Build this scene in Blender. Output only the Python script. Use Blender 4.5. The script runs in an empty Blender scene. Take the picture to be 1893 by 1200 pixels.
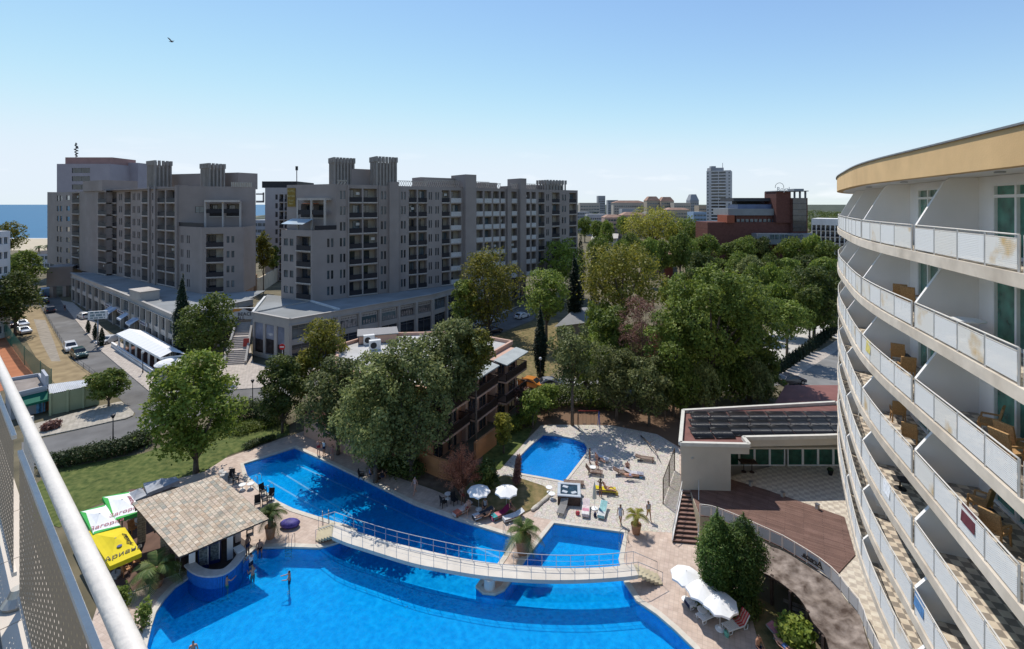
import bpy, math, random
import numpy as np
from mathutils import Vector, Matrix, noise
from mathutils.geometry import tessellate_polygon
F, CX, HY, H = 880.0, 946.5, 378.0, 28.0
PI = math.pi
SC = bpy.context.scene
COL = SC.collection
random.seed(7)

def G(x, y, z=0.0):
    """world point seen at photo coordinate x, y on the level z"""
    Y = F * (H - z) / (y - HY)
    return Vector(((x - CX) * Y / F, Y, z))
def XY(x, Y, z=0.0):
    return Vector(((x - CX) * Y / F, Y, z))
def ZY(y, Y):
    return H - (y - HY) * Y / F
def lerp(a, b, t):
    return a + (b - a) * t

def mw(o):
    m = o.matrix_basis.copy(); p = o.parent
    while p is not None:
        m = p.matrix_basis @ m; p = p.parent
    return m

def tag(o, label=None, cat=None, group=None, kind=None):
    if label: o['label'] = label
    if cat: o['category'] = cat
    if group: o['group'] = group
    if kind: o['kind'] = kind
    return o

def thing(name, label, cat, loc=(0, 0, 0), rz=0.0, group=None, scale=None):
    o = bpy.data.objects.new(name, None); COL.objects.link(o)
    o.empty_display_size = .2
    o.location = loc; o.rotation_euler = (0, 0, rz)
    if scale is not None: o.scale = scale if hasattr(scale, '__len__') else (scale,) * 3
    return tag(o, label, cat, group)

def copy_tree(o, loc=None, rz=None, label=None, group=None, scale=None, mats=None):
    def rec(s, parent):
        c = s.copy(); COL.objects.link(c)
        if parent is not None: c.parent = parent
        for ch in s.children: rec(ch, c)
        return c
    kids = list(o.children)
    c = o.copy(); COL.objects.link(c)
    for k in kids: rec(k, c)
    if loc is not None: c.location = loc
    if rz is not None: c.rotation_euler = (0, 0, rz)
    if scale is not None: c.scale = scale if hasattr(scale, '__len__') else (scale,) * 3
    if label: c['label'] = label
    if group: c['group'] = group
    return c

class MB:
    def __init__(s): s.v = []; s.f = []; s.mi = []; s.cur = 0; s.sm = []; s.smooth = False
    def mat(s, i): s.cur = i; return s
    def add(s, vs, fs):
        o = len(s.v); s.v.extend([tuple(p) for p in vs])
        for f in fs:
            s.f.append([o + i for i in f]); s.mi.append(s.cur); s.sm.append(s.smooth)
        return s
    def poly(s, vs): return s.add(vs, [list(range(len(vs)))])
    def quad(s, a, b, c, d): return s.add([a, b, c, d], [(0, 1, 2, 3)])
    def box(s, c, size, rz=0.0, m=None):
        x, y, z = size[0] / 2, size[1] / 2, size[2] / 2
        vs = [Vector((i, j, k)) for k in (-z, z) for j in (-y, y) for i in (-x, x)]
        R = m if m is not None else Matrix.Rotation(rz, 4, 'Z')
        vs = [R @ v + Vector(c) for v in vs]
        return s.add(vs, [(0, 2, 3, 1), (4, 5, 7, 6), (0, 1, 5, 4), (2, 6, 7, 3), (0, 4, 6, 2), (1, 3, 7, 5)])
    def beam(s, a, b, w, h, up=(0, 0, 1)):
        """box of width w and height h from a to b"""
        a = Vector(a); b = Vector(b); d = (b - a)
        if d.length < 1e-6: return s
        dn = d.normalized(); u = Vector(up)
        sd = dn.cross(u)
        if sd.length < 1e-4: sd = dn.cross(Vector((1, 0, 0)))
        sd.normalize(); u = sd.cross(dn)
        vs = [p + sd * i * w / 2 + u * k * h / 2 for p in (a, b) for (i, k) in ((-1, -1), (1, -1), (1, 1), (-1, 1))]
        return s.add(vs, [(3, 2, 1, 0), (4, 5, 6, 7), (0, 1, 5, 4), (1, 2, 6, 5), (2, 3, 7, 6), (3, 0, 4, 7)])
    def prism(s, poly, z0, z1, cap=True, bottom=False):
        n = len(poly)
        ar = sum(poly[i][0] * poly[(i + 1) % n][1] - poly[(i + 1) % n][0] * poly[i][1] for i in range(n))
        if ar < 0: poly = list(poly)[::-1]
        vs = [(p[0], p[1], z0) for p in poly] + [(p[0], p[1], z1) for p in poly]
        fs = [(i, (i + 1) % n, n + (i + 1) % n, n + i) for i in range(n)]
        if cap: fs.append(tuple(range(n, 2 * n)))
        if bottom: fs.append(tuple(range(n - 1, -1, -1)))
        return s.add(vs, fs)
    def tube(s, pts, r, n=8, caps=True, closed=False):
        pts = [Vector(p) for p in pts]; k = len(pts)
        rs = r if hasattr(r, '__len__') else [r] * k
        vs = []; prev = None
        for i, p in enumerate(pts):
            if closed: d = pts[(i + 1) % k] - pts[i - 1]
            else: d = pts[min(i + 1, k - 1)] - pts[max(i - 1, 0)]
            d = d.normalized() if d.length > 1e-9 else Vector((0, 0, 1))
            if prev is None:
                u = d.cross(Vector((0, 0, 1)))
                if u.length < 1e-3: u = d.cross(Vector((1, 0, 0)))
            else:
                u = prev - d * prev.dot(d)
                if u.length < 1e-4: u = d.cross(Vector((1, 0, .3)))
            u.normalize(); prev = u; w = d.cross(u)
            vs += [p + (u * math.cos(2 * PI * j / n) + w * math.sin(2 * PI * j / n)) * rs[i] for j in range(n)]
        fs = []
        for i in range(k if closed else k - 1):
            a, b = i * n, ((i + 1) % k) * n
            fs += [(a + j, a + (j + 1) % n, b + (j + 1) % n, b + j) for j in range(n)]
        if caps and not closed:
            fs.append(tuple(range(n - 1, -1, -1))); fs.append(tuple((k - 1) * n + j for j in range(n)))
        sm = s.smooth; s.smooth = True; s.add(vs, fs); s.smooth = sm
        return s
    def lathe(s, prof, n=16, c=(0, 0, 0), sx=1, sy=1):
        vs = []; c = Vector(c)
        for (r, z) in prof:
            vs += [c + Vector((r * sx * math.cos(2 * PI * j / n), r * sy * math.sin(2 * PI * j / n), z)) for j in range(n)]
        fs = []
        for i in range(len(prof) - 1):
            a, b = i * n, (i + 1) * n
            fs += [(a + j, a + (j + 1) % n, b + (j + 1) % n, b + j) for j in range(n)]
        fs.append(tuple(range(n - 1, -1, -1))); fs.append(tuple((len(prof) - 1) * n + j for j in range(n)))
        return s.add(vs, fs)
    def ball(s, c, r, n=10, m=6):
        r = r if hasattr(r, '__len__') else (r, r, r)
        prof = [(math.sin(PI * i / m), -math.cos(PI * i / m)) for i in range(m + 1)]
        c = Vector(c); vs = []
        for (a, z) in prof:
            vs += [c + Vector((a * r[0] * math.cos(2 * PI * j / n), a * r[1] * math.sin(2 * PI * j / n), z * r[2])) for j in range(n)]
        fs = []
        for i in range(m):
            p, q = i * n, (i + 1) * n
            fs += [(p + j, p + (j + 1) % n, q + (j + 1) % n, q + j) for j in range(n)]
        sm = s.smooth; s.smooth = True; s.add(vs, fs); s.smooth = sm
        return s
    def sheet(s, outer, z, holes=()):
        loops = [[Vector((p[0], p[1], 0)) for p in l] for l in [outer] + list(holes)]
        tris = tessellate_polygon(loops)
        flat = [p for l in loops for p in l]
        fs = []
        for t in tris:
            a, b, c = (flat[i] for i in t)
            cr = (b - a).cross(c - a).z
            if abs(cr) < 1e-9: continue
            fs.append(t if cr > 0 else t[::-1])
        return s.add([(p.x, p.y, z) for p in flat], fs)
    def merge(s, o):
        k = len(s.v); s.v += o.v; s.f += [[k + i for i in f] for f in o.f]; s.mi += o.mi; s.sm += o.sm
        return s
    def build(s, name, mats, parent=None, world=True, origin=None):
        """world: the vertices are world coordinates; else they are the parent's own"""
        me = bpy.data.meshes.new(name)
        vs = s.v
        o = bpy.data.objects.new(name, me)
        if parent is not None:
            o.parent = parent
            if world:
                im = mw(parent).inverted(); vs = [tuple(im @ Vector(v)) for v in vs]
        elif world and vs:
            if origin is None:
                xs = [v[0] for v in vs]; ys = [v[1] for v in vs]; zs = [v[2] for v in vs]
                origin = Vector(((min(xs) + max(xs)) / 2, (min(ys) + max(ys)) / 2, min(zs)))
            origin = Vector(origin); o.location = origin
            vs = [(v[0] - origin.x, v[1] - origin.y, v[2] - origin.z) for v in vs]
        me.from_pydata(vs, [], s.f)
        if not isinstance(mats, (list, tuple)): mats = [mats]
        for m in mats: me.materials.append(m)
        if len(mats) > 1: me.polygons.foreach_set('material_index', s.mi)
        if any(s.sm): me.polygons.foreach_set('use_smooth', s.sm)
        me.update(); COL.objects.link(o)
        return o

def npmesh(name, verts, faces_n, nper, mats, mi=None):
    """fast mesh of equal-sided faces from arrays"""
    me = bpy.data.meshes.new(name)
    nv = len(verts); nf = faces_n
    me.vertices.add(nv); me.vertices.foreach_set('co', verts.astype(np.float32).ravel())
    me.loops.add(nf * nper); me.loops.foreach_set('vertex_index', np.arange(nf * nper, dtype=np.int32))
    me.polygons.add(nf); me.polygons.foreach_set('loop_start', np.arange(0, nf * nper, nper, dtype=np.int32))
    for m in (mats if isinstance(mats, (list, tuple)) else [mats]): me.materials.append(m)
    if mi is not None: me.polygons.foreach_set('material_index', mi.astype(np.int32))
    me.update(calc_edges=True); me.validate()
    return me
def link(name, me, parent=None):
    o = bpy.data.objects.new(name, me); COL.objects.link(o)
    if parent is not None: o.parent = parent
    return o

def text_mb(txt, size=1.0, depth=.02, shear=0.0):
    """the letters as a mesh builder in the x-z plane, facing -y, centred on the origin"""
    cu = bpy.data.curves.new('lettering', 'FONT'); cu.body = txt; cu.size = size; cu.extrude = depth / 2; cu.shear = shear
    cu.align_x = 'CENTER'; cu.align_y = 'CENTER'; cu.resolution_u = 3
    o = bpy.data.objects.new('lettering', cu); COL.objects.link(o)
    dg = bpy.context.evaluated_depsgraph_get()
    me = bpy.data.meshes.new_from_object(o.evaluated_get(dg))
    mb = MB(); mb.add([(v.co.x, -v.co.z, v.co.y) for v in me.vertices], [list(p.vertices) for p in me.polygons])
    bpy.data.objects.remove(o); bpy.data.meshes.remove(me); bpy.data.curves.remove(cu)
    return mb
def place_mb(mb, origin, ux, uz):
    """re-seat a builder whose x runs along ux and z along uz"""
    ux = Vector(ux).normalized(); uz = Vector(uz).normalized(); uy = uz.cross(ux)
    o = Vector(origin)
    r = MB(); r.f = mb.f; r.mi = mb.mi; r.sm = mb.sm
    r.v = [tuple(o + ux * v[0] + uy * v[1] + uz * v[2]) for v in mb.v]
    return r
def smooth_line(pts, sub=6, closed=False):
    """Catmull-Rom through the points"""
    P = [Vector(p) for p in pts]; n = len(P); out = []
    rng = range(n if closed else n - 1)
    for i in rng:
        if closed: a, b, c, d = P[i - 1], P[i], P[(i + 1) % n], P[(i + 2) % n]
        else: a, b, c, d = P[max(i - 1, 0)], P[i], P[i + 1], P[min(i + 2, n - 1)]
        for k in range(sub):
            t = k / sub
            out.append(.5 * ((2 * b) + (c - a) * t + (2 * a - 5 * b + 4 * c - d) * t * t + (3 * b - a - 3 * c + d) * t ** 3))
    if not closed: out.append(P[-1])
    return out
def resample(pts, n):
    pts = [Vector(p) for p in pts]; L = [0]
    for a, b in zip(pts, pts[1:]): L.append(L[-1] + (b - a).length)
    out = []; j = 0
    for i in range(n):
        t = L[-1] * i / (n - 1)
        while j < len(L) - 2 and L[j + 1] < t: j += 1
        d = L[j + 1] - L[j]
        out.append(pts[j].lerp(pts[j + 1], (t - L[j]) / d if d else 0))
    return out
def path_len(pts): return sum((b - a).length for a, b in zip(pts, pts[1:]))
def at_len(pts, s):
    for a, b in zip(pts, pts[1:]):
        d = (b - a).length
        if s <= d: return a.lerp(b, s / d)
        s -= d
    return pts[-1].copy()
# ---------------------------------------------------------------- materials
_M = {}
def nodes(m):
    m.use_nodes = True; nt = m.node_tree
    return nt, nt.nodes, nt.links
def M(name, col, rough=.75, var=.14, scale=2.0, bump=0.0, bscale=None, metal=0.0, spec=.3, coat=0.0, col2=None, detail=4.0, dirt=0.0):
    """principled surface whose colour wanders a little, so that nothing is perfectly even"""
    if name in _M: return _M[name]
    m = bpy.data.materials.new(name); nt, N, L = nodes(m)
    b = N['Principled BSDF']
    b.inputs['Roughness'].default_value = rough; b.inputs['Metallic'].default_value = metal
    b.inputs['Specular IOR Level'].default_value = spec; b.inputs['Coat Weight'].default_value = coat
    g = N.new('ShaderNodeNewGeometry'); no = N.new('ShaderNodeTexNoise')
    no.inputs['Scale'].default_value = scale; no.inputs['Detail'].default_value = detail
    L.new(g.outputs['Position'], no.inputs['Vector'])
    r = N.new('ShaderNodeValToRGB'); L.new(no.outputs['Fac'], r.inputs['Fac'])
    c = Vector(col); c2 = Vector(col2) if col2 else c * (1 + var)
    r.color_ramp.elements[0].position = .3; r.color_ramp.elements[1].position = .7
    r.color_ramp.elements[0].color = (*(c * (1 - var)), 1); r.color_ramp.elements[1].color = (*c2, 1)
    out = r.outputs['Color']
    if dirt:
        n2 = N.new('ShaderNodeTexNoise'); n2.inputs['Scale'].default_value = scale * .17; n2.inputs['Detail'].default_value = 6
        mp = N.new('ShaderNodeMapping'); mp.inputs['Scale'].default_value = (1.6, 1.6, .25); L.new(g.outputs['Position'], mp.inputs['Vector']); L.new(mp.outputs['Vector'], n2.inputs['Vector'])   # stains run down the walls
        r2 = N.new('ShaderNodeValToRGB'); r2.color_ramp.elements[0].position = .42; r2.color_ramp.elements[1].position = .7
        L.new(n2.outputs['Fac'], r2.inputs['Fac'])
        mx = N.new('ShaderNodeMix'); mx.data_type = 'RGBA'; mx.blend_type = 'MULTIPLY'
        ml = N.new('ShaderNodeMath'); ml.operation = 'MULTIPLY'; ml.inputs[1].default_value = dirt
        L.new(r2.outputs['Color'], ml.inputs[0]); L.new(ml.outputs[0], mx.inputs[0])
        L.new(out, mx.inputs[6]); mx.inputs[7].default_value = (.55, .5, .44, 1); out = mx.outputs[2]
    L.new(out, b.inputs['Base Color'])
    if bump:
        n3 = N.new('ShaderNodeTexNoise'); n3.inputs['Scale'].default_value = bscale or scale * 4
        L.new(g.outputs['Position'], n3.inputs['Vector'])
        bp = N.new('ShaderNodeBump'); bp.inputs['Strength'].default_value = bump; bp.inputs['Distance'].default_value = .05
        L.new(n3.outputs['Fac'], bp.inputs['Height']); L.new(bp.outputs['Normal'], b.inputs['Normal'])
    _M[name] = m
    return m

def Mbrick(name, c1, c2, mortar, w, h, rough=.8, offset=.5, msize=.03, rot=0.0, bump=.3, coords='pos', bias=0.0, rz=None):
    """brick / tile / plank pattern laid in world x-y (or x-z with rot)"""
    if name in _M: return _M[name]
    m = bpy.data.materials.new(name); nt, N, L = nodes(m); b = N['Principled BSDF']
    b.inputs['Roughness'].default_value = rough; b.inputs['Specular IOR Level'].default_value = .25
    g = N.new('ShaderNodeNewGeometry'); mp = N.new('ShaderNodeMapping')
    if coords == 'pos': L.new(g.outputs['Position'], mp.inputs['Vector'])
    else:
        tc = N.new('ShaderNodeTexCoord'); L.new(tc.outputs['Object'], mp.inputs['Vector'])
    mp.inputs['Rotation'].default_value = rz or (0, 0, rot)
    br = N.new('ShaderNodeTexBrick'); L.new(mp.outputs['Vector'], br.inputs['Vector'])
    br.inputs['Scale'].default_value = 1; br.inputs['Brick Width'].default_value = w; br.inputs['Row Height'].default_value = h
    br.inputs['Mortar Size'].default_value = msize; br.offset = offset; br.inputs['Bias'].default_value = bias
    br.inputs['Color1'].default_value = (*c1, 1); br.inputs['Color2'].default_value = (*c2, 1); br.inputs['Mortar'].default_value = (*mortar, 1)
    no = N.new('ShaderNodeTexNoise'); no.inputs['Scale'].default_value = 1.3; no.inputs['Detail'].default_value = 5
    L.new(g.outputs['Position'], no.inputs['Vector'])
    mx = N.new('ShaderNodeMix'); mx.data_type = 'RGBA'; mx.blend_type = 'OVERLAY'; mx.inputs[0].default_value = .35
    L.new(br.outputs['Color'], mx.inputs[6]); L.new(no.outputs['Fac'], mx.inputs[7])
    L.new(mx.outputs[2], b.inputs['Base Color'])
    if bump:
        bp = N.new('ShaderNodeBump'); bp.inputs['Strength'].default_value = bump; bp.inputs['Distance'].default_value = .02; bp.invert = True
        L.new(br.outputs['Fac'], bp.inputs['Height']); L.new(bp.outputs['Normal'], b.inputs['Normal'])
    _M[name] = m; return m

def Mchecker(name, c1, c2, size, rot=0.0):
    if name in _M: return _M[name]
    m = bpy.data.materials.new(name); nt, N, L = nodes(m); b = N['Principled BSDF']
    b.inputs['Roughness'].default_value = .55
    g = N.new('ShaderNodeNewGeometry'); mp = N.new('ShaderNodeMapping'); mp.inputs['Rotation'].default_value = (0, 0, rot)
    L.new(g.outputs['Position'], mp.inputs['Vector'])
    mp.inputs['Location'].default_value = (.013, .017, .37)
    mp.inputs['Scale'].default_value = (1, 1, 0)
    ck = N.new('ShaderNodeTexChecker'); ck.inputs['Scale'].default_value = 1 / size
    ck.inputs['Color1'].default_value = (*c1, 1); ck.inputs['Color2'].default_value = (*c2, 1)
    L.new(mp.outputs['Vector'], ck.inputs['Vector'])
    no = N.new('ShaderNodeTexNoise'); no.inputs['Scale'].default_value = 3; L.new(g.outputs['Position'], no.inputs['Vector'])
    mx = N.new('ShaderNodeMix'); mx.data_type = 'RGBA'; mx.blend_type = 'OVERLAY'; mx.inputs[0].default_value = .4
    L.new(ck.outputs['Color'], mx.inputs[6]); L.new(no.outputs['Fac'], mx.inputs[7]); L.new(mx.outputs[2], b.inputs['Base Color'])
    _M[name] = m; return m

def Mleaf(name, cols, trans=.3, rough=.6):
    """leaf colours differ from leaf to leaf and tree to tree"""
    if name in _M: return _M[name]
    m = bpy.data.materials.new(name); nt, N, L = nodes(m); b = N['Principled BSDF']
    b.inputs['Roughness'].default_value = rough; b.inputs['Specular IOR Level'].default_value = .35
    g = N.new('ShaderNodeNewGeometry'); oi = N.new('ShaderNodeObjectInfo')
    no = N.new('ShaderNodeTexNoise'); no.inputs['Scale'].default_value = .55; no.inputs['Detail'].default_value = 2
    L.new(g.outputs['Position'], no.inputs['Vector'])
    a = N.new('ShaderNodeMath'); a.operation = 'MULTIPLY'; a.inputs[1].default_value = .5
    L.new(g.outputs['Random Per Island'], a.inputs[0])
    c = N.new('ShaderNodeMath'); c.operation = 'MULTIPLY_ADD'; c.inputs[1].default_value = .9
    L.new(no.outputs['Fac'], c.inputs[0]); L.new(a.outputs[0], c.inputs[2])
    d = N.new('ShaderNodeMath'); d.operation = 'SUBTRACT'; d.inputs[1].default_value = .2; L.new(c.outputs[0], d.inputs[0])
    r = N.new('ShaderNodeValToRGB'); L.new(d.outputs[0], r.inputs['Fac'])
    el = r.color_ramp.elements
    el[0].color = (*cols[0], 1); el[0].position = .08; el[1].color = (*cols[-1], 1); el[1].position = .9
    for i, cc in enumerate(cols[1:-1]):
        e = el.new(.08 + .82 * (i + 1) / (len(cols) - 1)); e.color = (*cc, 1)
    hs = N.new('ShaderNodeHueSaturation'); L.new(r.outputs['Color'], hs.inputs['Color'])
    ov = N.new('ShaderNodeMath'); ov.operation = 'MULTIPLY_ADD'; ov.inputs[1].default_value = .65; ov.inputs[2].default_value = .68
    L.new(oi.outputs['Random'], ov.inputs[0]); L.new(ov.outputs[0], hs.inputs['Value'])
    L.new(hs.outputs['Color'], b.inputs['Base Color'])
    t = N.new('ShaderNodeBsdfTranslucent'); L.new(hs.outputs['Color'], t.inputs['Color'])
    mx = N.new('ShaderNodeMixShader'); mx.inputs[0].default_value = trans
    L.new(b.outputs[0], mx.inputs[1]); L.new(t.outputs[0], mx.inputs[2])
    L.new(mx.outputs[0], N['Material Output'].inputs['Surface'])
    _M[name] = m; return m

def Mglass(name, col, rough=.08, var=.5, scale=.6):
    """dark window glass with a curtain or room dimly behind it"""
    return M(name, col, rough, var, scale, spec=.6, coat=.3)

def Mwater(name, tint, rough=.03, bscale=1.6, bump=.25):
    m = bpy.data.materials.new(name); nt, N, L = nodes(m); N.remove(N['Principled BSDF'])
    g = N.new('ShaderNodeNewGeometry'); no = N.new('ShaderNodeTexNoise'); no.inputs['Scale'].default_value = bscale; no.inputs['Detail'].default_value = 4
    no.inputs['Distortion'].default_value = .8
    L.new(g.outputs['Position'], no.inputs['Vector'])
    bp = N.new('ShaderNodeBump'); bp.inputs['Strength'].default_value = bump; bp.inputs['Distance'].default_value = .12
    L.new(no.outputs['Fac'], bp.inputs['Height'])
    tr = N.new('ShaderNodeBsdfTransparent'); tr.inputs['Color'].default_value = (*tint, 1)
    gl = N.new('ShaderNodeBsdfGlossy'); gl.inputs['Roughness'].default_value = rough; L.new(bp.outputs['Normal'], gl.inputs['Normal'])
    fr = N.new('ShaderNodeFresnel'); fr.inputs['IOR'].default_value = 1.33; L.new(bp.outputs['Normal'], fr.inputs['Normal'])
    mx = N.new('ShaderNodeMixShader'); L.new(fr.outputs[0], mx.inputs[0]); L.new(tr.outputs[0], mx.inputs[1]); L.new(gl.outputs[0], mx.inputs[2])
    # scattered light and a ripple net, painted in as blue diffuse colour
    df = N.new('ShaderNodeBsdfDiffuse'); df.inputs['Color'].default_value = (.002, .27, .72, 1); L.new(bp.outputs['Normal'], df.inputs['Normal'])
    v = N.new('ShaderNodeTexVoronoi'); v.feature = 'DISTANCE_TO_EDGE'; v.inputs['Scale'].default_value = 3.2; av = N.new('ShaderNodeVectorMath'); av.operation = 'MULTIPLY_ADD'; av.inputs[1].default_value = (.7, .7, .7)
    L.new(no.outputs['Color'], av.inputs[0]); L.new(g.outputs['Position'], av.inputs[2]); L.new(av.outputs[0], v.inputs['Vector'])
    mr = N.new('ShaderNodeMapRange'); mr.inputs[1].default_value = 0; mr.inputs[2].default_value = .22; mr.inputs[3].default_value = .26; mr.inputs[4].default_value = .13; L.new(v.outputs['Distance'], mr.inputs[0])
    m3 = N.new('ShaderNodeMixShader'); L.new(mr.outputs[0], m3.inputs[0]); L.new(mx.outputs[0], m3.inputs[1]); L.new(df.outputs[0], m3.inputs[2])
    L.new(m3.outputs[0], N['Material Output'].inputs['Surface'])
    return m

def Mperf(name, col, pitch, radius, coords='Object', rough=.5, rust=0.0):
    """sheet metal punched with a grid of round holes; the grid lies in the sheet's own x-z plane"""
    if name in _M: return _M[name]
    m = bpy.data.materials.new(name); nt, N, L = nodes(m); b = N['Principled BSDF']
    b.inputs['Base Color'].default_value = (*col, 1); b.inputs['Roughness'].default_value = rough
    tc = N.new('ShaderNodeUVMap')
    mp = N.new('ShaderNodeMapping'); mp.inputs['Scale'].default_value = (1 / pitch, 1 / pitch, 0); L.new(tc.outputs['UV'], mp.inputs['Vector'])
    fr = N.new('ShaderNodeVectorMath'); fr.operation = 'FRACTION'; L.new(mp.outputs[0], fr.inputs[0])
    sb = N.new('ShaderNodeVectorMath'); sb.operation = 'SUBTRACT'; sb.inputs[1].default_value = (.5, .5, 0); L.new(fr.outputs[0], sb.inputs[0])
    ln = N.new('ShaderNodeVectorMath'); ln.operation = 'LENGTH'; L.new(sb.outputs[0], ln.inputs[0])
    lt = N.new('ShaderNodeMath'); lt.operation = 'LESS_THAN'; lt.inputs[1].default_value = radius / pitch; L.new(ln.outputs['Value'], lt.inputs[0])
    tr = N.new('ShaderNodeBsdfTransparent'); mx = N.new('ShaderNodeMixShader')
    L.new(lt.outputs[0], mx.inputs[0]); L.new(b.outputs[0], mx.inputs[1]); L.new(tr.outputs[0], mx.inputs[2])
    if rust:
        g = N.new('ShaderNodeNewGeometry')
        n2 = N.new('ShaderNodeTexNoise'); n2.inputs['Scale'].default_value = 1.1; n2.inputs['Detail'].default_value = 6; L.new(g.outputs['Position'], n2.inputs['Vector'])
        r2 = N.new('ShaderNodeValToRGB'); r2.color_ramp.elements[0].position = .56; r2.color_ramp.elements[1].position = .72
        r2.color_ramp.elements[0].color = (*col, 1); r2.color_ramp.elements[1].color = (.62, .42, .18, 1)
        L.new(n2.outputs['Fac'], r2.inputs['Fac']); L.new(r2.outputs['Color'], b.inputs['Base Color'])
    L.new(mx.outputs[0], N['Material Output'].inputs['Surface'])
    _M[name] = m; return m
def uv_panel(o, udir):
    """unwrap a flat upright sheet: u along udir, v up, in metres"""
    me = o.data; uv = me.uv_layers.new(name='UVMap'); u = Vector(udir).normalized()
    for lp in me.loops:
        co = me.vertices[lp.vertex_index].co
        uv.data[lp.index].uv = (co.dot(u), co.z)

WALL_T = M('taupe render', (.3, .26, .24), .85, .07, .35, bump=.05, bscale=6, dirt=.35)
WALL_T2 = M('pale taupe concrete', (.48, .44, .4), .85, .08, .6, dirt=.4)
WALL_G = M('grey render', (.29, .29, .31), .85, .08, .5, dirt=.3)
WHITE_W = M('white wall paint', (.84, .82, .79), .8, .05, .7, dirt=.3)
WHITE_P = M('white plastic', (.8, .8, .78), .4, .03, 5)
WHITE_M = M('white painted metal', (.74, .73, .7), .45, .06, 4)
CONC = M('weathered concrete', (.5, .46, .4), .9, .15, 3, dirt=.5)
FABW = M('white canvas', (.82, .81, .79), .9, .03, 3)
GLASS_D = Mglass('dark window glass', (.03, .035, .045))
GLASS_B = Mglass('blue grey window glass', (.09, .12, .14))
RAIL_D = M('dark balcony mesh', (.022, .02, .024), .6, .3, 8)
METAL_D = M('dark metal', (.03, .03, .033), .5, .2, 5, metal=.3)
METAL_G = M('grey steel', (.35, .35, .36), .35, .1, 5, metal=.8)
ASPH = M('asphalt', (.165, .16, .155), .92, .2, .35, bump=.1, bscale=40, dirt=.55, detail=9)
ASPH2 = M('pale asphalt', (.23, .225, .215), .92, .12, .6, bump=.1, bscale=40, dirt=.3)
KERB = M('kerb stone', (.4, .39, .36), .9, .1, 3)
PAVE = Mbrick('sidewalk slabs', (.44, .38, .33), (.5, .44, .38), (.3, .27, .24), .5, .5, .9, .5, .02)
BARK = M('tree bark', (.12, .095, .075), .95, .35, 5, bump=.4, bscale=14)
WOOD_D = M('dark stained wood', (.07, .045, .035), .7, .3, 6)
WOOD_M = M('brown wood', (.2, .12, .075), .65, .3, 6)
TERRA = M('terracotta pot clay', (.36, .19, .11), .85, .15, 6)
BLACK = M('black rubber', (.012, .012, .012), .7, .2, 6)
# ---------------------------------------------------------------- camera, sun, sky
cam = bpy.data.cameras.new('camera'); co = bpy.data.objects.new('camera', cam); COL.objects.link(co)
co.location = (0, 0, H); co.rotation_euler = (PI / 2, 0, 0)
cam.sensor_width = 36; cam.lens = 36 * F / 1893; cam.shift_y = -(600 - HY) / 1893; cam.clip_start = .05; cam.clip_end = 60000
SC.camera = co
AZ, EL = math.radians(-27), math.radians(57)
sunv = Vector((math.sin(AZ) * math.cos(EL), math.cos(AZ) * math.cos(EL), math.sin(EL)))
sl = bpy.data.lights.new('sun', 'SUN'); sl.energy = 3.3; sl.angle = math.radians(.5); sl.color = (1, .95, .87)
so = bpy.data.objects.new('sun', sl); COL.objects.link(so); so.rotation_euler = sunv.to_track_quat('Z', 'Y').to_euler(); so.location = (0, 0, 80)
W = bpy.data.worlds.new('World'); SC.world = W; W.use_nodes = True
nt = W.node_tree; bg = nt.nodes['Background']; sk = nt.nodes.new('ShaderNodeTexSky'); sk.sky_type = 'NISHITA'; sk.sun_disc = False
sk.sun_elevation = EL; sk.sun_rotation = AZ; sk.air_density = 1.0; sk.dust_density = 0.0; sk.ozone_density = 3.4; sk.altitude = 0
# a few thin clouds low over the horizon
tc = nt.nodes.new('ShaderNodeTexCoord'); mp = nt.nodes.new('ShaderNodeMapping'); mp.inputs['Scale'].default_value = (9, 9, 42)
nt.links.new(tc.outputs['Generated'], mp.inputs['Vector'])
cn = nt.nodes.new('ShaderNodeTexNoise'); cn.inputs['Scale'].default_value = 1.0; cn.inputs['Detail'].default_value = 6; nt.links.new(mp.outputs[0], cn.inputs['Vector'])
cr = nt.nodes.new('ShaderNodeValToRGB'); cr.color_ramp.elements[0].position = .57; cr.color_ramp.elements[1].position = .78; nt.links.new(cn.outputs['Fac'], cr.inputs['Fac'])
sep = nt.nodes.new('ShaderNodeSeparateXYZ'); nt.links.new(tc.outputs['Generated'], sep.inputs[0])
band = nt.nodes.new('ShaderNodeMapRange'); band.inputs[1].default_value = .13; band.inputs[2].default_value = .02; nt.links.new(sep.outputs['Z'], band.inputs[0])
ml = nt.nodes.new('ShaderNodeMath'); ml.operation = 'MULTIPLY'; nt.links.new(cr.outputs['Color'], ml.inputs[0]); nt.links.new(band.outputs[0], ml.inputs[1])
m2 = nt.nodes.new('ShaderNodeMath'); m2.operation = 'MULTIPLY'; m2.inputs[1].default_value = .55; nt.links.new(ml.outputs[0], m2.inputs[0])
mix = nt.nodes.new('ShaderNodeMix'); mix.data_type = 'RGBA'; nt.links.new(m2.outputs[0], mix.inputs[0]); 
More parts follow.
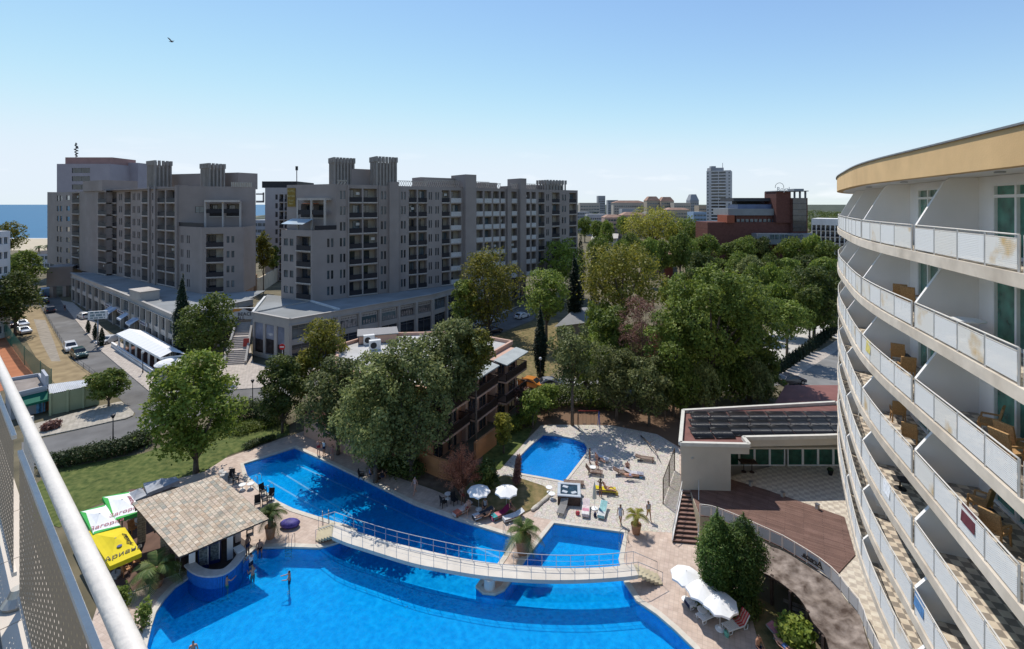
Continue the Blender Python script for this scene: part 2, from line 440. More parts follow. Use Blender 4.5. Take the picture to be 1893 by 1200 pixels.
# the camera's shoulder: very bright sky rolls off softly towards a pale blue white
sp = nt.nodes.new('ShaderNodeSeparateColor'); nt.links.new(sk.outputs[0], sp.inputs[0]); cb_ = nt.nodes.new('ShaderNodeCombineColor')
def mth(op, a, b):
    n = nt.nodes.new('ShaderNodeMath'); n.operation = op
    for i, v in enumerate((a, b)):
        if isinstance(v, (int, float)): n.inputs[i].default_value = v
        else: nt.links.new(v, n.inputs[i])
    return n.outputs[0]
for ch, cap in enumerate((4.55, 5.1, 5.7)): nt.links.new(mth('MULTIPLY', cap, mth('POWER', mth('ADD', 1, mth('POWER', mth('DIVIDE', cap, sp.outputs[ch]), 7.0)), -1 / 7)), cb_.inputs[ch])
nt.links.new(cb_.outputs[0], mix.inputs[6]); mix.inputs[7].default_value = (6.4, 6.5, 6.6, 1)
nt.links.new(mix.outputs[2], bg.inputs['Color']); bg.inputs['Strength'].default_value = .135
SC.view_settings.view_transform = 'Standard'; SC.view_settings.look = 'None'; SC.view_settings.exposure = 0.36; SC.view_settings.gamma = 1
SC.cycles.max_bounces = 8; SC.cycles.diffuse_bounces = 6; SC.cycles.transparent_max_bounces = 12; SC.cycles.use_denoising = True
SC.cycles.caustics_reflective = False; SC.cycles.caustics_refractive = False

# ---------------------------------------------------------------- ground, sea, roads
def gp(*pts, z=0.0): return [G(x, y, z) for x, y in pts]
def sheet(name, pts, z, mat, holes=(), kind='structure', label=None, cat=None, level=None):
    mb = MB(); mb.sheet(pts, z, holes); o = mb.build(name, mat)
    return tag(o, label, cat, None, kind)
pool_px = [(450, 858), (457, 880), (482, 902), (513, 927), (542, 941), (579, 953), (618, 965), (640, 971), (660, 979), (645, 990), (630, 1001), (618, 1005),
           (590, 1013), (533, 1011), (488, 1012), (472, 1014), (455, 1030), (440, 1052), (420, 1075), (400, 1080), (375, 1076), (357, 1064), (350, 1067), (324, 1084), (304, 1106), (288, 1132), (279, 1160),
           (270, 1200), (268, 1250), (330, 1330), (700, 1390), (1150, 1340), (1290, 1260), (1297, 1225), (1284, 1200), (1247, 1164), (1213, 1135), (1177, 1111), (1154, 1075), (1144, 1034), (1155, 984.5), (1024, 967), (971, 1034), (955, 1060), (932, 1090),
           (915, 1098), (893, 1096), (880, 1084), (890, 1070), (915, 1050), (930, 1029), (953, 994), (920, 984), (850, 962), (768, 933), (675, 887.5), (613, 858), (545, 827)]
POOL = [G(x, y) for x, y in pool_px]
kids_px = [(950, 866), (955, 850), (978, 826), (1004, 803), (1030, 805), (1062, 811), (1080, 818), (1086, 828), (1084, 838), (1043, 891), (1010, 884), (965, 876)]
KIDS = [G(x, y) for x, y in kids_px]
shore = [(-376, 391), (-430, 470), (-520, 700), (-650, 1250), (-1200, 3000), (-4000, 9000), (-20000, 50000)]
outer = [(-6000, -400), (6000, -400), (50000, 50000)] + [(-20000, 50000)] + [p for p in shore[::-1][1:]] + [(-1200, 391), (-6000, 391)]
EARTH = M('dry earth and thin grass', (.13, .115, .07), .95, .35, .25, col2=(.2, .165, .1), bump=.2, bscale=8)
gb = MB(); gb.sheet([Vector((x, y, 0)) for x, y in outer], -.03, [POOL, KIDS]); tag(gb.build('ground', EARTH), kind='structure')
LANDM = M('distant wooded land', (.035, .05, .03), .95, .5, .012, col2=(.09, .1, .06))
far = [Vector(p + (0,)) for p in [(-500, 900), (3000, 420), (40000, 8000), (40000, 45000), (-15000, 45000), (-1200, 3000), (-650, 1250)]]
sheet('land', far, -.02, LANDM)
SEA = bpy.data.materials.new('sea water'); _nt, _N, _L = nodes(SEA); _b = _N['Principled BSDF']
_b.inputs['Base Color'].default_value = (.008, .075, .16, 1); _b.inputs['Roughness'].default_value = .5; _b.inputs['Specular IOR Level'].default_value = .12
_g = _N.new('ShaderNodeNewGeometry'); _mp = _N.new('ShaderNodeMapping'); _mp.inputs['Scale'].default_value = (.02, .06, 1); _L.new(_g.outputs['Position'], _mp.inputs[0])
_n = _N.new('ShaderNodeTexNoise'); _n.inputs['Detail'].default_value = 7; _n.inputs['Scale'].default_value = 3; _L.new(_mp.outputs[0], _n.inputs['Vector'])
_bp = _N.new('ShaderNodeBump'); _bp.inputs['Strength'].default_value = .5; _bp.inputs['Distance'].default_value = 1; _L.new(_n.outputs['Fac'], _bp.inputs['Height']); _L.new(_bp.outputs[0], _b.inputs['Normal'])
_r = _N.new('ShaderNodeValToRGB'); _r.color_ramp.elements[0].color = (.008, .09, .2, 1); _r.color_ramp.elements[1].color = (.02, .15, .28, 1); _L.new(_n.outputs['Fac'], _r.inputs[0]); _L.new(_r.outputs[0], _b.inputs['Base Color'])
sheet('sea', [Vector(p + (0,)) for p in [(-60000, 300), (2000, 300), (2000, 2000), (50000, 58000), (-60000, 58000)]], -.6, SEA)
SAND = M('beach sand', (.5, .42, .3), .95, .08, .2)
sheet('beach', [Vector((-2500, 391.5, 0)), Vector((-2500, 300, 0)), Vector((-230, 290, 0)), Vector((-230, 391.5, 0))], -.01, SAND)
FOAM = M('sea foam', (.75, .78, .8), .6, .2, .3)
for k, (a, d) in enumerate(((392.5, 3.5), (401, 1.5))):
    tag(sheet('surf_foam', [Vector((-2500, a, 0)), Vector((-300, a, 0)), Vector((-300, a + d, 0)), Vector((-2500, a + d, 0))], -.5 if k else -.02, FOAM), 'thin white line of surf on the beach', 'surf', 'lines of surf', 'stuff')

road_b = [(40, 818), (78, 810), (140, 796), (206, 781), (232, 776), (247, 770), (250, 764), (242, 757), (225, 741), (200, 716), (170, 691), (136, 666), (113, 632), (93, 598), (75, 567), (60, 545), (100, 538), (115, 556), (164, 621), (186, 647), (225, 682), (275, 722), (320, 735), (420, 720), (480, 716), (560, 694), (700, 655), (850, 608), (960, 569), (1003, 545), (1040, 545), (1012, 566), (984, 592), (901, 625), (800, 655), (640, 698), (560, 725), (486, 745), (420, 752), (300, 795), (247, 818), (206, 830), (151, 842), (96, 852), (40, 870)]
sheet('road', gp(*road_b), 0.0, ASPH)
sheet('parking_road', gp((930, 708), (1000, 700), (1130, 698), (1290, 690), (1440, 684), (1500, 650), (1600, 640), (1600, 730), (1440, 712), (1260, 735), (960, 745)), 0.002, ASPH2)
DRY = M('dry yellow grass lot', (.3, .22, .12), .95, .25, .5, col2=(.36, .27, .15), bump=.2)
sheet('dry_lot', gp((75, 569), (93, 600), (113, 634), (136, 668), (170, 693), (190, 712), (150, 718), (110, 722), (66, 660), (30, 600), (30, 565)), 0.004, DRY)
sheet('worn_path', gp((62, 590), (84, 592), (100, 632), (112, 668), (95, 668), (76, 632)), 0.008, M('worn path stone', (.3, .26, .21), .95, .2, .8))
CLAY = M('orange clay court', (.42, .16, .075), .95, .12, .5)
sheet('tennis_court', gp((-120, 560), (0, 590), (20, 622), (62, 690), (10, 720), (-120, 770)), 0.004, CLAY)
STONEP = Mbrick('rough sidewalk stone', (.4, .36, .29), (.47, .42, .35), (.27, .24, .2), .6, .4, .95, .5, .03, bump=.4)
def slab(name, pts, h, mat, z=0.0):
    mb = MB(); mb.prism([(p.x, p.y) for p in pts], z, z + h); o = mb.build(name, mat); return tag(o, kind='structure')
slab('sidewalk', gp((60, 816), (78, 808), (140, 795), (206, 780), (232, 775), (246, 769), (248, 764), (241, 757), (224, 743), (182, 752), (90, 778), (40, 790)), .13, STONEP, -.02)
slab('sidewalk', gp((112, 556), (135, 560), (215, 628), (300, 690), (330, 712), (440, 700), (470, 672), (540, 690), (700, 650), (850, 604), (960, 566), (975, 560), (852, 612), (700, 658), (562, 696), (480, 718), (420, 722), (322, 737), (275, 724), (186, 649), (164, 623)), .13, PAVE, -.02)
sheet('plaza', gp((330, 712), (440, 704), (470, 680), (455, 600), (435, 600), (400, 690)), .118, PAVE)
GRASSM = M('green lawn', (.07, .125, .02), .95, .4, 1.7, col2=(.16, .18, .05), bump=.8, bscale=22, detail=9, dirt=.3)
GRASSD = M('dry green lawn', (.15, .15, .05), .95, .35, 1.4, col2=(.29, .21, .1), bump=.7, bscale=20, detail=9, dirt=.3)
sheet('lawn', gp((60, 900), (100, 868), (265, 838), (330, 815), (400, 790), (420, 845), (378, 872), (250, 905), (150, 945), (110, 975), (60, 960)), .002, GRASSM)
sheet('lawn', gp((395, 790), (430, 775), (500, 770), (535, 785), (535, 803), (505, 813), (402, 849)), .003, GRASSM)
sheet('lawn', gp((984, 594), (903, 627), (880, 640), (935, 706), (1010, 700), (1060, 660), (1030, 590)), .003, GRASSD)
sheet('lawn', gp((885, 830), (930, 800), (985, 790), (975, 812), (945, 845), (925, 868), (905, 872)), .03, GRASSM)
# pool surround
DECK = Mbrick('pinkish pool deck tiles', (.5, .385, .31), (.57, .45, .37), (.42, .33, .27), .32, .32, .75, 0.0, .012, rot=.4, bump=.15)
PEB = bpy.data.materials.new('crazy stone paving'); _nt, _N, _L = nodes(PEB); _b = _N['Principled BSDF']; _b.inputs['Roughness'].default_value = .9
_g = _N.new('ShaderNodeNewGeometry'); _v = _N.new('ShaderNodeTexVoronoi'); _v.feature = 'DISTANCE_TO_EDGE'; _v.inputs['Scale'].default_value = 3.6; _L.new(_g.outputs['Position'], _v.inputs['Vector'])
_v2 = _N.new('ShaderNodeTexVoronoi'); _v2.inputs['Scale'].default_value = 3.6; _L.new(_g.outputs['Position'], _v2.inputs['Vector'])
_r = _N.new('ShaderNodeValToRGB'); _r.color_ramp.elements[0].position = .02; _r.color_ramp.elements[1].position = .07; _r.color_ramp.elements[0].color = (.3, .26, .2, 1); _L.new(_v.outputs['Distance'], _r.inputs[0])
_mx = _N.new('ShaderNodeMix'); _mx.data_type = 'RGBA'; _mx.inputs[0].default_value = .09; _mx.inputs[6].default_value = (.56, .47, .36, 1); _L.new(_v2.outputs['Color'], _mx.inputs[7])
_hs = _N.new('ShaderNodeHueSaturation'); _hs.inputs['Saturation'].default_value = .6; _L.new(_mx.outputs[2], _hs.inputs['Color'])
_m3 = _N.new('ShaderNodeMix'); _m3.data_type = 'RGBA'; _m3.blend_type = 'MULTIPLY'; _m3.inputs[0].default_value = 1; _L.new(_r.outputs[0], _m3.inputs[6]); _L.new(_hs.outputs[0], _m3.inputs[7])
_r.color_ramp.elements[1].color = (1, 1, 1, 1); _r.color_ramp.elements[0].color = (.62, .6, .57, 1); _L.new(_m3.outputs[2], _b.inputs['Base Color'])
_bp = _N.new('ShaderNodeBump'); _bp.inputs['Strength'].default_value = .4; _bp.inputs['Distance'].default_value = .03; _L.new(_r.outputs[0], _bp.inputs['Height']); _L.new(_bp.outputs[0], _b.inputs['Normal'])
deck_out = gp((60, 1500), (140, 1240), (190, 1090), (235, 1000), (270, 890), (400, 848), (420, 846), (510, 814), (562, 797), (620, 828), (680, 858), (705, 872), (800, 905), (850, 926), (885, 938), (905, 945), (960, 955), (990, 940), (1018, 915), (1012, 905), (965, 893), (930, 882), (905, 880), (930, 862), (946, 842), (975, 812), (1000, 786), (1060, 783), (1130, 786), (1215, 800), (1262, 830), (1270, 900), (1295, 960), (1370, 1090), (1450, 1230), (1520, 1500), (700, 1700))
mb = MB(); mb.sheet(deck_out, 0.0, [POOL, KIDS]); tag(mb.build('pool_deck', DECK), kind='structure')
sheet('stone_paving', gp((905, 881), (931, 863), (947, 843), (976, 813), (1001, 787), (1060, 784), (1130, 787), (1215, 801), (1255, 830), (1258, 900), (1245, 985), (1160, 980), (1026, 962), (985, 955), (1019, 915), (1012, 905)), .004, PEB, [KIDS])
sheet('lawn', gp((905, 883), (935, 879), (968, 886), (1005, 898), (1018, 907), (1012, 920), (985, 940), (958, 952), (905, 940), (880, 928), (850, 905), (872, 890)), .012, GRASSD)
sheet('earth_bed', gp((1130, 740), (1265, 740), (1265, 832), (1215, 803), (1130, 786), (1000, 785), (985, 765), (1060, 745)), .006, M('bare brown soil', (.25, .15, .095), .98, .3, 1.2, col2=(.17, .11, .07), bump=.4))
sheet('earth_bed', gp((680, 862), (760, 840), (900, 830), (905, 870), (880, 925), (800, 903)), .008, M('dark garden soil', (.16, .12, .085), .98, .3, 1.2, bump=.4))  # plain soil colour, darker than the other bed
sheet('earth_bed', gp((1375, 1090), (1430, 1120), (1520, 1240), (1480, 1320), (1400, 1180)), .01, GRASSD)
sheet('plaza', gp((1380, 660), (1423, 612), (1520, 600), (1580, 600), (1580, 640), (1520, 615), (1440, 690), (1380, 700)), .004, M('white plaza stone', (.55, .52, .47), .9, .1, .4, dirt=.3))
sheet('sidewalk', gp((1440, 692), (1530, 640), (1580, 606), (1590, 612), (1545, 650), (1465, 700)), .008, PAVE)

# coping round the water, basins, water
COPE = M('pale coping stone', (.6, .55, .47), .8, .1, 2, dirt=.2)
def ring(poly, out, inn, z0, z1, name):
    n = len(poly); ar = sum(poly[i].x * poly[(i + 1) % n].y - poly[(i + 1) % n].x * poly[i].y for i in range(n)); sg = 1 if ar > 0 else -1
    A, B = [], []
    for i in range(n):
        d1 = (poly[i] - poly[i - 1]).normalized(); d2 = (poly[(i + 1) % n] - poly[i]).normalized()
        nn = Vector((d1.y + d2.y, -d1.x - d2.x, 0)) * sg
        nn = nn.normalized() if nn.length > .2 else Vector((d1.y, -d1.x, 0)) * sg
        A.append(poly[i] + nn * out); B.append(poly[i] - nn * inn)
    mb = MB()
    for i in range(n):
        j = (i + 1) % n
        for (P, Q, za, zb) in ((A, A, z0, z1), (A, B, z1, z1), (B, B, z1, z0 - .15)):
            mb.quad((P[i].x, P[i].y, za), (P[j].x, P[j].y, za), (Q[j].x, Q[j].y, zb), (Q[i].x, Q[i].y, zb))
    o = mb.build(name, COPE); return tag(o, kind='structure')
POOLS = smooth_line(POOL, 1, True)
ring(POOL, .38, .03, .0, .045, 'pool_coping_path'); ring(KIDS, .3, .03, .0, .05, 'kids_coping_path')
def ripple_tilemat(name, cols, scale):  # pool tile with the water's light and dark ripples painted into its colour
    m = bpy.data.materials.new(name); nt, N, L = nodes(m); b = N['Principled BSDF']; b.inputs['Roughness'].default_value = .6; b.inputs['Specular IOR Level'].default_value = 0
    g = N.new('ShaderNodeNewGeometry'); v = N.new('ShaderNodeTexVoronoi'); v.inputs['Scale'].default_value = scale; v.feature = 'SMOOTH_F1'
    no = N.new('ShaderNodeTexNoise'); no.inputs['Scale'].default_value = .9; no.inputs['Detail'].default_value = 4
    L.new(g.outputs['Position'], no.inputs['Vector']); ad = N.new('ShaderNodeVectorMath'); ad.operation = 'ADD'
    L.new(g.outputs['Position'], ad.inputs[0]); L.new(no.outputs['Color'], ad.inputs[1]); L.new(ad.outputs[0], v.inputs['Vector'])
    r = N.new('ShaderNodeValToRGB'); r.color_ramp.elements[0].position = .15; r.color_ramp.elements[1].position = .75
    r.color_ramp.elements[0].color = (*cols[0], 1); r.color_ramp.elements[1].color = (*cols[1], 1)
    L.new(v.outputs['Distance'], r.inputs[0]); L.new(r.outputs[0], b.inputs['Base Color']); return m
TILE = ripple_tilemat('blue pool mosaic', ((.002, .31, .72), (.008, .45, .88)), 2.6)  # the two blues are painted ripple light, not separate tiles
TILE2 = ripple_tilemat('light blue pool mosaic', ((.02, .25, .66), (.03, .33, .78)), 3.5)
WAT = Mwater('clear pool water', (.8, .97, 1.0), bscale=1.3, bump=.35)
def basin(poly, depth, tile, nm):
    mb = MB(); mb.sheet(poly, -depth); n = len(poly)
    for i in range(n):
        a, b = poly[i], poly[(i + 1) % n]; mb.quad((a.x, a.y, 0), (b.x, b.y, 0), (b.x, b.y, -depth), (a.x, a.y, -depth))
    tag(mb.build(nm + '_pool_floor', tile), kind='structure')
    w = MB(); w.sheet(poly, -.1); tag(w.build(nm + '_pool_water', WAT), kind='structure')
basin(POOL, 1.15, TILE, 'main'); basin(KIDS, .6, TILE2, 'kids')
LINEM = M('pale lane tiles', (.2, .5, .8), .5, .1, 3)
for a, b in (((495, 880), (650, 968)), ((521, 866), (700, 975)), ((549, 852), (925, 1022))):
    mb = MB(); p, q = G(a[0], a[1], -.7), G(b[0], b[1], -.7); p.z = q.z = -1.143
    d = (q - p).normalized(); s = Vector((-d.y, d.x, 0)) * .09; mb.quad(p - s, q - s, q + s, p + s)
    tag(mb.build('lane_markings', LINEM), kind='structure')
# ---------------------------------------------------------------- the curved hotel on the right
HC = smooth_line([Vector((10.12, 5.5, 0)), Vector((11.22, 8.4, 0)), Vector((12.37, 11.5, 0)), Vector((13.45, 14.35, 0)), Vector((14.58, 17.4, 0)), Vector((15.8, 20.6, 0)), Vector((17.4, 24, 0)), Vector((19.95, 28.5, 0)), Vector((23.1, 33.75, 0)), Vector((26.6, 38.7, 0)), Vector((31, 43.4, 0)), Vector((37, 47, 0))], 8)
HL = path_len(HC)
def hpt(s, off=0.0, z=0.0):
    """point on the balcony line, off metres into the building"""
    a = at_len(HC, max(0, s - .15)); b = at_len(HC, min(HL, s + .15)); p = at_len(HC, s)
    d = (b - a).normalized(); return Vector((p.x + d.y * off, p.y - d.x * off, z))
def s_at_px(x):
    best = min((abs(hpt(HL * i / 600).x / hpt(HL * i / 600).y * F + CX - x), HL * i / 600) for i in range(1, 440)); return best[1]
RAIL = [.75, 3.55, 6.3, 8.9, 11.45, 13.9, 16.3]
FZ = [H - r - 1.0 for r in RAIL]
DV = [s_at_px(1885), s_at_px(1685), s_at_px(1590)]
DV = [DV[0] - 5.6, DV[0], DV[1], DV[2], DV[2] + 6.2, DV[2] + 12.4, DV[2] + 18.5, DV[2] + 24]
DV = [max(0, d) for d in DV if d < HL]
BD = 1.9
TILE_B = Mchecker('beige and grey balcony tiles', (.6, .51, .4), (.26, .22, .18), .3, .35)
BEIGE = M('beige balcony edge', (.64, .56, .46), .85, .12, 2, dirt=.45)
YEL = M('ochre yellow render', (.68, .46, .23), .85, .06, 1.2, bump=.1, bscale=20, dirt=.35)
CURT = M('green curtain behind glass', (.03, .15, .105), .12, .4, 2.2, spec=.6, coat=.4, col2=(.06, .26, .19))
PERF = Mperf('white punched railing sheet', (.8, .79, .76), .05, .0085)
PERFR = Mperf('rust stained punched railing sheet', (.78, .75, .69), .05, .0085, rust=1)
hotel = thing('hotel_building', 'white curved hotel with an ochre roof band and stacked balconies, filling the right edge', 'hotel', hpt(HL * .4))
def band(s0, s1, o0, o1, z0, z1, mb, n=None):
    n = n or max(2, int((s1 - s0) / .6))
    for i in range(n):
        a, b = lerp(s0, s1, i / n), lerp(s0, s1, (i + 1) / n)
        A, B, C, D = hpt(a, o0), hpt(b, o0), hpt(b, o1), hpt(a, o1)
        v = [(p.x, p.y, z) for z in (z0, z1) for p in (A, B, C, D)]
        mb.add(v, [(0, 3, 2, 1), (4, 5, 6, 7), (0, 1, 5, 4), (2, 3, 7, 6)] + ([(3, 0, 4, 7)] if i == 0 else []) + ([(1, 2, 6, 5)] if i == n - 1 else []))
E_ = HL - .01
mb = MB(); band(0, E_, -.02, .35, 28.95, 29.93, mb); mb.build('roof_fascia', YEL, hotel)
mb = MB(); band(0, E_, -.09, .45, 29.93, 29.985, mb); mb.build('roof_edge_cap', M('grey zinc flashing', (.22, .22, .23), .5, .1, 4, metal=.5), hotel)
mb = MB(); band(0, E_, .35, 9, 28.96, 29.2, mb); mb.build('roof', WHITE_W, hotel)
for k, z in enumerate(FZ):
    mb = MB(); band(0, E_, 0, .16, z - .3, z + .06, mb); mb.mat(2); band(0, E_, .16, 6, z - .26, z - .02, mb); mb.mat(1); band(0, E_, .16, 6, z - .02, z, mb)
    mb.build('floor_slab', [BEIGE, TILE_B, WHITE_W], hotel)
    zt = (28.95 if k == 0 else FZ[k - 1] - .26) - .003
    mb = MB()
    segs = list(zip(DV, DV[1:]))
    for (a, b) in segs:
        w0, w1 = a + .6, min(b - .12, a + 5.2)
        band(a, w0, BD, BD + .2, z, zt, mb, 1); band(w1, b, BD, BD + .2, z, zt, mb, 1); band(w0, w1, BD, BD + .2, zt - .25, zt, mb, 3)
        # window group: frame of white bars, green curtain glass
        fr, pn = MB(), MB(); n = 4; top = zt - .25; tr = z + 2.02
        for i in range(n + 1):
            p = hpt(lerp(w0, w1, i / n), BD + .06); fr.box((p.x, p.y, (z + top) / 2), (.1, .1, top - z), math.atan2(*(hpt(w1, BD) - hpt(w0, BD)).yx))
        for zz in (z + .06, tr, top - .04):
            for i in range(n):
                p, q = hpt(lerp(w0, w1, i / n), BD + .06), hpt(lerp(w0, w1, (i + 1) / n), BD + .06); p.z = q.z = zz; fr.beam(p, q, .09, .1)
        for i in range(n):
            p, q = hpt(lerp(w0, w1, i / n), BD + .1), hpt(lerp(w0, w1, (i + 1) / n), BD + .1)
            pn.quad((p.x, p.y, z), (q.x, q.y, z), (q.x, q.y, top), (p.x, p.y, top))
        wo = fr.build('window', WHITE_P, hotel); pn.build('pane', CURT, wo)
        # railing
        rb = MB(); c0, c1 = a + .14, b - .14; m = 4
        L = [hpt(lerp(c0, c1, i / 16), .07, z + 1.0) for i in range(17)]
        rb.tube(L, .026, 6)
        L2 = [Vector((p.x, p.y, z + .9)) for p in L]; L3 = [Vector((p.x, p.y, z + .13)) for p in L]
        rb.tube(L2, .014, 5); rb.tube(L3, .014, 5)
        for i in range(m + 1):
            p = hpt(lerp(c0, c1, i / m), .07); rb.box((p.x, p.y, z + .52), (.045, .045, .96), .3)
        ro = rb.build('railing', M('cream painted rail', (.62, .58, .52), .5, .08, 4), hotel)
        for i in range(m):
            sa, sb = lerp(c0, c1, i / m) + .04, lerp(c0, c1, (i + 1) / m) - .04
            p, q = hpt(sa, .05), hpt(sb, .05); pb = MB(); pb.quad((p.x, p.y, z + .14), (q.x, q.y, z + .14), (q.x, q.y, z + .89), (p.x, p.y, z + .89))
            po = pb.build('mesh_panel', PERFR if ((k < 2 and a < DV[2] + 1 and (i + k) % 2 == 0) or (i * 7 + k * 5 + int(a)) % 6 == 0) else PERF, ro); uv_panel(po, q - p)
    mb.build('back_wall', WHITE_W, hotel)
    for s in DV:
        p0, p1 = hpt(s, BD), hpt(s, .1); d = (p1 - p0).normalized(); t = Vector((-d.y, d.x, 0)) * .07
        prof = [(0, z), (BD - .12, z), (BD - .12, z + .98), (.95, zt - .12), (.8, zt), (0, zt)]
        mb = MB(); vs = []
        for sg in (-1, 1): vs += [(p0.x + d.x * u + t.x * sg, p0.y + d.y * u + t.y * sg, zz) for u, zz in prof]
        mb.add(vs, [(0, 1, 2, 3, 4, 5), (11, 10, 9, 8, 7, 6)] + [(i, i + 6, (i + 1) % 6 + 6, (i + 1) % 6) for i in range(6)])
        mb.build('divider_wall', WHITE_W, hotel)
mb = MB(); band(0, E_, 4.2, 4.5, 2.3, FZ[-1] - .262, mb); mb.build('ground_floor_wall', M('dull cream wall', (.42, .38, .31), .85, .1, .8), hotel)  # plain cream, duller than the white walls above
for s in DV[1:]:
    mb = MB(); p = hpt(s, 3.4); mb.lathe([(.22, 2.3), (.22, FZ[-1] - .3)], 12, (p.x, p.y, 0)); mb.build('column', WHITE_W, hotel)
for s in (DV[1] + 2.5, DV[2] + 3, DV[3] + 3):
    p = hpt(s, .8); mb = MB(); mb.lathe([(.13, 28.91), (.13, 28.945)], 12, (p.x, p.y, 0)); mb.build('ceiling_lamp', METAL_G, hotel)
# furniture on the balconies
WICK = M('tan wicker', (.42, .25, .11), .8, .3, 30)
def chair_proto(name, mat, label):
    t = thing(name, label, 'chair', (0, 0, 0))
    b = MB(); b.box((0, 0, .42), (.5, .5, .07)); b.build('seat', mat, t, False)
    b = MB(); vs = Matrix.Rotation(math.radians(-12), 4, 'X'); b.box((0, .26, .72), (.5, .06, .6), m=vs); b.build('backrest', mat, t, False)
    for sx in (-1, 1):
        for sy in (-1, 1):
            b = MB(); b.beam((sx * .22, sy * .21, .39), (sx * .235, sy * .24, 0), .045, .045, (0, 1, 0)); b.build('leg', mat, t, False)
        b = MB(); b.beam((sx * .25, -.2, .62), (sx * .25, .24, .66), .05, .05); b.beam((sx * .25, -.2, .62), (sx * .24, -.21, .42), .045, .045, (0, 1, 0)); b.build('armrest', mat, t, False)
    return t
def table_proto(name, mat, label, r=.4, h=.72, square=False):
    t = thing(name, label, 'table')
    b = MB()
    if square: b.box((0, 0, h), (2 * r, 2 * r, .04))
    else: b.lathe([(r, h - .03), (r, h)], 18)
    b.build('tabletop', mat, t, False)
    b = MB(); b.tube([(0, 0, h - .03), (0, 0, .05)], .035, 8); b.build('pedestal', mat, t, False)
    b = MB(); b.lathe([(.24, 0), (.22, .04), (.05, .06)], 12); b.build('base', mat, t, False)
    return t
def on_balcony(k, x, inn):
    """balcony k, along the ray of photo column x, inn metres in from the rail"""
    best = min((abs((CX + F * hpt(HL * i / 900, inn).x / hpt(HL * i / 900, inn).y) - x), HL * i / 900) for i in range(1, 660))[1]
    p = hpt(best, inn); p.z = FZ[k]; d = hpt(best + .2, inn) - hpt(best - .2, inn)
    return p, math.atan2(d.y, d.x)
c0 = chair_proto('wicker_chair', WICK, '')
spots = [(1, 1666, 1.2, 1.2, 'tan wicker chair on the second balcony row down, left of a pair'), (1, 1682, 1.3, 1.0, 'tan wicker chair on the second balcony row down, right of a pair'),
         (2, 1660, 1.2, 1.3, 'tan wicker chair on the third balcony row, half behind a white divider'), (2, 1676, .9, 1.5, 'tan wicker chair on the third balcony row, beside the sloping divider'), (2, 1572, .9, 1.4, 'tan wicker chair on the third balcony row at the far corner of the hotel'),
         (2, 1828, 1.25, 2.6, 'tan wicker chair with its back to green curtains, alone beside a dark table'), (2, 1862, .75, .5, 'tan wicker chair nearest the rail on the third balcony, one of two close together'), (2, 1872, 1.15, .5, 'tan wicker chair nearest the green window, one of two close together'),
         (3, 1660, 1.2, 1.5, 'tan wicker chair in the shade of the fourth balcony row, far bay'), (3, 1682, .9, 1.2, 'tan wicker chair in the fourth balcony row, front of the far bay'), (3, 1812, 1.1, 2.4, 'tan wicker chair on the fourth balcony beside a blue bag'), (3, 1840, .8, .7, 'tan wicker chair on the fourth balcony, right of a dark table')]
for i, (k, x, inn, r, lab) in enumerate(spots):
    p, a = on_balcony(k, x, inn)
    (copy_tree(c0, p, a + r, lab, 'wicker chairs on the hotel balconies') if i else None)
    if i == 0: c0.location = p; c0.rotation_euler = (0, 0, a + r); tag(c0, lab, None, 'wicker chairs on the hotel balconies')
t0 = table_proto('balcony_table', M('dark wicker table', (.03, .028, .03), .6, .3, 20), 'small dark table between wicker chairs on the third balcony', .26, .42, True)
p, a = on_balcony(2, 1848, 1.15); t0.location = p; t0.rotation_euler.z = a; t0['group'] = 'tables on the hotel balconies'
for k, x, inn, lab in ((3, 1826, 1.0, 'small dark table between wicker chairs on the fourth balcony'), (2, 1668, 1.4, 'small dark table half hidden behind the divider of the third balcony'), (4, 1664, 1.0, 'small dark table on the fifth balcony, in deep shade')):
    p, a = on_balcony(k, x, inn); copy_tree(t0, p, a, lab)
tw = table_proto('round_table', WHITE_P, 'round white plastic table on the second balcony in front of the divider', .45, .72)
p, a = on_balcony(1, 1790, 1.1); tw.location = p
cw = chair_proto('plastic_chair', WHITE_P, 'white plastic chair on the fifth balcony, near the round column of balconies'); p, a = on_balcony(5, 1632, .9); cw.location = p; cw.rotation_euler.z = a + 1; cw['group'] = 'white plastic balcony chairs'
for k, x, inn, r, lab in ((4, 1600, .9, 2, 'white plastic chair on the fifth balcony at the far bays'), (6, 1728, .7, 1.2, 'white plastic chair low on the hotel, on the bottom balcony row'), (5, 1640, 1.3, 2.2, 'white plastic chair on the sixth balcony, set against the wall')):
    p, a = on_balcony(k, x, inn); copy_tree(cw, p, a + r, lab)
p, a = on_balcony(3, 1747, 1.1)
dk = thing('folding_chair', 'white framed folding chair with a navy bag on the fourth balcony', 'chair', p, a + 1.2)
b = MB()
for sx in (-.25, .25): b.tube([(sx, -.25, 0), (sx, .25, .85)], .016, 5); b.tube([(sx, .25, 0), (sx, -.25, .5)], .016, 5)
b.build('frame', WHITE_M, dk, False)
b = MB(); b.box((0, 0, .44), (.48, .42, .03)); b.build('seat', M('navy cloth', (.02, .03, .09), .9, .2, 9), dk, False)
b = MB(); b.box((0, .2, .68), (.48, .03, .25), m=Matrix.Rotation(-.5, 4, 'X')); b.build('backrest', M('navy cloth', (.02, .03, .09)), dk, False)

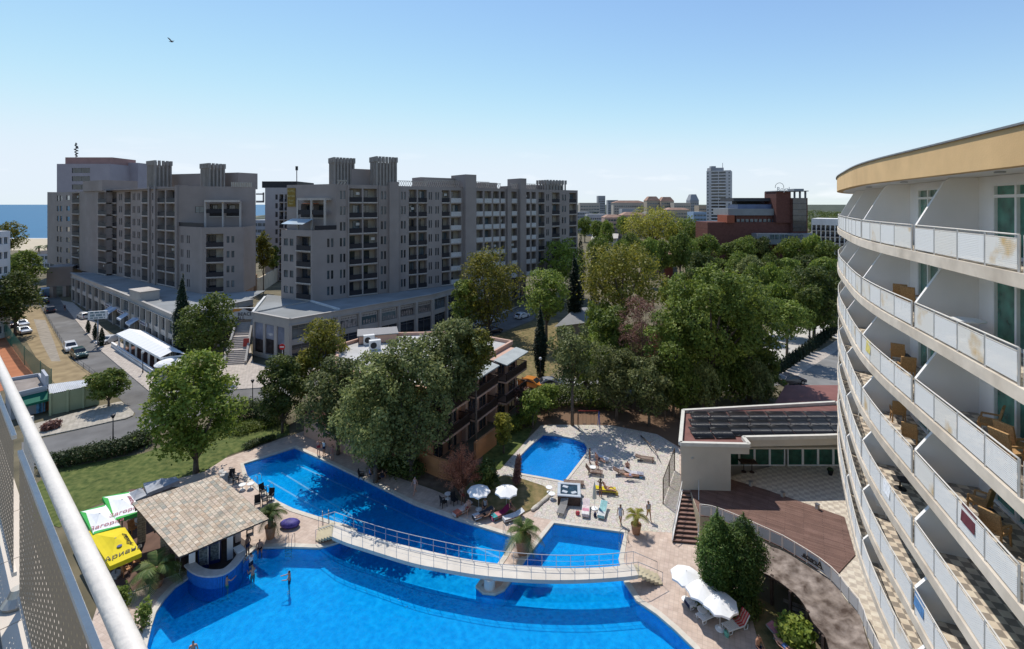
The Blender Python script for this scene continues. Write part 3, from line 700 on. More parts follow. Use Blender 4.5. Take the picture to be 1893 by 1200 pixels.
for k, x, col, lab in ((3, 1792, (.12, .03, .04), 'dark red towel hung over the rail of the fourth balcony row'), (4, 1640, (.75, .75, .75), 'white towel hung over the rail of the fifth balcony row'), (5, 1700, (.08, .2, .4), 'blue towel hung over the rail of the sixth balcony row'), (2, 1606, (.6, .5, .15), 'yellow towel hung over the rail of the third balcony row, far bays')):
    p, a = on_balcony(k, x, .07); q, a = on_balcony(k, x + 6, .07); d = (p - q).normalized() * .38; nn = Vector((-d.y, d.x, 0)).normalized() * .05; m = MB(); u = Vector((0, 0, 1.035)); lo = Vector((0, 0, .45))
    for sg in (-1, 1): m.quad(p - d + u, p + d + u, p + d * .96 + nn * sg + lo, p - d * .97 + nn * sg + lo)
    tag(m.build('towel', M('towel ' + str(col), col, .95, .2, 7)), lab, 'towel', 'towels on the hotel rails')

# ---------------------------------------------------------------- our own balcony at the left edge
own = thing('balcony', 'near balcony with a thick cream handrail and punched metal panel, cutting the left edge', 'balcony', (-1.2, .9, 26.2))
def rp(t, off=0.0, z=0.0):
    d = Vector((-1.235, 1, 0)).normalized(); n = Vector((1, 1.235, 0)).normalized()
    p = Vector((-.651, .8586, 0)) + d * t + n * off; p.z = z; return p
CREAM = M('cream enamelled rail', (.74, .67, .58), .4, .07, 9, bump=.08, bscale=60, spec=.4)
mb = MB(); mb.tube([rp(t, -.018, 27.183) for t in np.linspace(-2.2, 6, 24)], .0185, 18); mb.build('handrail', CREAM, own)
OPERF = Mperf('punched grey metal sheet', (.5, .345, .21), .034, .0042, rough=.55)
for a, b_ in ((-2.2, 1.5), (1.68, 3.9), (4.05, 5.9)):
    fb = MB(); zt, zb = 27.075, 26.53
    pts = [rp(a, -.032, zt), rp(b_, -.032, zt), rp(b_, -.032, zb), rp(a, -.032, zb)]
    for i in (0, 2): fb.beam(pts[i], pts[(i + 1) % 4], .014, .016)
    fo = fb.build('panel_frame', CREAM, own)
    pb = MB(); pb.poly([rp(a, -.034, zb), rp(b_, -.034, zb), rp(b_, -.034, zt), rp(a, -.034, zt)]); po = pb.build('punched_panel', OPERF, own); uv_panel(po, rp(1) - rp(0))
for t in (-1.0, 1.59, 3.97, 5.9):
    pb = MB(); pb.beam(rp(t, .0, 26.46), rp(t, .0, 27.17), .02, .02, (1, 0, 0)); pb.build('post', CREAM, own)
    pb = MB(); p = rp(t, -.03, 26.462); pb.lathe([(.045, 0), (.05, .012), (.03, .035), (.02, .06)], 14, p); pb.build('post_foot', M('steel post foot', (.5, .45, .38), .35, .1, 20, metal=.6), own)
kb = MB()
for i in range(18):
    a, b_ = -2.2 + i * .46, -2.2 + i * .46 + .455
    c = [rp(a, -.085, 0), rp(b_, -.085, 0), rp(b_, .06, 0), rp(a, .06, 0)]; kb.prism([(p.x, p.y) for p in c], 26.1, 26.46)
kb.build('edge_kerb', M('cream edge tiles', (.6, .52, .43), .7, .06, 3), own)
fl = MB(); c = [rp(-2.2, -.085, 0), rp(6, -.085, 0), rp(6, -3.2, 0), rp(-2.2, -3.2, 0)]; fl.prism([(p.x, p.y) for p in c], 26.1, 26.445)
fl.build('floor', Mchecker('grey and brown floor tiles', (.13, .12, .11), (.075, .07, .068), .33, .68), own)

# ---------------------------------------------------------------- annexe, terrace deck, stairs, fence, pergola
TZ = 2.3
rail_px = [(1294, 932), (1320, 936), (1367, 954), (1412, 974), (1446, 989), (1508, 1026), (1546, 1056), (1562, 1077), (1590, 1110), (1604, 1148), (1621, 1181), (1640, 1225), (1655, 1275)]
RL = smooth_line([G(x, y, TZ + 1) for x, y in rail_px], 4)
edge = [Vector((p.x, p.y, 0)) for p in RL]
ter = thing('terrace', 'raised hotel terrace of brown boards and pale tiles beside the annexe', 'terrace', edge[0])
tp = edge + [Vector((29, 20, 0)), Vector((34, 47, 0)), Vector((32, 49, 0)), G(1262, 905, TZ) + Vector((0, .3, 0))] + [G(1275, 906, TZ)]
mb = MB(); mb.prism([(p.x, p.y) for p in tp], .02, TZ - .02, cap=False); mb.build('retaining_wall', M('terrace wall render', (.4, .34, .24), .9, .12, 1, dirt=.4), ter)
mb = MB(); mb.sheet(tp, TZ - .012); mb.build('tiled_floor', Mchecker('pale terrace tiles', (.62, .55, .44), (.48, .41, .33), .42, .5), ter)
def near_edge(i): return edge[i]
wd = [G(x, y, TZ) for x, y in ((1276, 905), (1345, 905), (1349, 886), (1357, 889), (1415, 906), (1561, 957), (1581, 1027), (1547, 1064))]
wd2 = wd + [Vector((p.x, p.y, TZ)) for p in RL if p.y > wd[-1].y + .2][::-1]
mb = MB(); mb.prism([(p.x, p.y) for p in wd2], TZ - .01, TZ + .06); mb.build('board_deck', Mbrick('brown deck boards', (.15, .085, .065), (.21, .125, .1), (.06, .035, .03), 2.6, .15, .7, .5, .012, rot=.55, bump=.5), ter)
fen = thing('terrace_fence', 'grey panel fence with a pale handrail curving round the brown deck', 'fence', edge[0])
FP = resample(RL, 22)
hr = MB(); hr.tube(FP, .03, 6); hr.build('handrail', CREAM, fen)
FPAN = M('grey fence panel', (.45, .44, .43), .6, .06, 2)
for i, p in enumerate(FP):
    b = MB(); b.box((p.x, p.y, TZ + .5), (.06, .06, 1.0), .5); b.build('post', CREAM, fen)
    if i < len(FP) - 1:
        q = FP[i + 1]; d = (q - p).normalized() * .06; b = MB(); b.beam((p.x + d.x, p.y + d.y, TZ + .5), (q.x - d.x, q.y - d.y, TZ + .5), .025, .78); b.build('panel', FPAN, fen)
# sign lettering that hangs on the outside of the fence
i = 9; p = G(1490, 1046, TZ + .5); a = edge[0]
seg = min(range(len(FP) - 1), key=lambda j: ((FP[j] + FP[j + 1]) / 2 - Vector((p.x, p.y, TZ + 1))).length)
d = (FP[seg + 1] - FP[seg]).normalized(); d.z = 0; nrm = Vector((-d.y, d.x, 0)); nrm = nrm if nrm.dot(Vector((-1, -.3, 0))) > 0 else -nrm
c = (FP[seg] + FP[seg + 1]) / 2; c.z = TZ + .55
sg = thing('fence_sign', 'dark cut-out lettering on the terrace fence, seen from behind', 'sign', c)
ux = d if d.cross(Vector((0, 0, 1))).dot(nrm) > 0 else -d
bk = MB(); bk.beam(c + nrm * .045 - ux * .8 + Vector((0, 0, -.22)), c + nrm * .045 + ux * .8 + Vector((0, 0, -.22)), .03, .06); bk.build('fixing_bar', METAL_D, sg)
mir = text_mb('Arena', .56, .05); mir.v = [(-v[0], v[1], v[2]) for v in mir.v]; place_mb(mir, c + nrm * .09, ux, (0, 0, 1)).build('lettering', M('dark brown sign letters', (.045, .035, .03), .6), sg)   # the letters face the deck and are seen from behind
# stairs up to the deck
st = thing('deck_stairs', 'dark brown wooden stairs with white side rails up to the terrace', 'stairs', G(1268, 1005))
b0l, b0r = G(1243, 1003), G(1291, 1007); t0l, t0r = G(1262, 905, TZ), G(1292, 907, TZ)
n = 12
for i in range(n):
    f0, f1 = i / n, (i + 1) / n; z = TZ * (i + 1) / n
    a, b, c, d = (Vector((*(b0l.lerp(t0l, f0)).xy, z)), Vector((*(b0r.lerp(t0r, f0)).xy, z)), Vector((*(b0r.lerp(t0r, f1)).xy, z)), Vector((*(b0l.lerp(t0l, f1)).xy, z)))
    m = MB(); m.prism([(v.x, v.y) for v in (a, b, c + (c - b) * .12, d + (d - a) * .12)], z - .05, z, bottom=True); m.build('tread', M('worn brown tread', (.25, .15, .12), .8, .2, 5), st)
    m = MB(); m.quad((a.x, a.y, z - TZ / n), (b.x, b.y, z - TZ / n), (b.x, b.y, z - .05), (a.x, a.y, z - .05)); m.build('riser', WOOD_D, st)
for (a, b) in ((b0l, t0l), (b0r, t0r)):
    m = MB(); m.beam((a.x, a.y, .12), (b.x, b.y, TZ - .1), .09, .4); m.build('stringer', WHITE_W, st)
    m = MB(); m.tube([(a.x, a.y, .95), (b.x, b.y, TZ + .95)], .03, 6)
    for f in (0, .25, .5, .75, 1): q = a.lerp(Vector((b.x, b.y, TZ)), f); m.tube([(q.x, q.y, q.z), (q.x, q.y, q.z + .95)], .02, 6)
    m.build('handrail', WHITE_M, st)
# annexe
ann = thing('annexe_building', 'cream flat-roofed annexe with black solar panels on the roof and green glass doors', 'building', G(1260, 906, TZ))
CRW = M('cream annexe wall', (.56, .51, .42), .85, .05, .7, dirt=.25)
A0 = G(1259, 906, TZ); A1 = G(1351, 909, TZ); AZT = 6.55
A2 = Vector((19.9, 46.9, 0)); A3 = Vector((34, 47.6, 0)); A4 = Vector((35, 51.5, 0)); A5 = Vector((17.9, 49.4, 0))
mb = MB(); mb.prism([(v.x, v.y) for v in (A0, A1, Vector((A1.x + .9, A2.y, 0)), Vector((A5.x + 1.6, A5.y, 0)), A5)], .02, AZT - .25); mb.build('wall', CRW, ann)
mb = MB(); mb.prism([(v.x, v.y) for v in (Vector((A1.x + .9, A2.y, 0)), A3, A4, Vector((A5.x + 1.6, A5.y, 0)))], .02, AZT - .25, cap=False); mb.build('back_block', CRW, ann)
rf = [A0 + Vector((-.1, -.08, 0)), Vector((A1.x + 1.6, A1.y - .1, 0)), Vector((A1.x + 1.7, A1.y + 1.2, 0)), Vector((29, 44.1, 0)), Vector((35.4, 44.6, 0)), A4 + Vector((.1, .1, 0)), A5 + Vector((-.1, .1, 0))]
rf = [Vector((v.x, v.y, 0)) for v in rf]
mb = MB(); mb.prism([(v.x, v.y) for v in rf], AZT - .85, AZT - .2, bottom=True); mb.mat(1); mb.sheet(rf, AZT - .19)
mb.mat(2)
for i in range(len(rf)):
    a, b = rf[i], rf[(i + 1) % len(rf)]; d = (b - a).normalized() * .0; mb.beam((a.x, a.y, AZT - .04), (b.x, b.y, AZT - .04), .32, .32)
mb.build('roof', [CRW, M('red brown roof paint', (.2, .09, .075), .8, .2, 1, dirt=.4), M('pale parapet cap', (.6, .57, .5), .8, .08, 2)], ann)
SOL = M('black solar tube', (.012, .012, .014), .3, .4, 3, spec=.5)
for r in range(3):
    for c in range(8):
        x0 = (16.9, 17.5, 18.2)[r] + c * 1.95; y0 = 43.9 + r * 1.72 + (0 if c < 2 or r else .45)
        m = MB()
        for q in range(17): m.tube([(x0 + q * .11, y0, AZT - .08), (x0 + q * .11, y0 + 1.64, AZT + .16)], .05, 5)
        m.tube([(x0 - .05, y0, AZT - .1), (x0 + 1.8, y0, AZT - .1)], .05, 6); m.tube([(x0 - .05, y0 + 1.5, AZT + .15), (x0 + 1.8, y0 + 1.5, AZT + .15)], .05, 6)
        tag(m.build('solar_collector', SOL), 'black tube solar collector on the annexe roof, one of many alike', 'solar panel', 'solar collectors on the annexe roof')
DGL = M('green door glass', (.02, .09, .06), .1, .4, 2, spec=.6, coat=.4)
for i in range(8):
    x0 = 20.9 + i * 1.5 + (.25 if i > 3 else 0); y0 = A2.y - .06; m = MB()
    for dx in (0, 1.4): m.box((x0 + dx, y0, TZ + 1.15), (.09, .1, 2.3))
    for zz in (.05, 2.25): m.box((x0 + .7, y0 + .002, TZ + zz), (1.31, .09, .1))
    o = m.build('door', WHITE_P, ann); m = MB(); m.quad((x0, y0 + .02, TZ), (x0 + 1.4, y0 + .02, TZ), (x0 + 1.4, y0 + .02, TZ + 2.3), (x0, y0 + .02, TZ + 2.3)); m.build('pane', DGL, o)
m = MB(); m.add([(20.7, A2.y - .1, TZ + 3.0), (33.5, A2.y - .1, TZ + 3.0), (33.5, A2.y - 1.6, TZ + 2.55), (20.7, A2.y - 1.6, TZ + 2.55), (33.5, A2.y - 1.6, TZ + 2.4), (20.7, A2.y - 1.6, TZ + 2.4)], [(0, 1, 2, 3), (3, 2, 4, 5)]); m.build('awning', M('cream striped awning', (.6, .56, .47), .85, .06, 3), ann)
for x, y in ((1274, 838), (1333, 839)):
    p = G(x, y, 5.2); p.y = A0.y - .06; m = MB(); m.lathe([(.12, -.05), (.16, 0), (.1, .06)], 10, p); m.build('wall_lamp', CONC, ann)
for x, y, lab in ((1447, 918, 'square grey lamp box on the deck edge, left of two'), (1511, 941, 'square grey lamp box on the deck edge, right of two'), (1388, 898, 'square grey lamp box on the shaded corner of the deck')):
    t = thing('bollard_lamp', lab, 'lamp', G(x, y, TZ + .06), .4, 'lamp boxes on the terrace'); m = MB(); m.box((0, 0, .2), (.24, .24, .4)); m.build('housing', CONC, t, False); m = MB(); m.box((0, 0, .42), (.3, .3, .04)); m.build('cap', METAL_G, t, False)
for x, y, lab in ((1375, 872, 'dark terrace table by the annexe corner, left of two'), (1390, 873, 'dark terrace table by the annexe doors, right of two')):
    t = table_proto('terrace_table', WOOD_D, lab, .42, 1.0, True); t.location = G(x, y, TZ); t['group'] = 'dark tables by the annexe'
pt = thing('planter_pot', 'dark pot standing in the shade of the terrace by the annexe', 'pot', G(1535, 878, TZ)); m = MB(); m.lathe([(.16, 0), (.26, .45), (.28, .5), (.24, .5)], 12); m.build('pot', BLACK, pt, False); m = MB(); m.ball((0, 0, .55), (.25, .25, .15)); m.build('soil_and_plant', M('dark plant', (.03, .06, .02)), pt, False)
# pergola roof below the fence
per = thing('pergola', 'weathered brown awning roof on dark posts below the terrace fence', 'pergola', G(1461, 1151))
inn = resample(smooth_line([G(x, y, 2.28) for x, y in ((1385, 985), (1404, 998), (1440, 1015), (1477, 1036), (1539, 1075), (1586, 1132), (1602, 1182), (1630, 1260))], 4), 24)
out = resample(smooth_line([G(x, y, 2.05) for x, y in ((1355, 1040), (1397, 1053), (1451, 1082), (1484, 1115), (1506, 1155), (1524, 1175), (1534, 1205), (1555, 1270))], 4), 24)
mb = MB(); mb.smooth = True; grid = []
for i in range(24):
    row = []
    for j in range(9):
        t = j / 8; p = inn[i].lerp(out[i], t); sag = -.17 * math.sin(PI * t) * (.3 + abs(math.sin(i * 1.05))) + .1 * noise.noise(p * 1.3) + .05 * noise.noise(p * 4)
        p.z = lerp(2.28, 2.05, t) + sag; row.append(p)
    grid.append(row)
mb.v = [tuple(p) for r in grid for p in r]; mb.f = [[i * 9 + j, i * 9 + j + 1, (i + 1) * 9 + j + 1, (i + 1) * 9 + j] for i in range(23) for j in range(8)]; mb.mi = [0] * len(mb.f); mb.sm = [True] * len(mb.f)
PERM = M('weathered brown awning cloth', (.13, .09, .07), .95, .4, 1.6, col2=(.36, .3, .26), bump=.6, bscale=7, dirt=.6, detail=8)
mb.build('awning_roof', PERM, per)
for x, y in ((1395, 1095), (1427, 1118), (1461, 1151), (1493, 1190), (1522, 1240)):
    p = G(x, y); m = MB(); m.box((p.x, p.y, 1.05), (.16, .16, 2.1), .5); m.build('post', WOOD_D, per)
for i in range(0, 23, 3):
    m = MB(); m.beam(inn[i] + Vector((0, 0, -.2)), out[i] + Vector((0, 0, -.22)), .08, .1); m.build('rafter', WOOD_D, per)
m = MB()
for i in range(23): m.beam(out[i] + Vector((.1, .05, -.12)), out[i + 1] + Vector((.1, .05, -.12)), .1, .12)
m.build('edge_beam', WOOD_D, per)
bw = thing('boardwalk_steps', 'grey wooden boardwalk steps in the shade under the pergola', 'steps', G(1500, 1165))
for i in range(9):
    a = G(1455 + i * 11, 1120 + i * 13); m = MB(); m.box((a.x + .6, a.y, .08), (1.5, .28, .06), -.55); m.build('plank', M('grey weathered plank', (.3, .25, .2), .9, .2, 4), bw)
# ---------------------------------------------------------------- facades with real recesses
INNER = M('balcony inner wall', (.3, .26, .2), .85, .2, .35, col2=(.4, .35, .28))
RAIL_L = M('pale balcony railing', (.5, .49, .48), .7, .12, 3)
class Fac:
    def __init__(s, T, wall): s.T = T; s.wall = wall; s.mb = MB(); s.parts = []
    def face(s, A, B, z0, z1, cols, floors, fh, top=None):
        A, B = Vector((A[0], A[1], 0)), Vector((B[0], B[1], 0)); Lh = (B - A).length; d = (B - A) / Lh
        n = Vector((d.y, -d.x, 0)); n = n if n.dot(-A) > 0 else -n
        P = lambda u, z, o=0.0: (A.x + d.x * u - n.x * o, A.y + d.y * u - n.y * o, z)
        q = lambda u0, u1, a, b, o=0.0: s.mb.quad(P(u0, a, o), P(u1, a, o), P(u1, b, o), P(u0, b, o))
        def hole(u0, u1, a, b, dep, back=True):
            s.mb.quad(P(u0, a), P(u0, a, dep), P(u0, b, dep), P(u0, b)); s.mb.quad(P(u1, a), P(u1, a, dep), P(u1, b, dep), P(u1, b))
            s.mb.quad(P(u0, a), P(u1, a), P(u1, a, dep), P(u0, a, dep)); s.mb.quad(P(u0, b), P(u1, b), P(u1, b, dep), P(u0, b, dep))
        def pane(u0, u1, a, b, o, glass, name='window', frame=True):
            m = MB(); m.quad(P(u0, a, o), P(u1, a, o), P(u1, b, o), P(u0, b, o))
            if frame:
                m.mat(1); w = .05
                for (x0, x1, y0, y1) in ((u0, u0 + w, a, b), (u1 - w, u1, a, b), (u0, u1, b - w, b), (u0, u1, a, a + w), ((u0 + u1) / 2 - w / 2, (u0 + u1) / 2 + w / 2, a, b)):
                    m.quad(P(x0, y0, o - .03), P(x1, y0, o - .03), P(x1, y1, o - .03), P(x0, y1, o - .03))
            s.parts.append((name, m, [glass, METAL_D if s.wall is not WHITE_W else WHITE_P], (u1 - u0) * (b - a), (A + d * u0).length))
        rows = [f for f in floors if f + fh <= z1 + .6 and f >= z0 - .2]
        u = 0.0
        for (c0, c1, kind) in sorted(cols):
            if c0 > u + .01: q(u, c0, z0, z1)
            zc = z0
            for f in rows:
                if kind == 'win2': a, b = f + .75, f + 2.55
                elif kind == 'win1': a, b = f + 1.0, f + 2.5
                elif kind == 'strip': a, b = f + .95, f + fh - .35
                else: a, b = f + .12, min(f + fh - .3, z1 - .15)
                if b > z1 - .1: continue
                q(c0, c1, zc, a)
                w = c1 - c0
                if kind == 'win2':
                    g = w * .16; hw = (w - 3 * g) / 2
                    for k in (0, 1):
                        x0 = c0 + g + k * (hw + g); hole(x0, x0 + hw, a, b, .18); pane(x0, x0 + hw, a, b, .18, GLASS_B if (k + int(f)) % 3 else GLASS_D)
                    q(c0, c0 + g, a, b); q(c0 + g + hw, c0 + 2 * g + hw, a, b); q(c1 - g, c1, a, b)
                elif kind in ('win1', 'strip'):
                    hole(c0 + .1, c1 - .1, a, b, .2); pane(c0 + .1, c1 - .1, a, b, .2, GLASS_D if kind == 'strip' else GLASS_B)
                    q(c0, c0 + .1, a, b); q(c1 - .1, c1, a, b)
                else:
                    x0, x1 = c0 + .12, c1 - .12; dep = 1.5
                    q(c0, x0, a, b); q(x1, c1, a, b); hole(x0, x1, a, b, dep)
                    m = MB(); m.quad(P(x0, a, dep), P(x1, a, dep), P(x1, b, dep), P(x0, b, dep)); s.parts.append(('recess_wall', m, [INNER], .01, A.length))
                    k = random.random(); dw = (x1 - x0) * (.45 if k < .5 else .55); xo = x0 + (.12 if k < .7 else (x1 - x0 - dw - .1))
                    pane(xo, xo + dw, a, b - .3, dep - .05, GLASS_D if k < .75 else GLASS_B, 'balcony_door')
                    if random.random() < .13: m = MB(); c_ = (x1 - .5); m.beam(P(c_ - .4, a + 1.9, dep - .2), P(c_ + .4, a + 1.9, dep - .2), .3, .6); s.parts.append(('air_conditioner', m, [WHITE_M], .2, A.length))
                    m = MB(); ro = -.12 if kind == 'balL' else .02
                    for (e0, e1, o0, o1) in ((x0 - .02, x1 + .02, ro, ro),):
                        m.beam(P(e0, a + .5, ro), P(e1, a + .5, ro), .05, 1.0)
                    if ro < 0: m.beam(P(x0, a + .5, .4), P(x0, a + .5, ro), .05, 1.0); m.beam(P(x1, a + .5, .4), P(x1, a + .5, ro), .05, 1.0)
                    m.beam(P(x0 - .03, a + 1.03, ro), P(x1 + .03, a + 1.03, ro), .09, .06)
                    s.parts.append(('balcony_railing', m, [RAIL_L if kind == 'balL' else RAIL_D], (x1 - x0) * 1.0, (A + d * c0).length))
                    m = MB(); m.beam(P(x0 - .1, a - .1, -.02), P(x1 + .1, a - .1, -.02), .3, .2); s.parts.append(('balcony_slab', m, [WALL_T2], .3, A.length))
                zc = b
            q(c0, c1, zc, z1); u = c1
        if u < Lh - .01: q(u, Lh, z0, z1)
    def done(s):
        s.mb.build('wall', s.wall, s.T)
        names = {}
        for p in s.parts: names.setdefault(p[0], []).append(p)
        for nm, L in names.items():
            L.sort(key=lambda p: -p[3] / max(p[4], 1) ** 2)
            for p in L[:98]: p[1].build(nm, p[2], s.T)
            rest = L[98:]
            if rest:
                m = MB(); mats = []
                for p in rest:
                    for k in range(len(p[1].mi)):
                        mt = p[2][p[1].mi[k]]
                        if mt not in mats: mats.append(mt)
                        p[1].mi[k] = mats.index(mt)
                    m.merge(p[1])
                tag(m.build(nm, mats, s.T), kind='stuff')
def px_t(A, B, x):
    """metres along A-B at photo column x"""
    k = (x - CX) / F; d = Vector((B[0] - A[0], B[1] - A[1])); L = d.length; d /= L
    return (k * A[1] - A[0]) / (d.x - k * d.y)
def pcols(A, B, lst):
    out = []
    for a, b, k in lst:
        u, v = px_t(A, B, a), px_t(A, B, b); out.append((min(u, v), max(u, v), k))
    return out
def rect4(A, B, depth, away=True):
    d = Vector((B[0] - A[0], B[1] - A[1], 0)).normalized(); n = Vector((d.y, -d.x, 0)); n = n if n.dot(Vector((A[0], A[1], 0))) > 0 else -n
    A, B = Vector((A[0], A[1], 0)), Vector((B[0], B[1], 0)); return [A, B, B + n * depth, A + n * depth]
ROOFG = M('grey felt roof', (.27, .28, .28), .95, .12, .3, dirt=.4)
def crown(T, c, w, dpt, z0, z1, rz, n=7, m=5):
    """roof turret of tall flared fins"""
    R = Matrix.Rotation(rz, 4, 'Z'); mb = MB(); mb.box((c[0], c[1], (z0 + z1 - 1.4) / 2), (w * .86, dpt * .86, z1 - 1.4 - z0), rz)
    def fin(x, y):
        for (a, b, s_) in ((z0, z1 - 1.2, .34), (z1 - 1.2, z1, .5)):
            p = R @ Vector((x * (1 if a == z0 else 1.03), y * (1 if a == z0 else 1.03), (a + b) / 2)); mb.box((c[0] + p.x, c[1] + p.y, p.z), (s_, s_, b - a), rz)
    for i in range(n):
        for sy in (-1, 1): fin((i / (n - 1) - .5) * w, sy * dpt / 2)
    for i in range(1, m - 1):
        for sx in (-1, 1): fin(sx * w / 2, (i / (m - 1) - .5) * dpt)
    mb.build('roof_turret', M('turret concrete', (.3, .275, .25), .9, .1, .8, dirt=.3), T)

FH = 3.4; FLS = [8 + FH * i for i in range(7)]
# --- the long block in the middle
A = Vector((-41.5, 98.9, 0)); Bd = Vector((27.2, 20.8, 0)).normalized()
mid = thing('apartment_building', 'long taupe apartment block with a gold banner, right of the open stairway', 'apartment block', (A.x, A.y, 8))
f = Fac(mid, WALL_T)
pt_ = lambda x: A + Bd * px_t(A, A + Bd, x)
M0, M1 = pt_(622), pt_(1068)
Dm = Vector((-8.4, 4, 0)).normalized()
W1 = A + Dm * 9.3
f.face(W1, A, 7.7, 22.6, pcols(W1, A, [(524, 533, 'win1'), (535, 543, 'win1'), (547, 575, 'bal')]), FLS[:4], FH)
f.face(A, M0, 7.7, 22.6, pcols(A, M0, [(602, 619, 'win2')]), FLS[:4], FH)
EW = M0 + Dm * 15.2
f.face(EW, M0, 22.3, 32.4, [(4.4, 7.4, 'bal'), (8.2, 12.2, 'bal')], FLS[4:6], FH)
cm = [(626, 641, 'win2'), (645, 670, 'bal'), (671, 698, 'bal'), (702, 716, 'win2'), (739, 752, 'win2'), (755, 771, 'bal'), (772.5, 790, 'bal'), (791, 800, 'win2'), (803, 813, 'win2'), (816, 832, 'bal'), (833, 853, 'balL'),
      (879, 893, 'balL'), (895, 909, 'balL'), (911, 923, 'balL'), (925, 934, 'balL'), (945, 956, 'balL'), (971, 980, 'balL'), (982, 991, 'balL'), (995, 1007, 'bal'), (1009, 1016, 'win2'), (1020, 1035, 'bal'), (1037, 1048, 'win2'), (1052, 1066, 'bal')]
f.face(M0, M1, 7.7, 32.3, pcols(M0, M1, cm), FLS, FH)
f.mb.mat(0)
R4 = rect4(M0, M1, 15); f.mb.sheet([(p.x, p.y) for p in R4], 32.0)
n_ = (R4[3] - R4[0]).normalized()
f.mb.quad(*[(p.x, p.y, z) for p, z in ((M1, 7.7), (R4[2], 7.7), (R4[2], 32.3), (M1, 32.3))]); f.mb.quad(*[(p.x, p.y, z) for p, z in ((R4[2], 7.7), (R4[3], 7.7), (R4[3], 32.3), (R4[2], 32.3))])
f.mb.quad(*[(p.x, p.y, z) for p, z in ((EW, 7.7), (R4[3], 7.7), (R4[3], 32.3), (EW, 32.3))])
wp = [A, M0, EW, W1]; f.mb.sheet([(p.x, p.y) for p in wp], 22.4)
f.mb.sheet([(p.x, p.y) for p in (M0, R4[3], EW)], 32.05)
f.mb.quad(*[(p.x, p.y, z) for p, z in ((W1, 7.7), (EW, 7.7), (EW, 22.6), (W1, 22.6))])
rzm = math.atan2(Bd.y, Bd.x)
def pil(x0, x1, z1, out=.8, z0=7.7, back=3.0):
    a, b = pt_(x0), pt_(x1); m = [a - n_ * out, b - n_ * out, b + n_ * back, a + n_ * back]; f.mb.prism([(p.x, p.y) for p in m], z0, z1)
pil(718, 735, 33.2, .7); pil(856, 876, 35.6, 1.2, back=6); pil(936, 943, 33.0, .6); pil(958, 969, 35.2, 1.0, back=5); pil(700, 702, 32.3, .25); pil(642, 644.5, 32.3, .25)
f.done()
def back_px(fn, n, off, want):
    x = min(range(60, 1100), key=lambda x: abs(CX + F * (fn(x) + n * off).x / (fn(x) + n * off).y - want)); return fn(x) + n * off
crown(mid, back_px(pt_, n_, 2.2, 709), 4.6, 3.6, 31.8, 38.9, rzm, 7, 5)
crown(mid, back_px(pt_, n_, 7, 632), 4.3, 3.4, 31.8, 38.6, rzm, 7, 5)
c = pt_(1030) + n_ * 2.5; crown(mid, c, 7.0, 4.5, 31.8, 35.2, rzm, 7, 5)
m = MB(); a, b = pt_(664) + n_ * 5, pt_(706) + n_ * 5; p4 = rect4(a, b, 5); m.prism([(p.x, p.y) for p in p4], 32, 36.2); m.build('roof_block', WALL_T, mid)
for x0, x1, h in ((792, 855, 34.8), (1000, 1022, 33.8), (905, 935, 34.0)):
    m = MB(); a, b = pt_(x0) + n_ * 4, pt_(x1) + n_ * 4; p4 = rect4(a, b, 5); m.prism([(p.x, p.y) for p in p4], 32, h); m.build('roof_block', WALL_T, mid)
LATT = M('pale lattice parapet', (.42, .39, .34), .8, .1, 3)
def lattice(x0, x1, h, o=.15, base=32.3):
    a, b = pt_(x0) + n_ * o, pt_(x1) + n_ * o; L = (b - a).length; k = int(L / .55); m = MB()
    for i in range(k):
        p, q = a.lerp(b, i / k), a.lerp(b, (i + 1) / k); p.z = q.z = base; u = Vector((0, 0, h))
        m.beam(p, q + u, .08, .06); m.beam(q, p + u, .08, .06)
    a.z = b.z = base + h; m.beam(a, b, .12, .12); m.build('lattice_parapet', LATT, mid)
lattice(736, 790, 1.2); lattice(790, 855, 1.7, 1.5); lattice(878, 905, 1.6); lattice(906, 934, 1.4, 2); lattice(944, 957, 1.5); lattice(970, 992, 1.5); lattice(624, 642, .9)
m = MB()   # two deep loggias on the end wall above the low wing
e0 = M0 + Dm * 1.5; e1 = M0 + Dm * 9.8; on = Vector((-Dm.y, Dm.x, 0)); on = on if on.dot(-M0) > 0 else -on
for zz in (28.9,): m.prism([(p.x, p.y) for p in (e0, e1, e1 + on * 1.8, e0 + on * 1.8)], zz, zz + .5, bottom=True)
for u in (1.6, 5.5, 9.7): p = M0 + Dm * u + on * 1.65; m.box((p.x, p.y, 25.7), (.35, .35, 6.4), math.atan2(Dm.y, Dm.x))
m.build('loggia_frame', WALL_T2, mid)
m = MB(); p, q = M0 + Dm * 1.6 + on * 1.7, M0 + Dm * 9.7 + on * 1.7; p.z = q.z = 26.3; m.beam(p, q, .06, 1.0); m.build('balcony_railing', RAIL_D, mid)
m = MB(); a, b = W1 + Vector((0, 0, 24.9)) - Dm * .3 - on * 2.6, W1 - Dm * 6.8 + Vector((0, 0, 24.9)) - on * 2.6; m.quad(a, b, b + on * 2.9 - Vector((0, 0, 1.1)), a + on * 2.9 - Vector((0, 0, 1.1))); m.build('sloping_canopy', M('pale blue glazed canopy', (.42, .5, .55), .3, .1, 1, spec=.5), mid)
m = MB(); p = M0 + Dm * 8.6 + on * .4; m.beam(p + Vector((0, 0, 28.2)), p + Dm * -3.4 + Vector((0, 0, 28.2)), 1.9, .12); m.build('orange_awning', M('orange awning', (.45, .13, .05), .8, .1, 3), mid)
m = MB(); p, q = A + (M0 - A) * .1 + Vector((0, 0, 23.1)), M0 + Vector((0, 0, 23.1)); m.beam(p, q, .06, .9); m.build('balcony_railing', RAIL_D, mid)
bnr = thing('gold_banner', 'ochre banner with pale lettering hung high on the end wall of the middle block', 'banner', EW + Vector((0, 0, 28)))
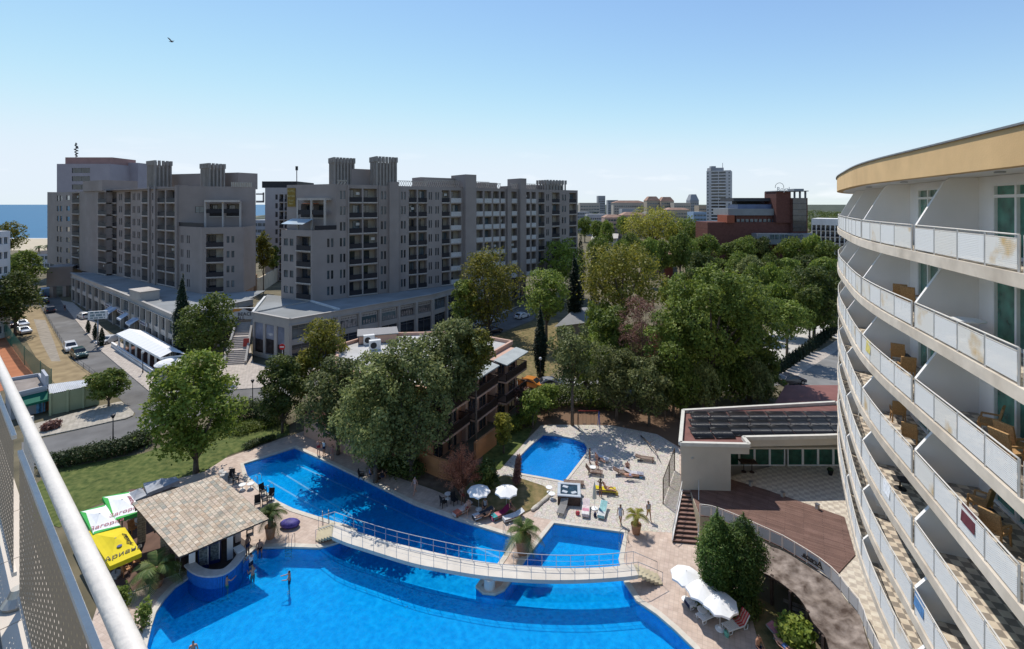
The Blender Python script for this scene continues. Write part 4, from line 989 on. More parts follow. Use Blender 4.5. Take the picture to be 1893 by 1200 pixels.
b0, b1 = EW - Dm * .4, EW - Dm * 2.9; off = on * .12; m = MB(); m.beam((b0 + off) + Vector((0, 0, 29.6)), (b1 + off) + Vector((0, 0, 29.6)), .08, 4.2, (0, 0, 1)); m.build('cloth', M('ochre banner cloth', (.24, .16, .035), .9, .1, 2), bnr)
for txt, z, s_ in (('HOTEL', 31.0, .75), ('Barceló', 29.9, .78), ('Royal', 28.9, .7), ('Beach', 28.2, .55)):
    place_mb(text_mb(txt, s_, .04), (b0 + b1) / 2 + off * 1.9 + Vector((0, 0, z)), (b1 - b0), (0, 0, 1)).build('lettering', M('pale gold lettering', (.5, .42, .2), .6), bnr)

# --- the block on the left
A = Vector((-70, 107.5, 0)); Bd = Vector((-47.6, 31.1, 0)).normalized(); pl = lambda x: A + Bd * px_t(A, A + Bd, x)
lef = thing('apartment_building', 'taupe apartment block over the shops of the left street, nearest the sea', 'apartment block', (A.x, A.y, 8))
f = Fac(lef, WALL_T)
Dr = Vector((7.8, 2.8, 0)).normalized(); W2 = A + Dr * 8.3
L0, L1, L2 = pl(331), pl(205), pl(99)
f.face(A, W2, 7.7, 22.8, pcols(A, W2, [(380, 414, 'bal'), (418, 425, 'win1'), (427, 434, 'win1')]), FLS[:4], FH)
f.face(A, L0, 7.7, 22.8, pcols(A, L0, [(333, 340, 'win2'), (344, 352, 'win2')]), FLS[:4], FH)
EL_ = L0 + Dr * 16.3
f.face(L0, EL_, 22.3, 32.4, [(3.2, 5.2, 'win1'), (6.2, 9.2, 'bal'), (9.8, 12.8, 'bal')], FLS[4:6], FH)
f.face(L0, L1, 7.7, 32.3, pcols(L0, L1, [(307, 327, 'bal'), (291, 305, 'bal'), (280, 288, 'win2'), (262, 274, 'bal'), (253, 260, 'win2'), (244, 251, 'win2'), (230, 242, 'bal'), (219, 227, 'win2'), (207, 216, 'bal')]), FLS, FH)
on2 = Vector((Bd.y, -Bd.x, 0)); on2 = on2 if on2.dot(-A) > 0 else -on2
Lf0, Lf1 = L1 + on2 * 1.6, L2 + on2 * 1.6
f.face(Lf0, Lf1, 7.7, 32.0, pcols(Lf0, Lf1, [(181, 196, 'bal'), (133, 147, 'bal'), (122, 129, 'win1'), (103, 117, 'win2')]), FLS, FH)
f.mb.quad((L1.x, L1.y, 7.7), (Lf0.x, Lf0.y, 7.7), (Lf0.x, Lf0.y, 32), (L1.x, L1.y, 32))
bk = [L0, Lf0, Lf1, Lf1 - on2 * 17, L0 - on2 * 15, EL_]
f.mb.sheet([(p.x, p.y) for p in bk], 31.9)
for a, b in zip(bk[2:], bk[3:]): f.mb.quad((a.x, a.y, 7.7), (b.x, b.y, 7.7), (b.x, b.y, 32.3), (a.x, a.y, 32.3))
f.mb.quad((EL_.x, EL_.y, 7.7), (EL_.x - on2.x * .1, EL_.y, 7.7), (EL_.x, EL_.y, 32.3), (EL_.x, EL_.y, 32.3))
W3 = W2 + (EL_ - L0) * .12
f.mb.sheet([(p.x, p.y) for p in (A, W2, EL_, L0)], 22.5)
f.mb.quad((W2.x, W2.y, 7.7), (EL_.x, EL_.y, 7.7), (EL_.x, EL_.y, 22.8), (W2.x, W2.y, 22.8))
def pil2(x0, x1, z1, out=.9, z0=7.7):
    a, b = pl(x0), pl(x1); m = [a + on2 * out, b + on2 * out, b - on2 * 2, a - on2 * 2]; f.mb.prism([(p.x, p.y) for p in m], z0, z1)
pil2(327.2, 330.8, 32.6, .5); pil2(288.5, 290.5, 32.6, .5); pil2(276, 279, 32.6, .4)
a, b = Lf0, Lf0 + (Lf1 - Lf0) * .3; f.mb.prism([(p.x, p.y) for p in (a + on2 * .4, b + on2 * .4, b - on2 * 8, a - on2 * 8)], 31.9, 35.0)
f.done()
rzl = math.atan2(-Bd.y, -Bd.x)
crown(lef, back_px(pl, -on2, 2.6, 295), 4.6, 3.5, 31.8, 39.4, rzl, 7, 5)
crown(lef, back_px(pl, -on2, 7.5, 393), 4.2, 3.4, 31.8, 38.2, rzl, 7, 5)
m = MB(); a, b = back_px(pl, -on2, 6, 318), L0 + Dr * 5.2 - on2 * 8; p4 = [a, b, b - on2 * 5, a - on2 * 5]; m.prism([(p.x, p.y) for p in p4], 32, 36.2); m.build('roof_block', WALL_T, lef)
m = MB(); a, b = EL_ - Dr * 5.2, EL_ - Dr * 1.0; o3 = Vector((Dr.y, -Dr.x, 0))
for i in range(12): p = a.lerp(b, i / 11); m.box((p.x, p.y, 32.9), (.25, .25, 1.2))
m.build('lattice_parapet', LATT, lef)
m = MB(); p, q = L0 + Dr * 5.8 + o3 * 1.6, L0 + Dr * 13.2 + o3 * 1.6
for u in (0, .5, 1): c = p.lerp(q, u); m.box((c.x, c.y, 25.6), (.35, .35, 6.2))
m.beam((p.x, p.y, 28.8), (q.x, q.y, 28.8), 1.8, .5); m.build('loggia_frame', WALL_T2, lef)
m = MB(); m.beam((p.x, p.y, 26.4), (q.x, q.y, 26.4), .06, 1.0); m.build('balcony_railing', RAIL_D, lef)
m = MB(); m.beam((A.x + Dr.x * .3, A.y + .1, 23.3), (L0.x, L0.y, 23.3), .06, .9); m.build('balcony_railing', RAIL_D, lef)
m = MB(); p = EL_; m.box((p.x + .9, p.y + .4, 30.6), (1.9, .3, .35)); m.box((p.x + .9, p.y + .4, 28.7), (1.9, .3, .5)); m.box((p.x + 1.75, p.y + .4, 29.8), (.3, .3, 2.4)); m.build('wall_frame', WALL_T, lef)
# porch block over the street end
m = MB(); a, b = G(86, 533, 2.8), G(134, 530, 2.8); p4 = rect4(a, b, 9); m.prism([(p.x, p.y) for p in p4], 3.2, 9.0, bottom=True)
for q in p4[:2] + [(p4[0] + p4[1]) / 2]: m.box((q.x * .99, q.y + .6, 1.6), (1.1, 1.1, 3.2))
m.build('porch', WALL_T, lef)

# --- shops below: left wing
POD = M('podium render', (.42, .395, .365), .85, .07, .5, dirt=.3)
P0, P1, P2 = G(323, 583, 8), G(241.7, 548, 8), G(132, 505, 8)
ls = thing('shopping_arcade', 'two-storey grey shopping arcade along the left street with blue windows and white blue awnings', 'shops', (P0.x, P0.y, 0))
f = Fac(ls, POD); f.wall = POD
def shop_face(f, A, B, n, up='win', low='shop'):
    L = (Vector(B) - Vector(A)).length; cols = []; w = L / n
    A2_, B2_ = Vector((A.x, A.y, 0)), Vector((B.x, B.y, 0)); d = (B2_ - A2_).normalized(); nn = Vector((d.y, -d.x, 0)); nn = nn if nn.dot(-A2_) > 0 else -nn
    P = lambda u, z, o=0.0: A2_ + d * u + nn * o + Vector((0, 0, z))
    f.mb.quad(P(0, 7.0), P(L, 7.0), P(L, 8), P(0, 8))
    for i in range(n):
        u0, u1 = i * w, (i + 1) * w; a, b = u0 + .35, u1 - .35
        for z0, z1, nm in ((.1, 3.3, 'shop_window'), (4.3, 6.7, 'window')):
            o = -.35
            f.mb.quad(P(a, z0), P(a, z0, o), P(a, z1, o), P(a, z1)); f.mb.quad(P(b, z0), P(b, z0, o), P(b, z1, o), P(b, z1)); f.mb.quad(P(a, z0), P(b, z0), P(b, z0, o), P(a, z0, o)); f.mb.quad(P(a, z1), P(b, z1), P(b, z1, o), P(a, z1, o))
            m = MB(); m.quad(P(a, z0, o), P(b, z0, o), P(b, z1, o), P(a, z1, o)); m.mat(1)
            for k in range(4 if nm == 'window' else 3): t = a + (b - a) * k / (3 if nm == 'window' else 2); m.beam(P(t, z0, o + .04), P(t, z1, o + .04), .07, .07, (d.x, d.y, 0))
            m.beam(P(a, z1 - .6, o + .05), P(b, z1 - .6, o + .05), .05, .06)
            f.parts.append((nm, m, [GLASS_D if (nm == 'shop_window' or i % 3 == 1) else GLASS_B, M('grey shop frame', (.2, .2, .2), .5)], (b - a) * (z1 - z0), A2_.length))
        f.mb.quad(P(u0, 0), P(a, 0), P(a, 7), P(u0, 7)); f.mb.quad(P(b, 0), P(u1, 0), P(u1, 7), P(b, 7))
        f.mb.quad(P(a, 0), P(b, 0), P(b, .1), P(a, .1)); f.mb.quad(P(a, 3.3), P(b, 3.3), P(b, 4.3), P(a, 4.3)); f.mb.quad(P(a, 6.7), P(b, 6.7), P(b, 7), P(a, 7))
        f.mb.box(P(u0, 3.5, .1), (.5, .5, 7.0), math.atan2(d.y, d.x))
    f.mb.beam(P(0, 6.9, .12), P(L, 6.9, .12), .24, .14); f.mb.beam(P(-.1, 8.0, -.05), P(L + .1, 8.0, -.05), .5, .12)
    return P, w
PA, wA = shop_face(f, P0, P1, 7); PB, wB = shop_face(f, P1, P2, 9)
P0b = Vector((-55.5, 98.5, 0)); P0c = G(400, 588, 8); shop_face(f, P0, P0b, 4)
rfp = [P0, P1, P2, Vector((-132, 142, 0)), Vector((-118, 140, 0)), Vector((-70, 109, 0)), Vector((-58, 112, 0)), P0b]; f.mb.mat(0); f.done()
m = MB(); m.sheet([(p.x, p.y) for p in rfp], 7.75); m.build('flat_roof', ROOFG, ls)
m = MB(); c = G(267, 552, 7.8); m.box((c.x, c.y, 8.7), (6.2, 3.4, 1.9), math.radians(-35)); m.mat(1); m.box((c.x, c.y, 9.72), (6.5, 3.7, .14), math.radians(-35)); m.build('roof_hatch', [POD, WALL_T2], ls)
AWB = M('white and blue shop awning', (.36, .45, .62), .8, .35, .5, col2=(.62, .66, .72))
for i, (P, u, w, wd_) in enumerate(((PB, .4, 2.9, 1), (PB, 9.5, 5.0, 1), (PA, 21.3, 3.6, 1))):
    m = MB(); a, b = P(u, 4.15, .1), P(u + w, 4.15, .1); c, d_ = P(u + w, 3.2, 1.7), P(u, 3.2, 1.7); m.quad(a, b, c, d_); m.quad(d_, c, c - Vector((0, 0, .35)), d_ - Vector((0, 0, .35)))
    m.build('shop_awning', AWB, ls)
for P, u, w in ((PB, 4.0, 5.0), (PB, 15.2, 5), (PA, 15.5, 5)):
    m = MB(); m.beam(P(u, 3.8, .25), P(u + w, 3.8, .25), .12, .7); m.build('shop_sign', M('white shop fascia', (.6, .6, .62), .5, .1, 2), ls)
    m = MB()
    for k in range(8):
        a = u + .4 + k * (w - .8) / 8; m.beam(P(a, 3.8, .33), P(a + (w - .8) / 11, 3.8, .33), .02, .3 if k % 3 else .45)
    m.build('sign_lettering', M('dark blue shop letters', (.03, .04, .12), .5), ls)
# --- right wing with posters
Q0, Q1, Q2, Q3 = G(467, 577, 8), G(535.5, 590, 8), G(800, 544, 8), G(845, 533, 8)
rs = thing('shopping_arcade', 'two-storey grey shopping arcade with poster panels, to the right of the open stairway', 'shops', (Q1.x, Q1.y, 0))
f = Fac(rs, POD); PC, wC = shop_face(f, Q1, Q2, 7); Q4 = Vector((4, 147, 0)); PD, wD = shop_face(f, Q2, Q4, 9)
d = (Q1 - Q0); d.z = 0; L = d.length; d.normalize(); nn = Vector((d.y, -d.x, 0)); nn = nn if nn.dot(-Q0) > 0 else -nn
PE = lambda u, z, o=0.0: Vector((Q0.x, Q0.y, 0)) + d * u + nn * o + Vector((0, 0, z))
cs = [(.5, 3.2), (3.8, 6.4), (7.2, 9.4)]; u = 0
for a, b in cs:
    f.mb.quad(PE(u, 0), PE(a, 0), PE(a, 8), PE(u, 8)); f.mb.quad(PE(a, 6.3), PE(b, 6.3), PE(b, 8), PE(a, 8)); f.mb.quad(PE(a, 0), PE(b, 0), PE(b, .9), PE(a, .9))
    for t in (a, b): f.mb.quad(PE(t, .9), PE(t, .9, -.3), PE(t, 6.3, -.3), PE(t, 6.3))
    u = b
f.mb.quad(PE(u, 0), PE(L, 0), PE(L, 8), PE(u, 8)); f.mb.beam(PE(-.1, 8, -.1), PE(L + .1, 8, -.1), .5, .12)
f.mb.quad(PE(0, 0), PE(0, 0, -14), PE(0, 8, -14), PE(0, 8)); f.done()
m = MB(); m.sheet([(p.x, p.y) for p in (Q0, Q1, Q2, Q4, Vector((0, 152, 0)), Vector((-14, 121, 0)), Vector((-40, 100.5, 0)), Vector((-55, 107, 0)), Vector((-52.5, 98, 0)))], 7.75); m.build('flat_roof', ROOFG, rs)
m = MB(); m.beam(PE(0, 7.9), G(490, 549, 7.9), .4, .4); m.beam(G(570, 555, 7.9), G(627, 572, 7.9), .4, .35); m.build('roof_kerb', M('white roof kerb', (.6, .6, .58), .8), rs)
for (a, b), cl, hl in zip(cs, ((.16, .19, .27), (.15, .18, .26), (.14, .17, .28)), (2.2, 2.6, 2.0)):
    pp = thing('tall_poster', 'tall dark blue poster panel beside the stairway, ' + {.5: 'nearest the steps', 3.8: 'middle of three', 7.2: 'at the arcade corner'}[a], 'poster', PE(a, .9, -.2), group='tall posters on the arcade front')
    m = MB(); m.quad(PE(a, .9 if a > 1 else 1.2, -.22), PE(b, .9, -.22), PE(b, 6.3, -.22), PE(a, 6.3, -.22)); m.build('print', M('poster sky print', cl, .4, .3, .35, col2=(.3, .33, .42)), pp)
    m = MB(); m.quad(PE(a, 1.0, -.2), PE(b, 1.0, -.2), PE(b, 1 + hl, -.2), PE(a, 1 + hl, -.2)); m.build('dark_image', M('poster dark print', (.012, .012, .016), .4, .6, 1.5, col2=(.05, .045, .05)), pp)
    if a == 3.8: place_mb(text_mb('H&M', .7, .02), PE(5.1, 4.5, -.17), d, (0, 0, 1)).build('lettering', WHITE_P, pp)
PCOL = [((.5, .48, .46), (.35, .1, .09)), ((.04, .04, .04), (.4, .38, .36)), ((.1, .16, .17), (.05, .09, .1)), ((.34, .35, .34), (.1, .16, .17)), ((.06, .05, .05), (.2, .18, .16)), ((.3, .28, .26), (.1, .1, .1))]
SHEETM = M('poster white border', (.5, .48, .45), .6, .1, 3)
for i in range(1, 7):
    u0 = i * wC + .5; u1 = (i + 1) * wC - .5; ca, cb = PCOL[i - 1]
    pp = thing('window_poster', 'printed poster in the upper arcade window, ' + ['first one right of the corner windows', 'dark one with a crowd of figures', 'green-grey one with a dark door shape', 'pale one with sketched figures', 'dark one near the big yellow tree', 'last one before the yellow tree'][i - 1], 'poster', PC((u0 + u1) / 2, 4.4, -.2), group='posters in the arcade windows')
    m = MB(); m.quad(PC(u0, 4.4, -.26), PC(u1, 4.4, -.26), PC(u1, 6.6, -.26), PC(u0, 6.6, -.26)); m.build('sheet', SHEETM, pp)
    m = MB(); m.quad(PC(u0 + .1, 4.45, -.24), PC(u1 - .1, 4.45, -.24), PC(u1 - .1, 5.9, -.24), PC(u0 + .1, 5.9, -.24)); m.build('print', M('poster print %d' % i, ca, .5, .3, 1.5, col2=cb), pp)
    m = MB(); random.seed(i)
    for k in range(5):
        u = lerp(u0 + .3, u1 - .3, (k + .5) / 5); h = random.uniform(.7, 1.2); m.add([PC(u - .16, 4.45, -.22), PC(u + .16, 4.45, -.22), PC(u + .2, 4.45 + h * .75, -.22), PC(u, 4.45 + h, -.22), PC(u - .2, 4.45 + h * .75, -.22)], [(0, 1, 2, 3, 4)])
    m.build('figure_shapes', M('poster figures %d' % i, cb, .5, .4, 3, col2=(.5, .42, .38)), pp)
    m = MB()
    for k in range(9): u = lerp(u0 + .2, u1 - .2, (k + .5) / 9); m.beam(PC(u - .1, 6.2, -.23), PC(u + .12, 6.2, -.23), .02, .22 if k % 2 else .34)
    m.build('heading_letters', M('grey heading letters', (.22, .2, .18), .6), pp)
# the stairway and its gate beam
sw = thing('stairway', 'broad pale open stairway in three flights between the two arcades', 'stairs', G(440, 676))
s0l, s0r, s1l, s1r = G(414, 676), G(454, 674), G(438, 597, 5.2), G(467, 596, 5.2); n = 27; STM = M('pale stair stone', (.45, .4, .36), .9, .1, 1.5); prev = 0
zz = [0]
for i in range(n): zz.append(zz[-1] + (0 if i in (8, 9, 17, 18) else 1))
for i in range(n):
    z = 5.2 * zz[i + 1] / zz[-1]; z0 = 5.2 * zz[i] / zz[-1]; a, b, c, d_ = s0l.lerp(s1l, i / n), s0r.lerp(s1r, i / n), s0r.lerp(s1r, (i + 1) / n), s0l.lerp(s1l, (i + 1) / n)
    m = MB(); m.prism([(v.x, v.y) for v in (a, b, c, d_)], max(-.02, z - .6), z + .12); m.build('step', STM, sw)
for a, b in ((s0l, s1l), (s0r, s1r)):
    m = MB(); m.beam((a.x, a.y, .3), (b.x, b.y, 5.5), .35, .9); m.build('side_wall', POD, sw)
gate = thing('gate_beam', 'pale gate beam across the top of the stairway with orange and dark lettering', 'sign', s1l + Vector((0, 0, 0)))
a, b = s1l + Vector((-6, -.6, 0)), s1r + Vector((.4, .4, 0)); m = MB(); m.beam((a.x, a.y, 6.9), (b.x, b.y, 6.9), .4, 2.2); m.build('beam', M('pale gate panel', (.55, .53, .5), .6, .06, 2), gate)
d = (b - a).normalized(); nn = Vector((d.y, -d.x, 0)); c = b - d * 1.75 + nn * .24
place_mb(text_mb('BEACH', .9, .05), Vector((c.x, c.y, 6.8)), d, (0, 0, 1)).build('lettering', M('dark sign letters', (.03, .025, .04), .5), gate)
c = b - d * 3.0 + nn * .24; place_mb(text_mb('MALL', .9, .05), Vector((c.x, c.y, 6.05)), d, (0, 0, 1)).build('lettering', M('dark sign letters', (.03, .025, .04), .5), gate)
m = MB(); c = b - d * 3.2 + nn * .22; m.add([Vector((c.x, c.y, 7.3)) + d * u + Vector((0, 0, w)) for u, w in ((-1.2, 0), (.3, .1), (1.0, .6), (-.6, .65))], [(0, 1, 2, 3)]); m.build('orange_emblem', M('orange emblem', (.6, .25, .05), .5), gate)
m = MB(); c = b - d * 1.3 + nn * .22; m.add([Vector((c.x, c.y, 7.3)) + d * u + Vector((0, 0, w)) for u, w in ((-.9, .6), (.2, .05), (1.2, -.05), (1.2, .2), (.2, .65))], [(0, 1, 2, 3, 4)]); m.build('dark_emblem', M('dark emblem', (.05, .03, .03), .5), gate)
rb = thing('sign_board', 'small red standing board halfway up the stairway', 'board', G(455, 641, 2.1)); m = MB(); m.box((0, 0, .75), (1.0, .12, 1.5), m=Matrix.Rotation(-.15, 4, 'X')); m.build('panel', M('red board', (.4, .05, .04), .5), rb, False); m = MB(); m.box((0, .3, .4), (.9, .06, .9), m=Matrix.Rotation(.5, 4, 'X')); m.build('strut', METAL_D, rb, False)

# --- buildings farther off
def block(name, label, x0, x1, yt, Y, depth, wall, cols=(), fh=3.1, zb=0.0, roof=None, yaw=0.0, group=None):
    a, b = XY(x0, Y), XY(x1, Y + (x1 - x0) / F * Y * math.tan(yaw))
    zt = ZY(yt, Y); T = thing(name, label, 'building', ((a.x + b.x) / 2, Y, zb), group=group)
    f = Fac(T, wall); fl = [zb + fh * i for i in range(int((zt - zb) / fh))]
    L = (b - a).length; f.face(a, b, zb, zt, [(L * c0, L * c1, k) for c0, c1, k in cols], fl, fh)
    p4 = rect4(a, b, depth)
    for i in (1, 2, 3): p, q = p4[i], p4[(i + 1) % 4]; f.mb.quad((p.x, p.y, zb), (q.x, q.y, zb), (q.x, q.y, zt), (p.x, p.y, zt))
    f.mb.sheet([(p.x, p.y) for p in p4], zt - .02); f.done()
    if roof: m = MB(); c = sum(p4, Vector()) / 4; e = [c + (p - c) * 1.04 for p in p4]; top = [c + (p - c) * .55 for p in e]; m.add([(p.x, p.y, zt) for p in e] + [(p.x, p.y, zt + roof[1]) for p in top], [(0, 1, 5, 4), (1, 2, 6, 5), (2, 3, 7, 6), (3, 0, 4, 7), (4, 5, 6, 7)]); m.build('roof', roof[0], T)
    return T, p4, zt
ev = lambda n, k, m=.02: [(m + (1 - 2 * m) * i / n + .006, m + (1 - 2 * m) * (i + 1) / n - .006, k) for i in range(n)]
MAUVE = M('pale mauve render', (.34, .31, .34), .85, .06, .3); TERR = M('terracotta roof', (.36, .22, .16), .85, .2, .4)
T, p4, zt = block('hotel_building', 'pale mauve hotel with a pinkish rooftop rising behind the left taupe block', 105, 203, 303, 190, 20, MAUVE, [(.28, .63, 'strip')], 3.3)
m = MB(); m.box((p4[0].x + 11, p4[0].y + 8, zt + 1.4), (19, 12, 2.8)); m.build('rooftop_storey', M('pinkish rooftop', (.33, .2, .18), .85, .1, .4), T)
m = MB(); c = p4[0]; m.tube([(c.x + 4, c.y + 4, zt + 2), (c.x + 4, c.y + 4, zt + 9)], .15, 5)
for k in range(10): m.box((c.x + 4 + random.uniform(-1, 1), c.y + 4, zt + 3.5 + k * .55), (.5, .4, .5))
m.build('antenna_mast', METAL_D, T)
block('hotel_building', 'plain mauve hotel wing beside the pinkish rooftop, behind the left block', 203, 255, 301, 200, 18, MAUVE, [(.35, .42, 'win1')], 3.3)
T, p4, zt = block('apartment_tower', 'cream apartment tower with a dark roof band, in the gap behind the middle block', 490, 536, 347, 175, 18, M('cream tower render', (.4, .37, .36), .85, .06, .4), [(.4, .52, 'strip'), (.56, .75, 'bal'), (.77, .98, 'bal')], 3.2)
m = MB(); c = (p4[0] + p4[2]) / 2; m.box((c.x, c.y, zt + 1.2), (13, 15, 2.4)); m.build('roof_band', METAL_D, T)
m = MB(); m.tube([(c.x + 3, c.y, zt + 2), (c.x + 3, c.y, zt + 8.5)], .16, 5); m.box((c.x + 3, c.y, zt + 7.8), (.8, .5, 1.6)); m.build('antenna_mast', METAL_D, T)
block('white_building', 'low pale blue building with a dark roof in the gap left of the cream tower', 466, 503, 407, 240, 10, M('pale blue wall', (.36, .39, .44), .85, .06, .4), ev(4, 'win1'), 3.2)
block('white_building', 'white balconied building cut by the left edge near the beach', -40, 19, 430, 95, 14, WHITE_W, ev(5, 'win1', .05), 3.1, yaw=.8)
block('small_house', 'small pale blue house with a dark roof at the end of the left street', 60, 104, 469, 205, 10, M('pale house wall', (.45, .47, .52), .85, .06, .4), ev(4, 'win1', .06), 3.3, roof=(M('dark tiled roof', (.06, .055, .06), .8, .2, .5), 1.0))
block('beach_house', 'low house with a terracotta roof by the beach, beside the left block', 86, 108, 462, 225, 8, M('pale house wall 2', (.5, .46, .4), .85), (), 3.3, roof=(TERR, 1.2))
# the distant town
CRM = M('distant cream render', (.42, .38, .33), .85, .07, .08); GRY = M('distant grey render', (.3, .31, .33), .85, .07, .08); PNK = M('distant pink render', (.42, .3, .26), .85, .07, .08); BRM = M('distant beige stone', (.38, .32, .25), .85, .07, .08)
T, p4, zt = block('white_tower', 'tall white hotel tower with balcony bands standing over the town', 1306, 1351, 316, 520, 26, M('white tower render', (.52, .5, .5), .8, .05, .05), [(.02, .1, 'win1'), (.2, .49, 'strip'), (.51, .8, 'strip'), (.9, .98, 'win1')], 3.35, yaw=-.4)
m = MB(); c = (p4[0] + p4[1]) / 2; m.box((c.x, c.y + 8, zt + 1.6), (14, 10, 3.4)); m.box((c.x - 3, c.y + 8, zt + 4), (5, 5, 2.4)); m.tube([(c.x + 8, c.y + 8, zt), (c.x + 8, c.y + 8, zt + 9)], .3, 5); m.build('rooftop_plant', GRY, T)
for i in range(15):
    m = MB(); z = 3.35 * (i + 1) + .4; m.box((c.x - .5, c.y - .6, z), ((p4[1] - p4[0]).length * .62, 1.4, 1.1), -.4); m.build('balcony_band', M('white balcony band', (.6, .59, .6), .7), T)
town = [(1072, 1109, 375, 560, CRM, 7, None, 'cream apartment house at the left end of the distant town'), (1106, 1119, 362, 700, GRY, 4, None, 'narrow grey tower in the distant town'), (1124, 1143, 370, 760, GRY, 5, None, 'squat grey office block in the distant town'),
        (1134, 1194, 375, 600, CRM, 14, (TERR, 3), 'long cream hotel with a flat terracotta roof in the distant town'), (1196, 1220, 371, 560, BRM, 5, (TERR, 5), 'beige hotel pavilion with a pointed roof, left of two'), (1222, 1246, 372, 555, BRM, 5, (TERR, 5), 'beige hotel pavilion with a pointed roof, right of two'),
        (1246, 1277, 375, 540, CRM, 7, None, 'cream hotel wing right of the pointed pavilions'), (1276, 1292, 371, 600, GRY, 4, (GRY, 8), 'grey hotel with a spired top near the white tower'), (1292, 1306, 380, 560, BRM, 4, None, 'beige house at the foot of the white tower'),
        (1086, 1120, 396, 420, M('distant pale render', (.4, .4, .41), .85, .07, .08), 8, None, 'pale apartment house in front of the distant town'), (1118, 1150, 402, 380, PNK, 6, (TERR, 2), 'pink house with a terracotta roof among the far trees'), (1150, 1195, 398, 400, PNK, 8, (TERR, 2.5), 'long pink house with a terracotta roof in the distant town'),
        (1195, 1240, 392, 430, CRM, 8, None, 'pale hotel wing below the pointed pavilions'), (1232, 1275, 388, 470, BRM, 8, (TERR, 2), 'beige house with a terracotta roof under the pavilions'), (1282, 1306, 392, 400, M('pale blue render', (.25, .34, .46), .8), 4, None, 'small pale blue house left of the red building'), (1150, 1180, 386, 480, GRY, 6, None, 'grey flat block in the distant town'), (1062, 1090, 392, 470, GRY, 6, None, 'grey block at the edge of the long taupe building')]
for x0, x1, yt, Y, w, n, rf_, lab in town: block('town_building', lab, x0, x1, yt, Y, 14, w, ev(n, 'win1', .03), 3.4, roof=rf_, group='buildings of the distant town')
# the red brick building
REDB = Mbrick('dark red brick', (.125, .05, .038), (.165, .065, .05), (.1, .05, .045), .6, .2, .85, .5, .02, rz=(PI / 2, 0, 0), bump=0)
T, p4, zt = block('red_brick_building', 'large dark red brick building with a glazed tower at its right end', 1308, 1476, 411, 215, 14, REDB, [], 3.2)
y_ = p4[0].y
def rbx(x0, x1, yt, yb, off, mat, nm, dp=10):
    m = MB(); a, b = XY(x0, 215 + off), XY(x1, 215 + off); m.box(((a.x + b.x) / 2, 215 + off + dp / 2, (ZY(yt, 215 + off) + ZY(yb, 215 + off)) / 2), (b.x - a.x, dp, ZY(yt, 215 + off) - ZY(yb, 215 + off))); return m.build(nm, mat, T)
rbx(1360, 1440, 398, 412, 2, REDB, 'upper_storey', 12); DKG = M('dark grey cladding', (.06, .062, .07), .7, .1, .3); LG = M('grey metal cladding', (.24, .25, .26), .6, .1, .3)
rbx(1346, 1440, 386, 398.2, 1, LG, 'grey_deck', 16); rbx(1364, 1436, 378, 386.2, 3, M('blue glass balustrade', (.1, .14, .24), .3, .2, .3), 'glass_balustrade', 10); rbx(1356, 1425, 366, 372, 4, DKG, 'flat_canopy', 14); rbx(1362, 1422, 372, 378, 12, DKG, 'rooftop_bar', 5)
rbx(1435, 1462, 354, 412, -1, REDB, 'stair_tower', 10); rbx(1464, 1493, 366, 440, -2, REDB, 'glazed_tower', 9); rbx(1436, 1495, 352.5, 354, -2, LG, 'tower_roof', 10); rbx(1466, 1491, 366, 428, -2.3, GLASS_D, 'tower_glazing', .4)
for x in (1470, 1480, 1490): rbx(x - .8, x + .8, 354, 366, -1, LG, 'roof_post', 1)
rbx(1468, 1486, 349, 352.4, 0, LG, 'roof_vent', 5); rbx(1344, 1358, 398, 412, -1, M('orange lit brick', (.3, .09, .05), .85), 'end_bay', 10); rbx(1400, 1506, 432, 452, -6, LG, 'low_front_wing', 5)  # the end bay has its own orange brick colour
for i in range(9): rbx(1362 + i * 8.2, 1367.5 + i * 8.2, 405, 410.5, 1.7, GLASS_B, 'window', .35)
for i in range(7): rbx(1425 + i * 9, 1431 + i * 9, 434, 442, -6.3, GLASS_B, 'window', .35)
for k in range(5): rbx(1466, 1491, 376 + k * 11, 376.7 + k * 11, -2.6, DKG, 'glazing_bar', .3)
sgn = thing('rooftop_sign', 'white rooftop lettering inside a thin ring on the red brick building', 'sign', XY(1448, 215, ZY(353, 215)))
m = MB(); c = XY(1441, 213, ZY(346, 213)); m.tube([c + Vector((math.cos(t) * 1.9, 0, math.sin(t) * 1.9)) for t in np.linspace(-.2, PI + .2, 20)], .1, 5); m.build('ring', METAL_D, sgn)
place_mb(text_mb('Royal', 2.6, .15), XY(1448, 212.5, ZY(350, 212.5)), (1, 0, 0), (0, 0, 1)).build('lettering', M('pale sign letters', (.6, .6, .6), .5), sgn)
T, p4, zt = block('white_building', 'white hotel with balcony bands, half hidden by the near ochre-topped hotel', 1500, 1580, 404, 240, 16, WHITE_W, ev(9, 'bal', .01), 3.0, yaw=-.5)
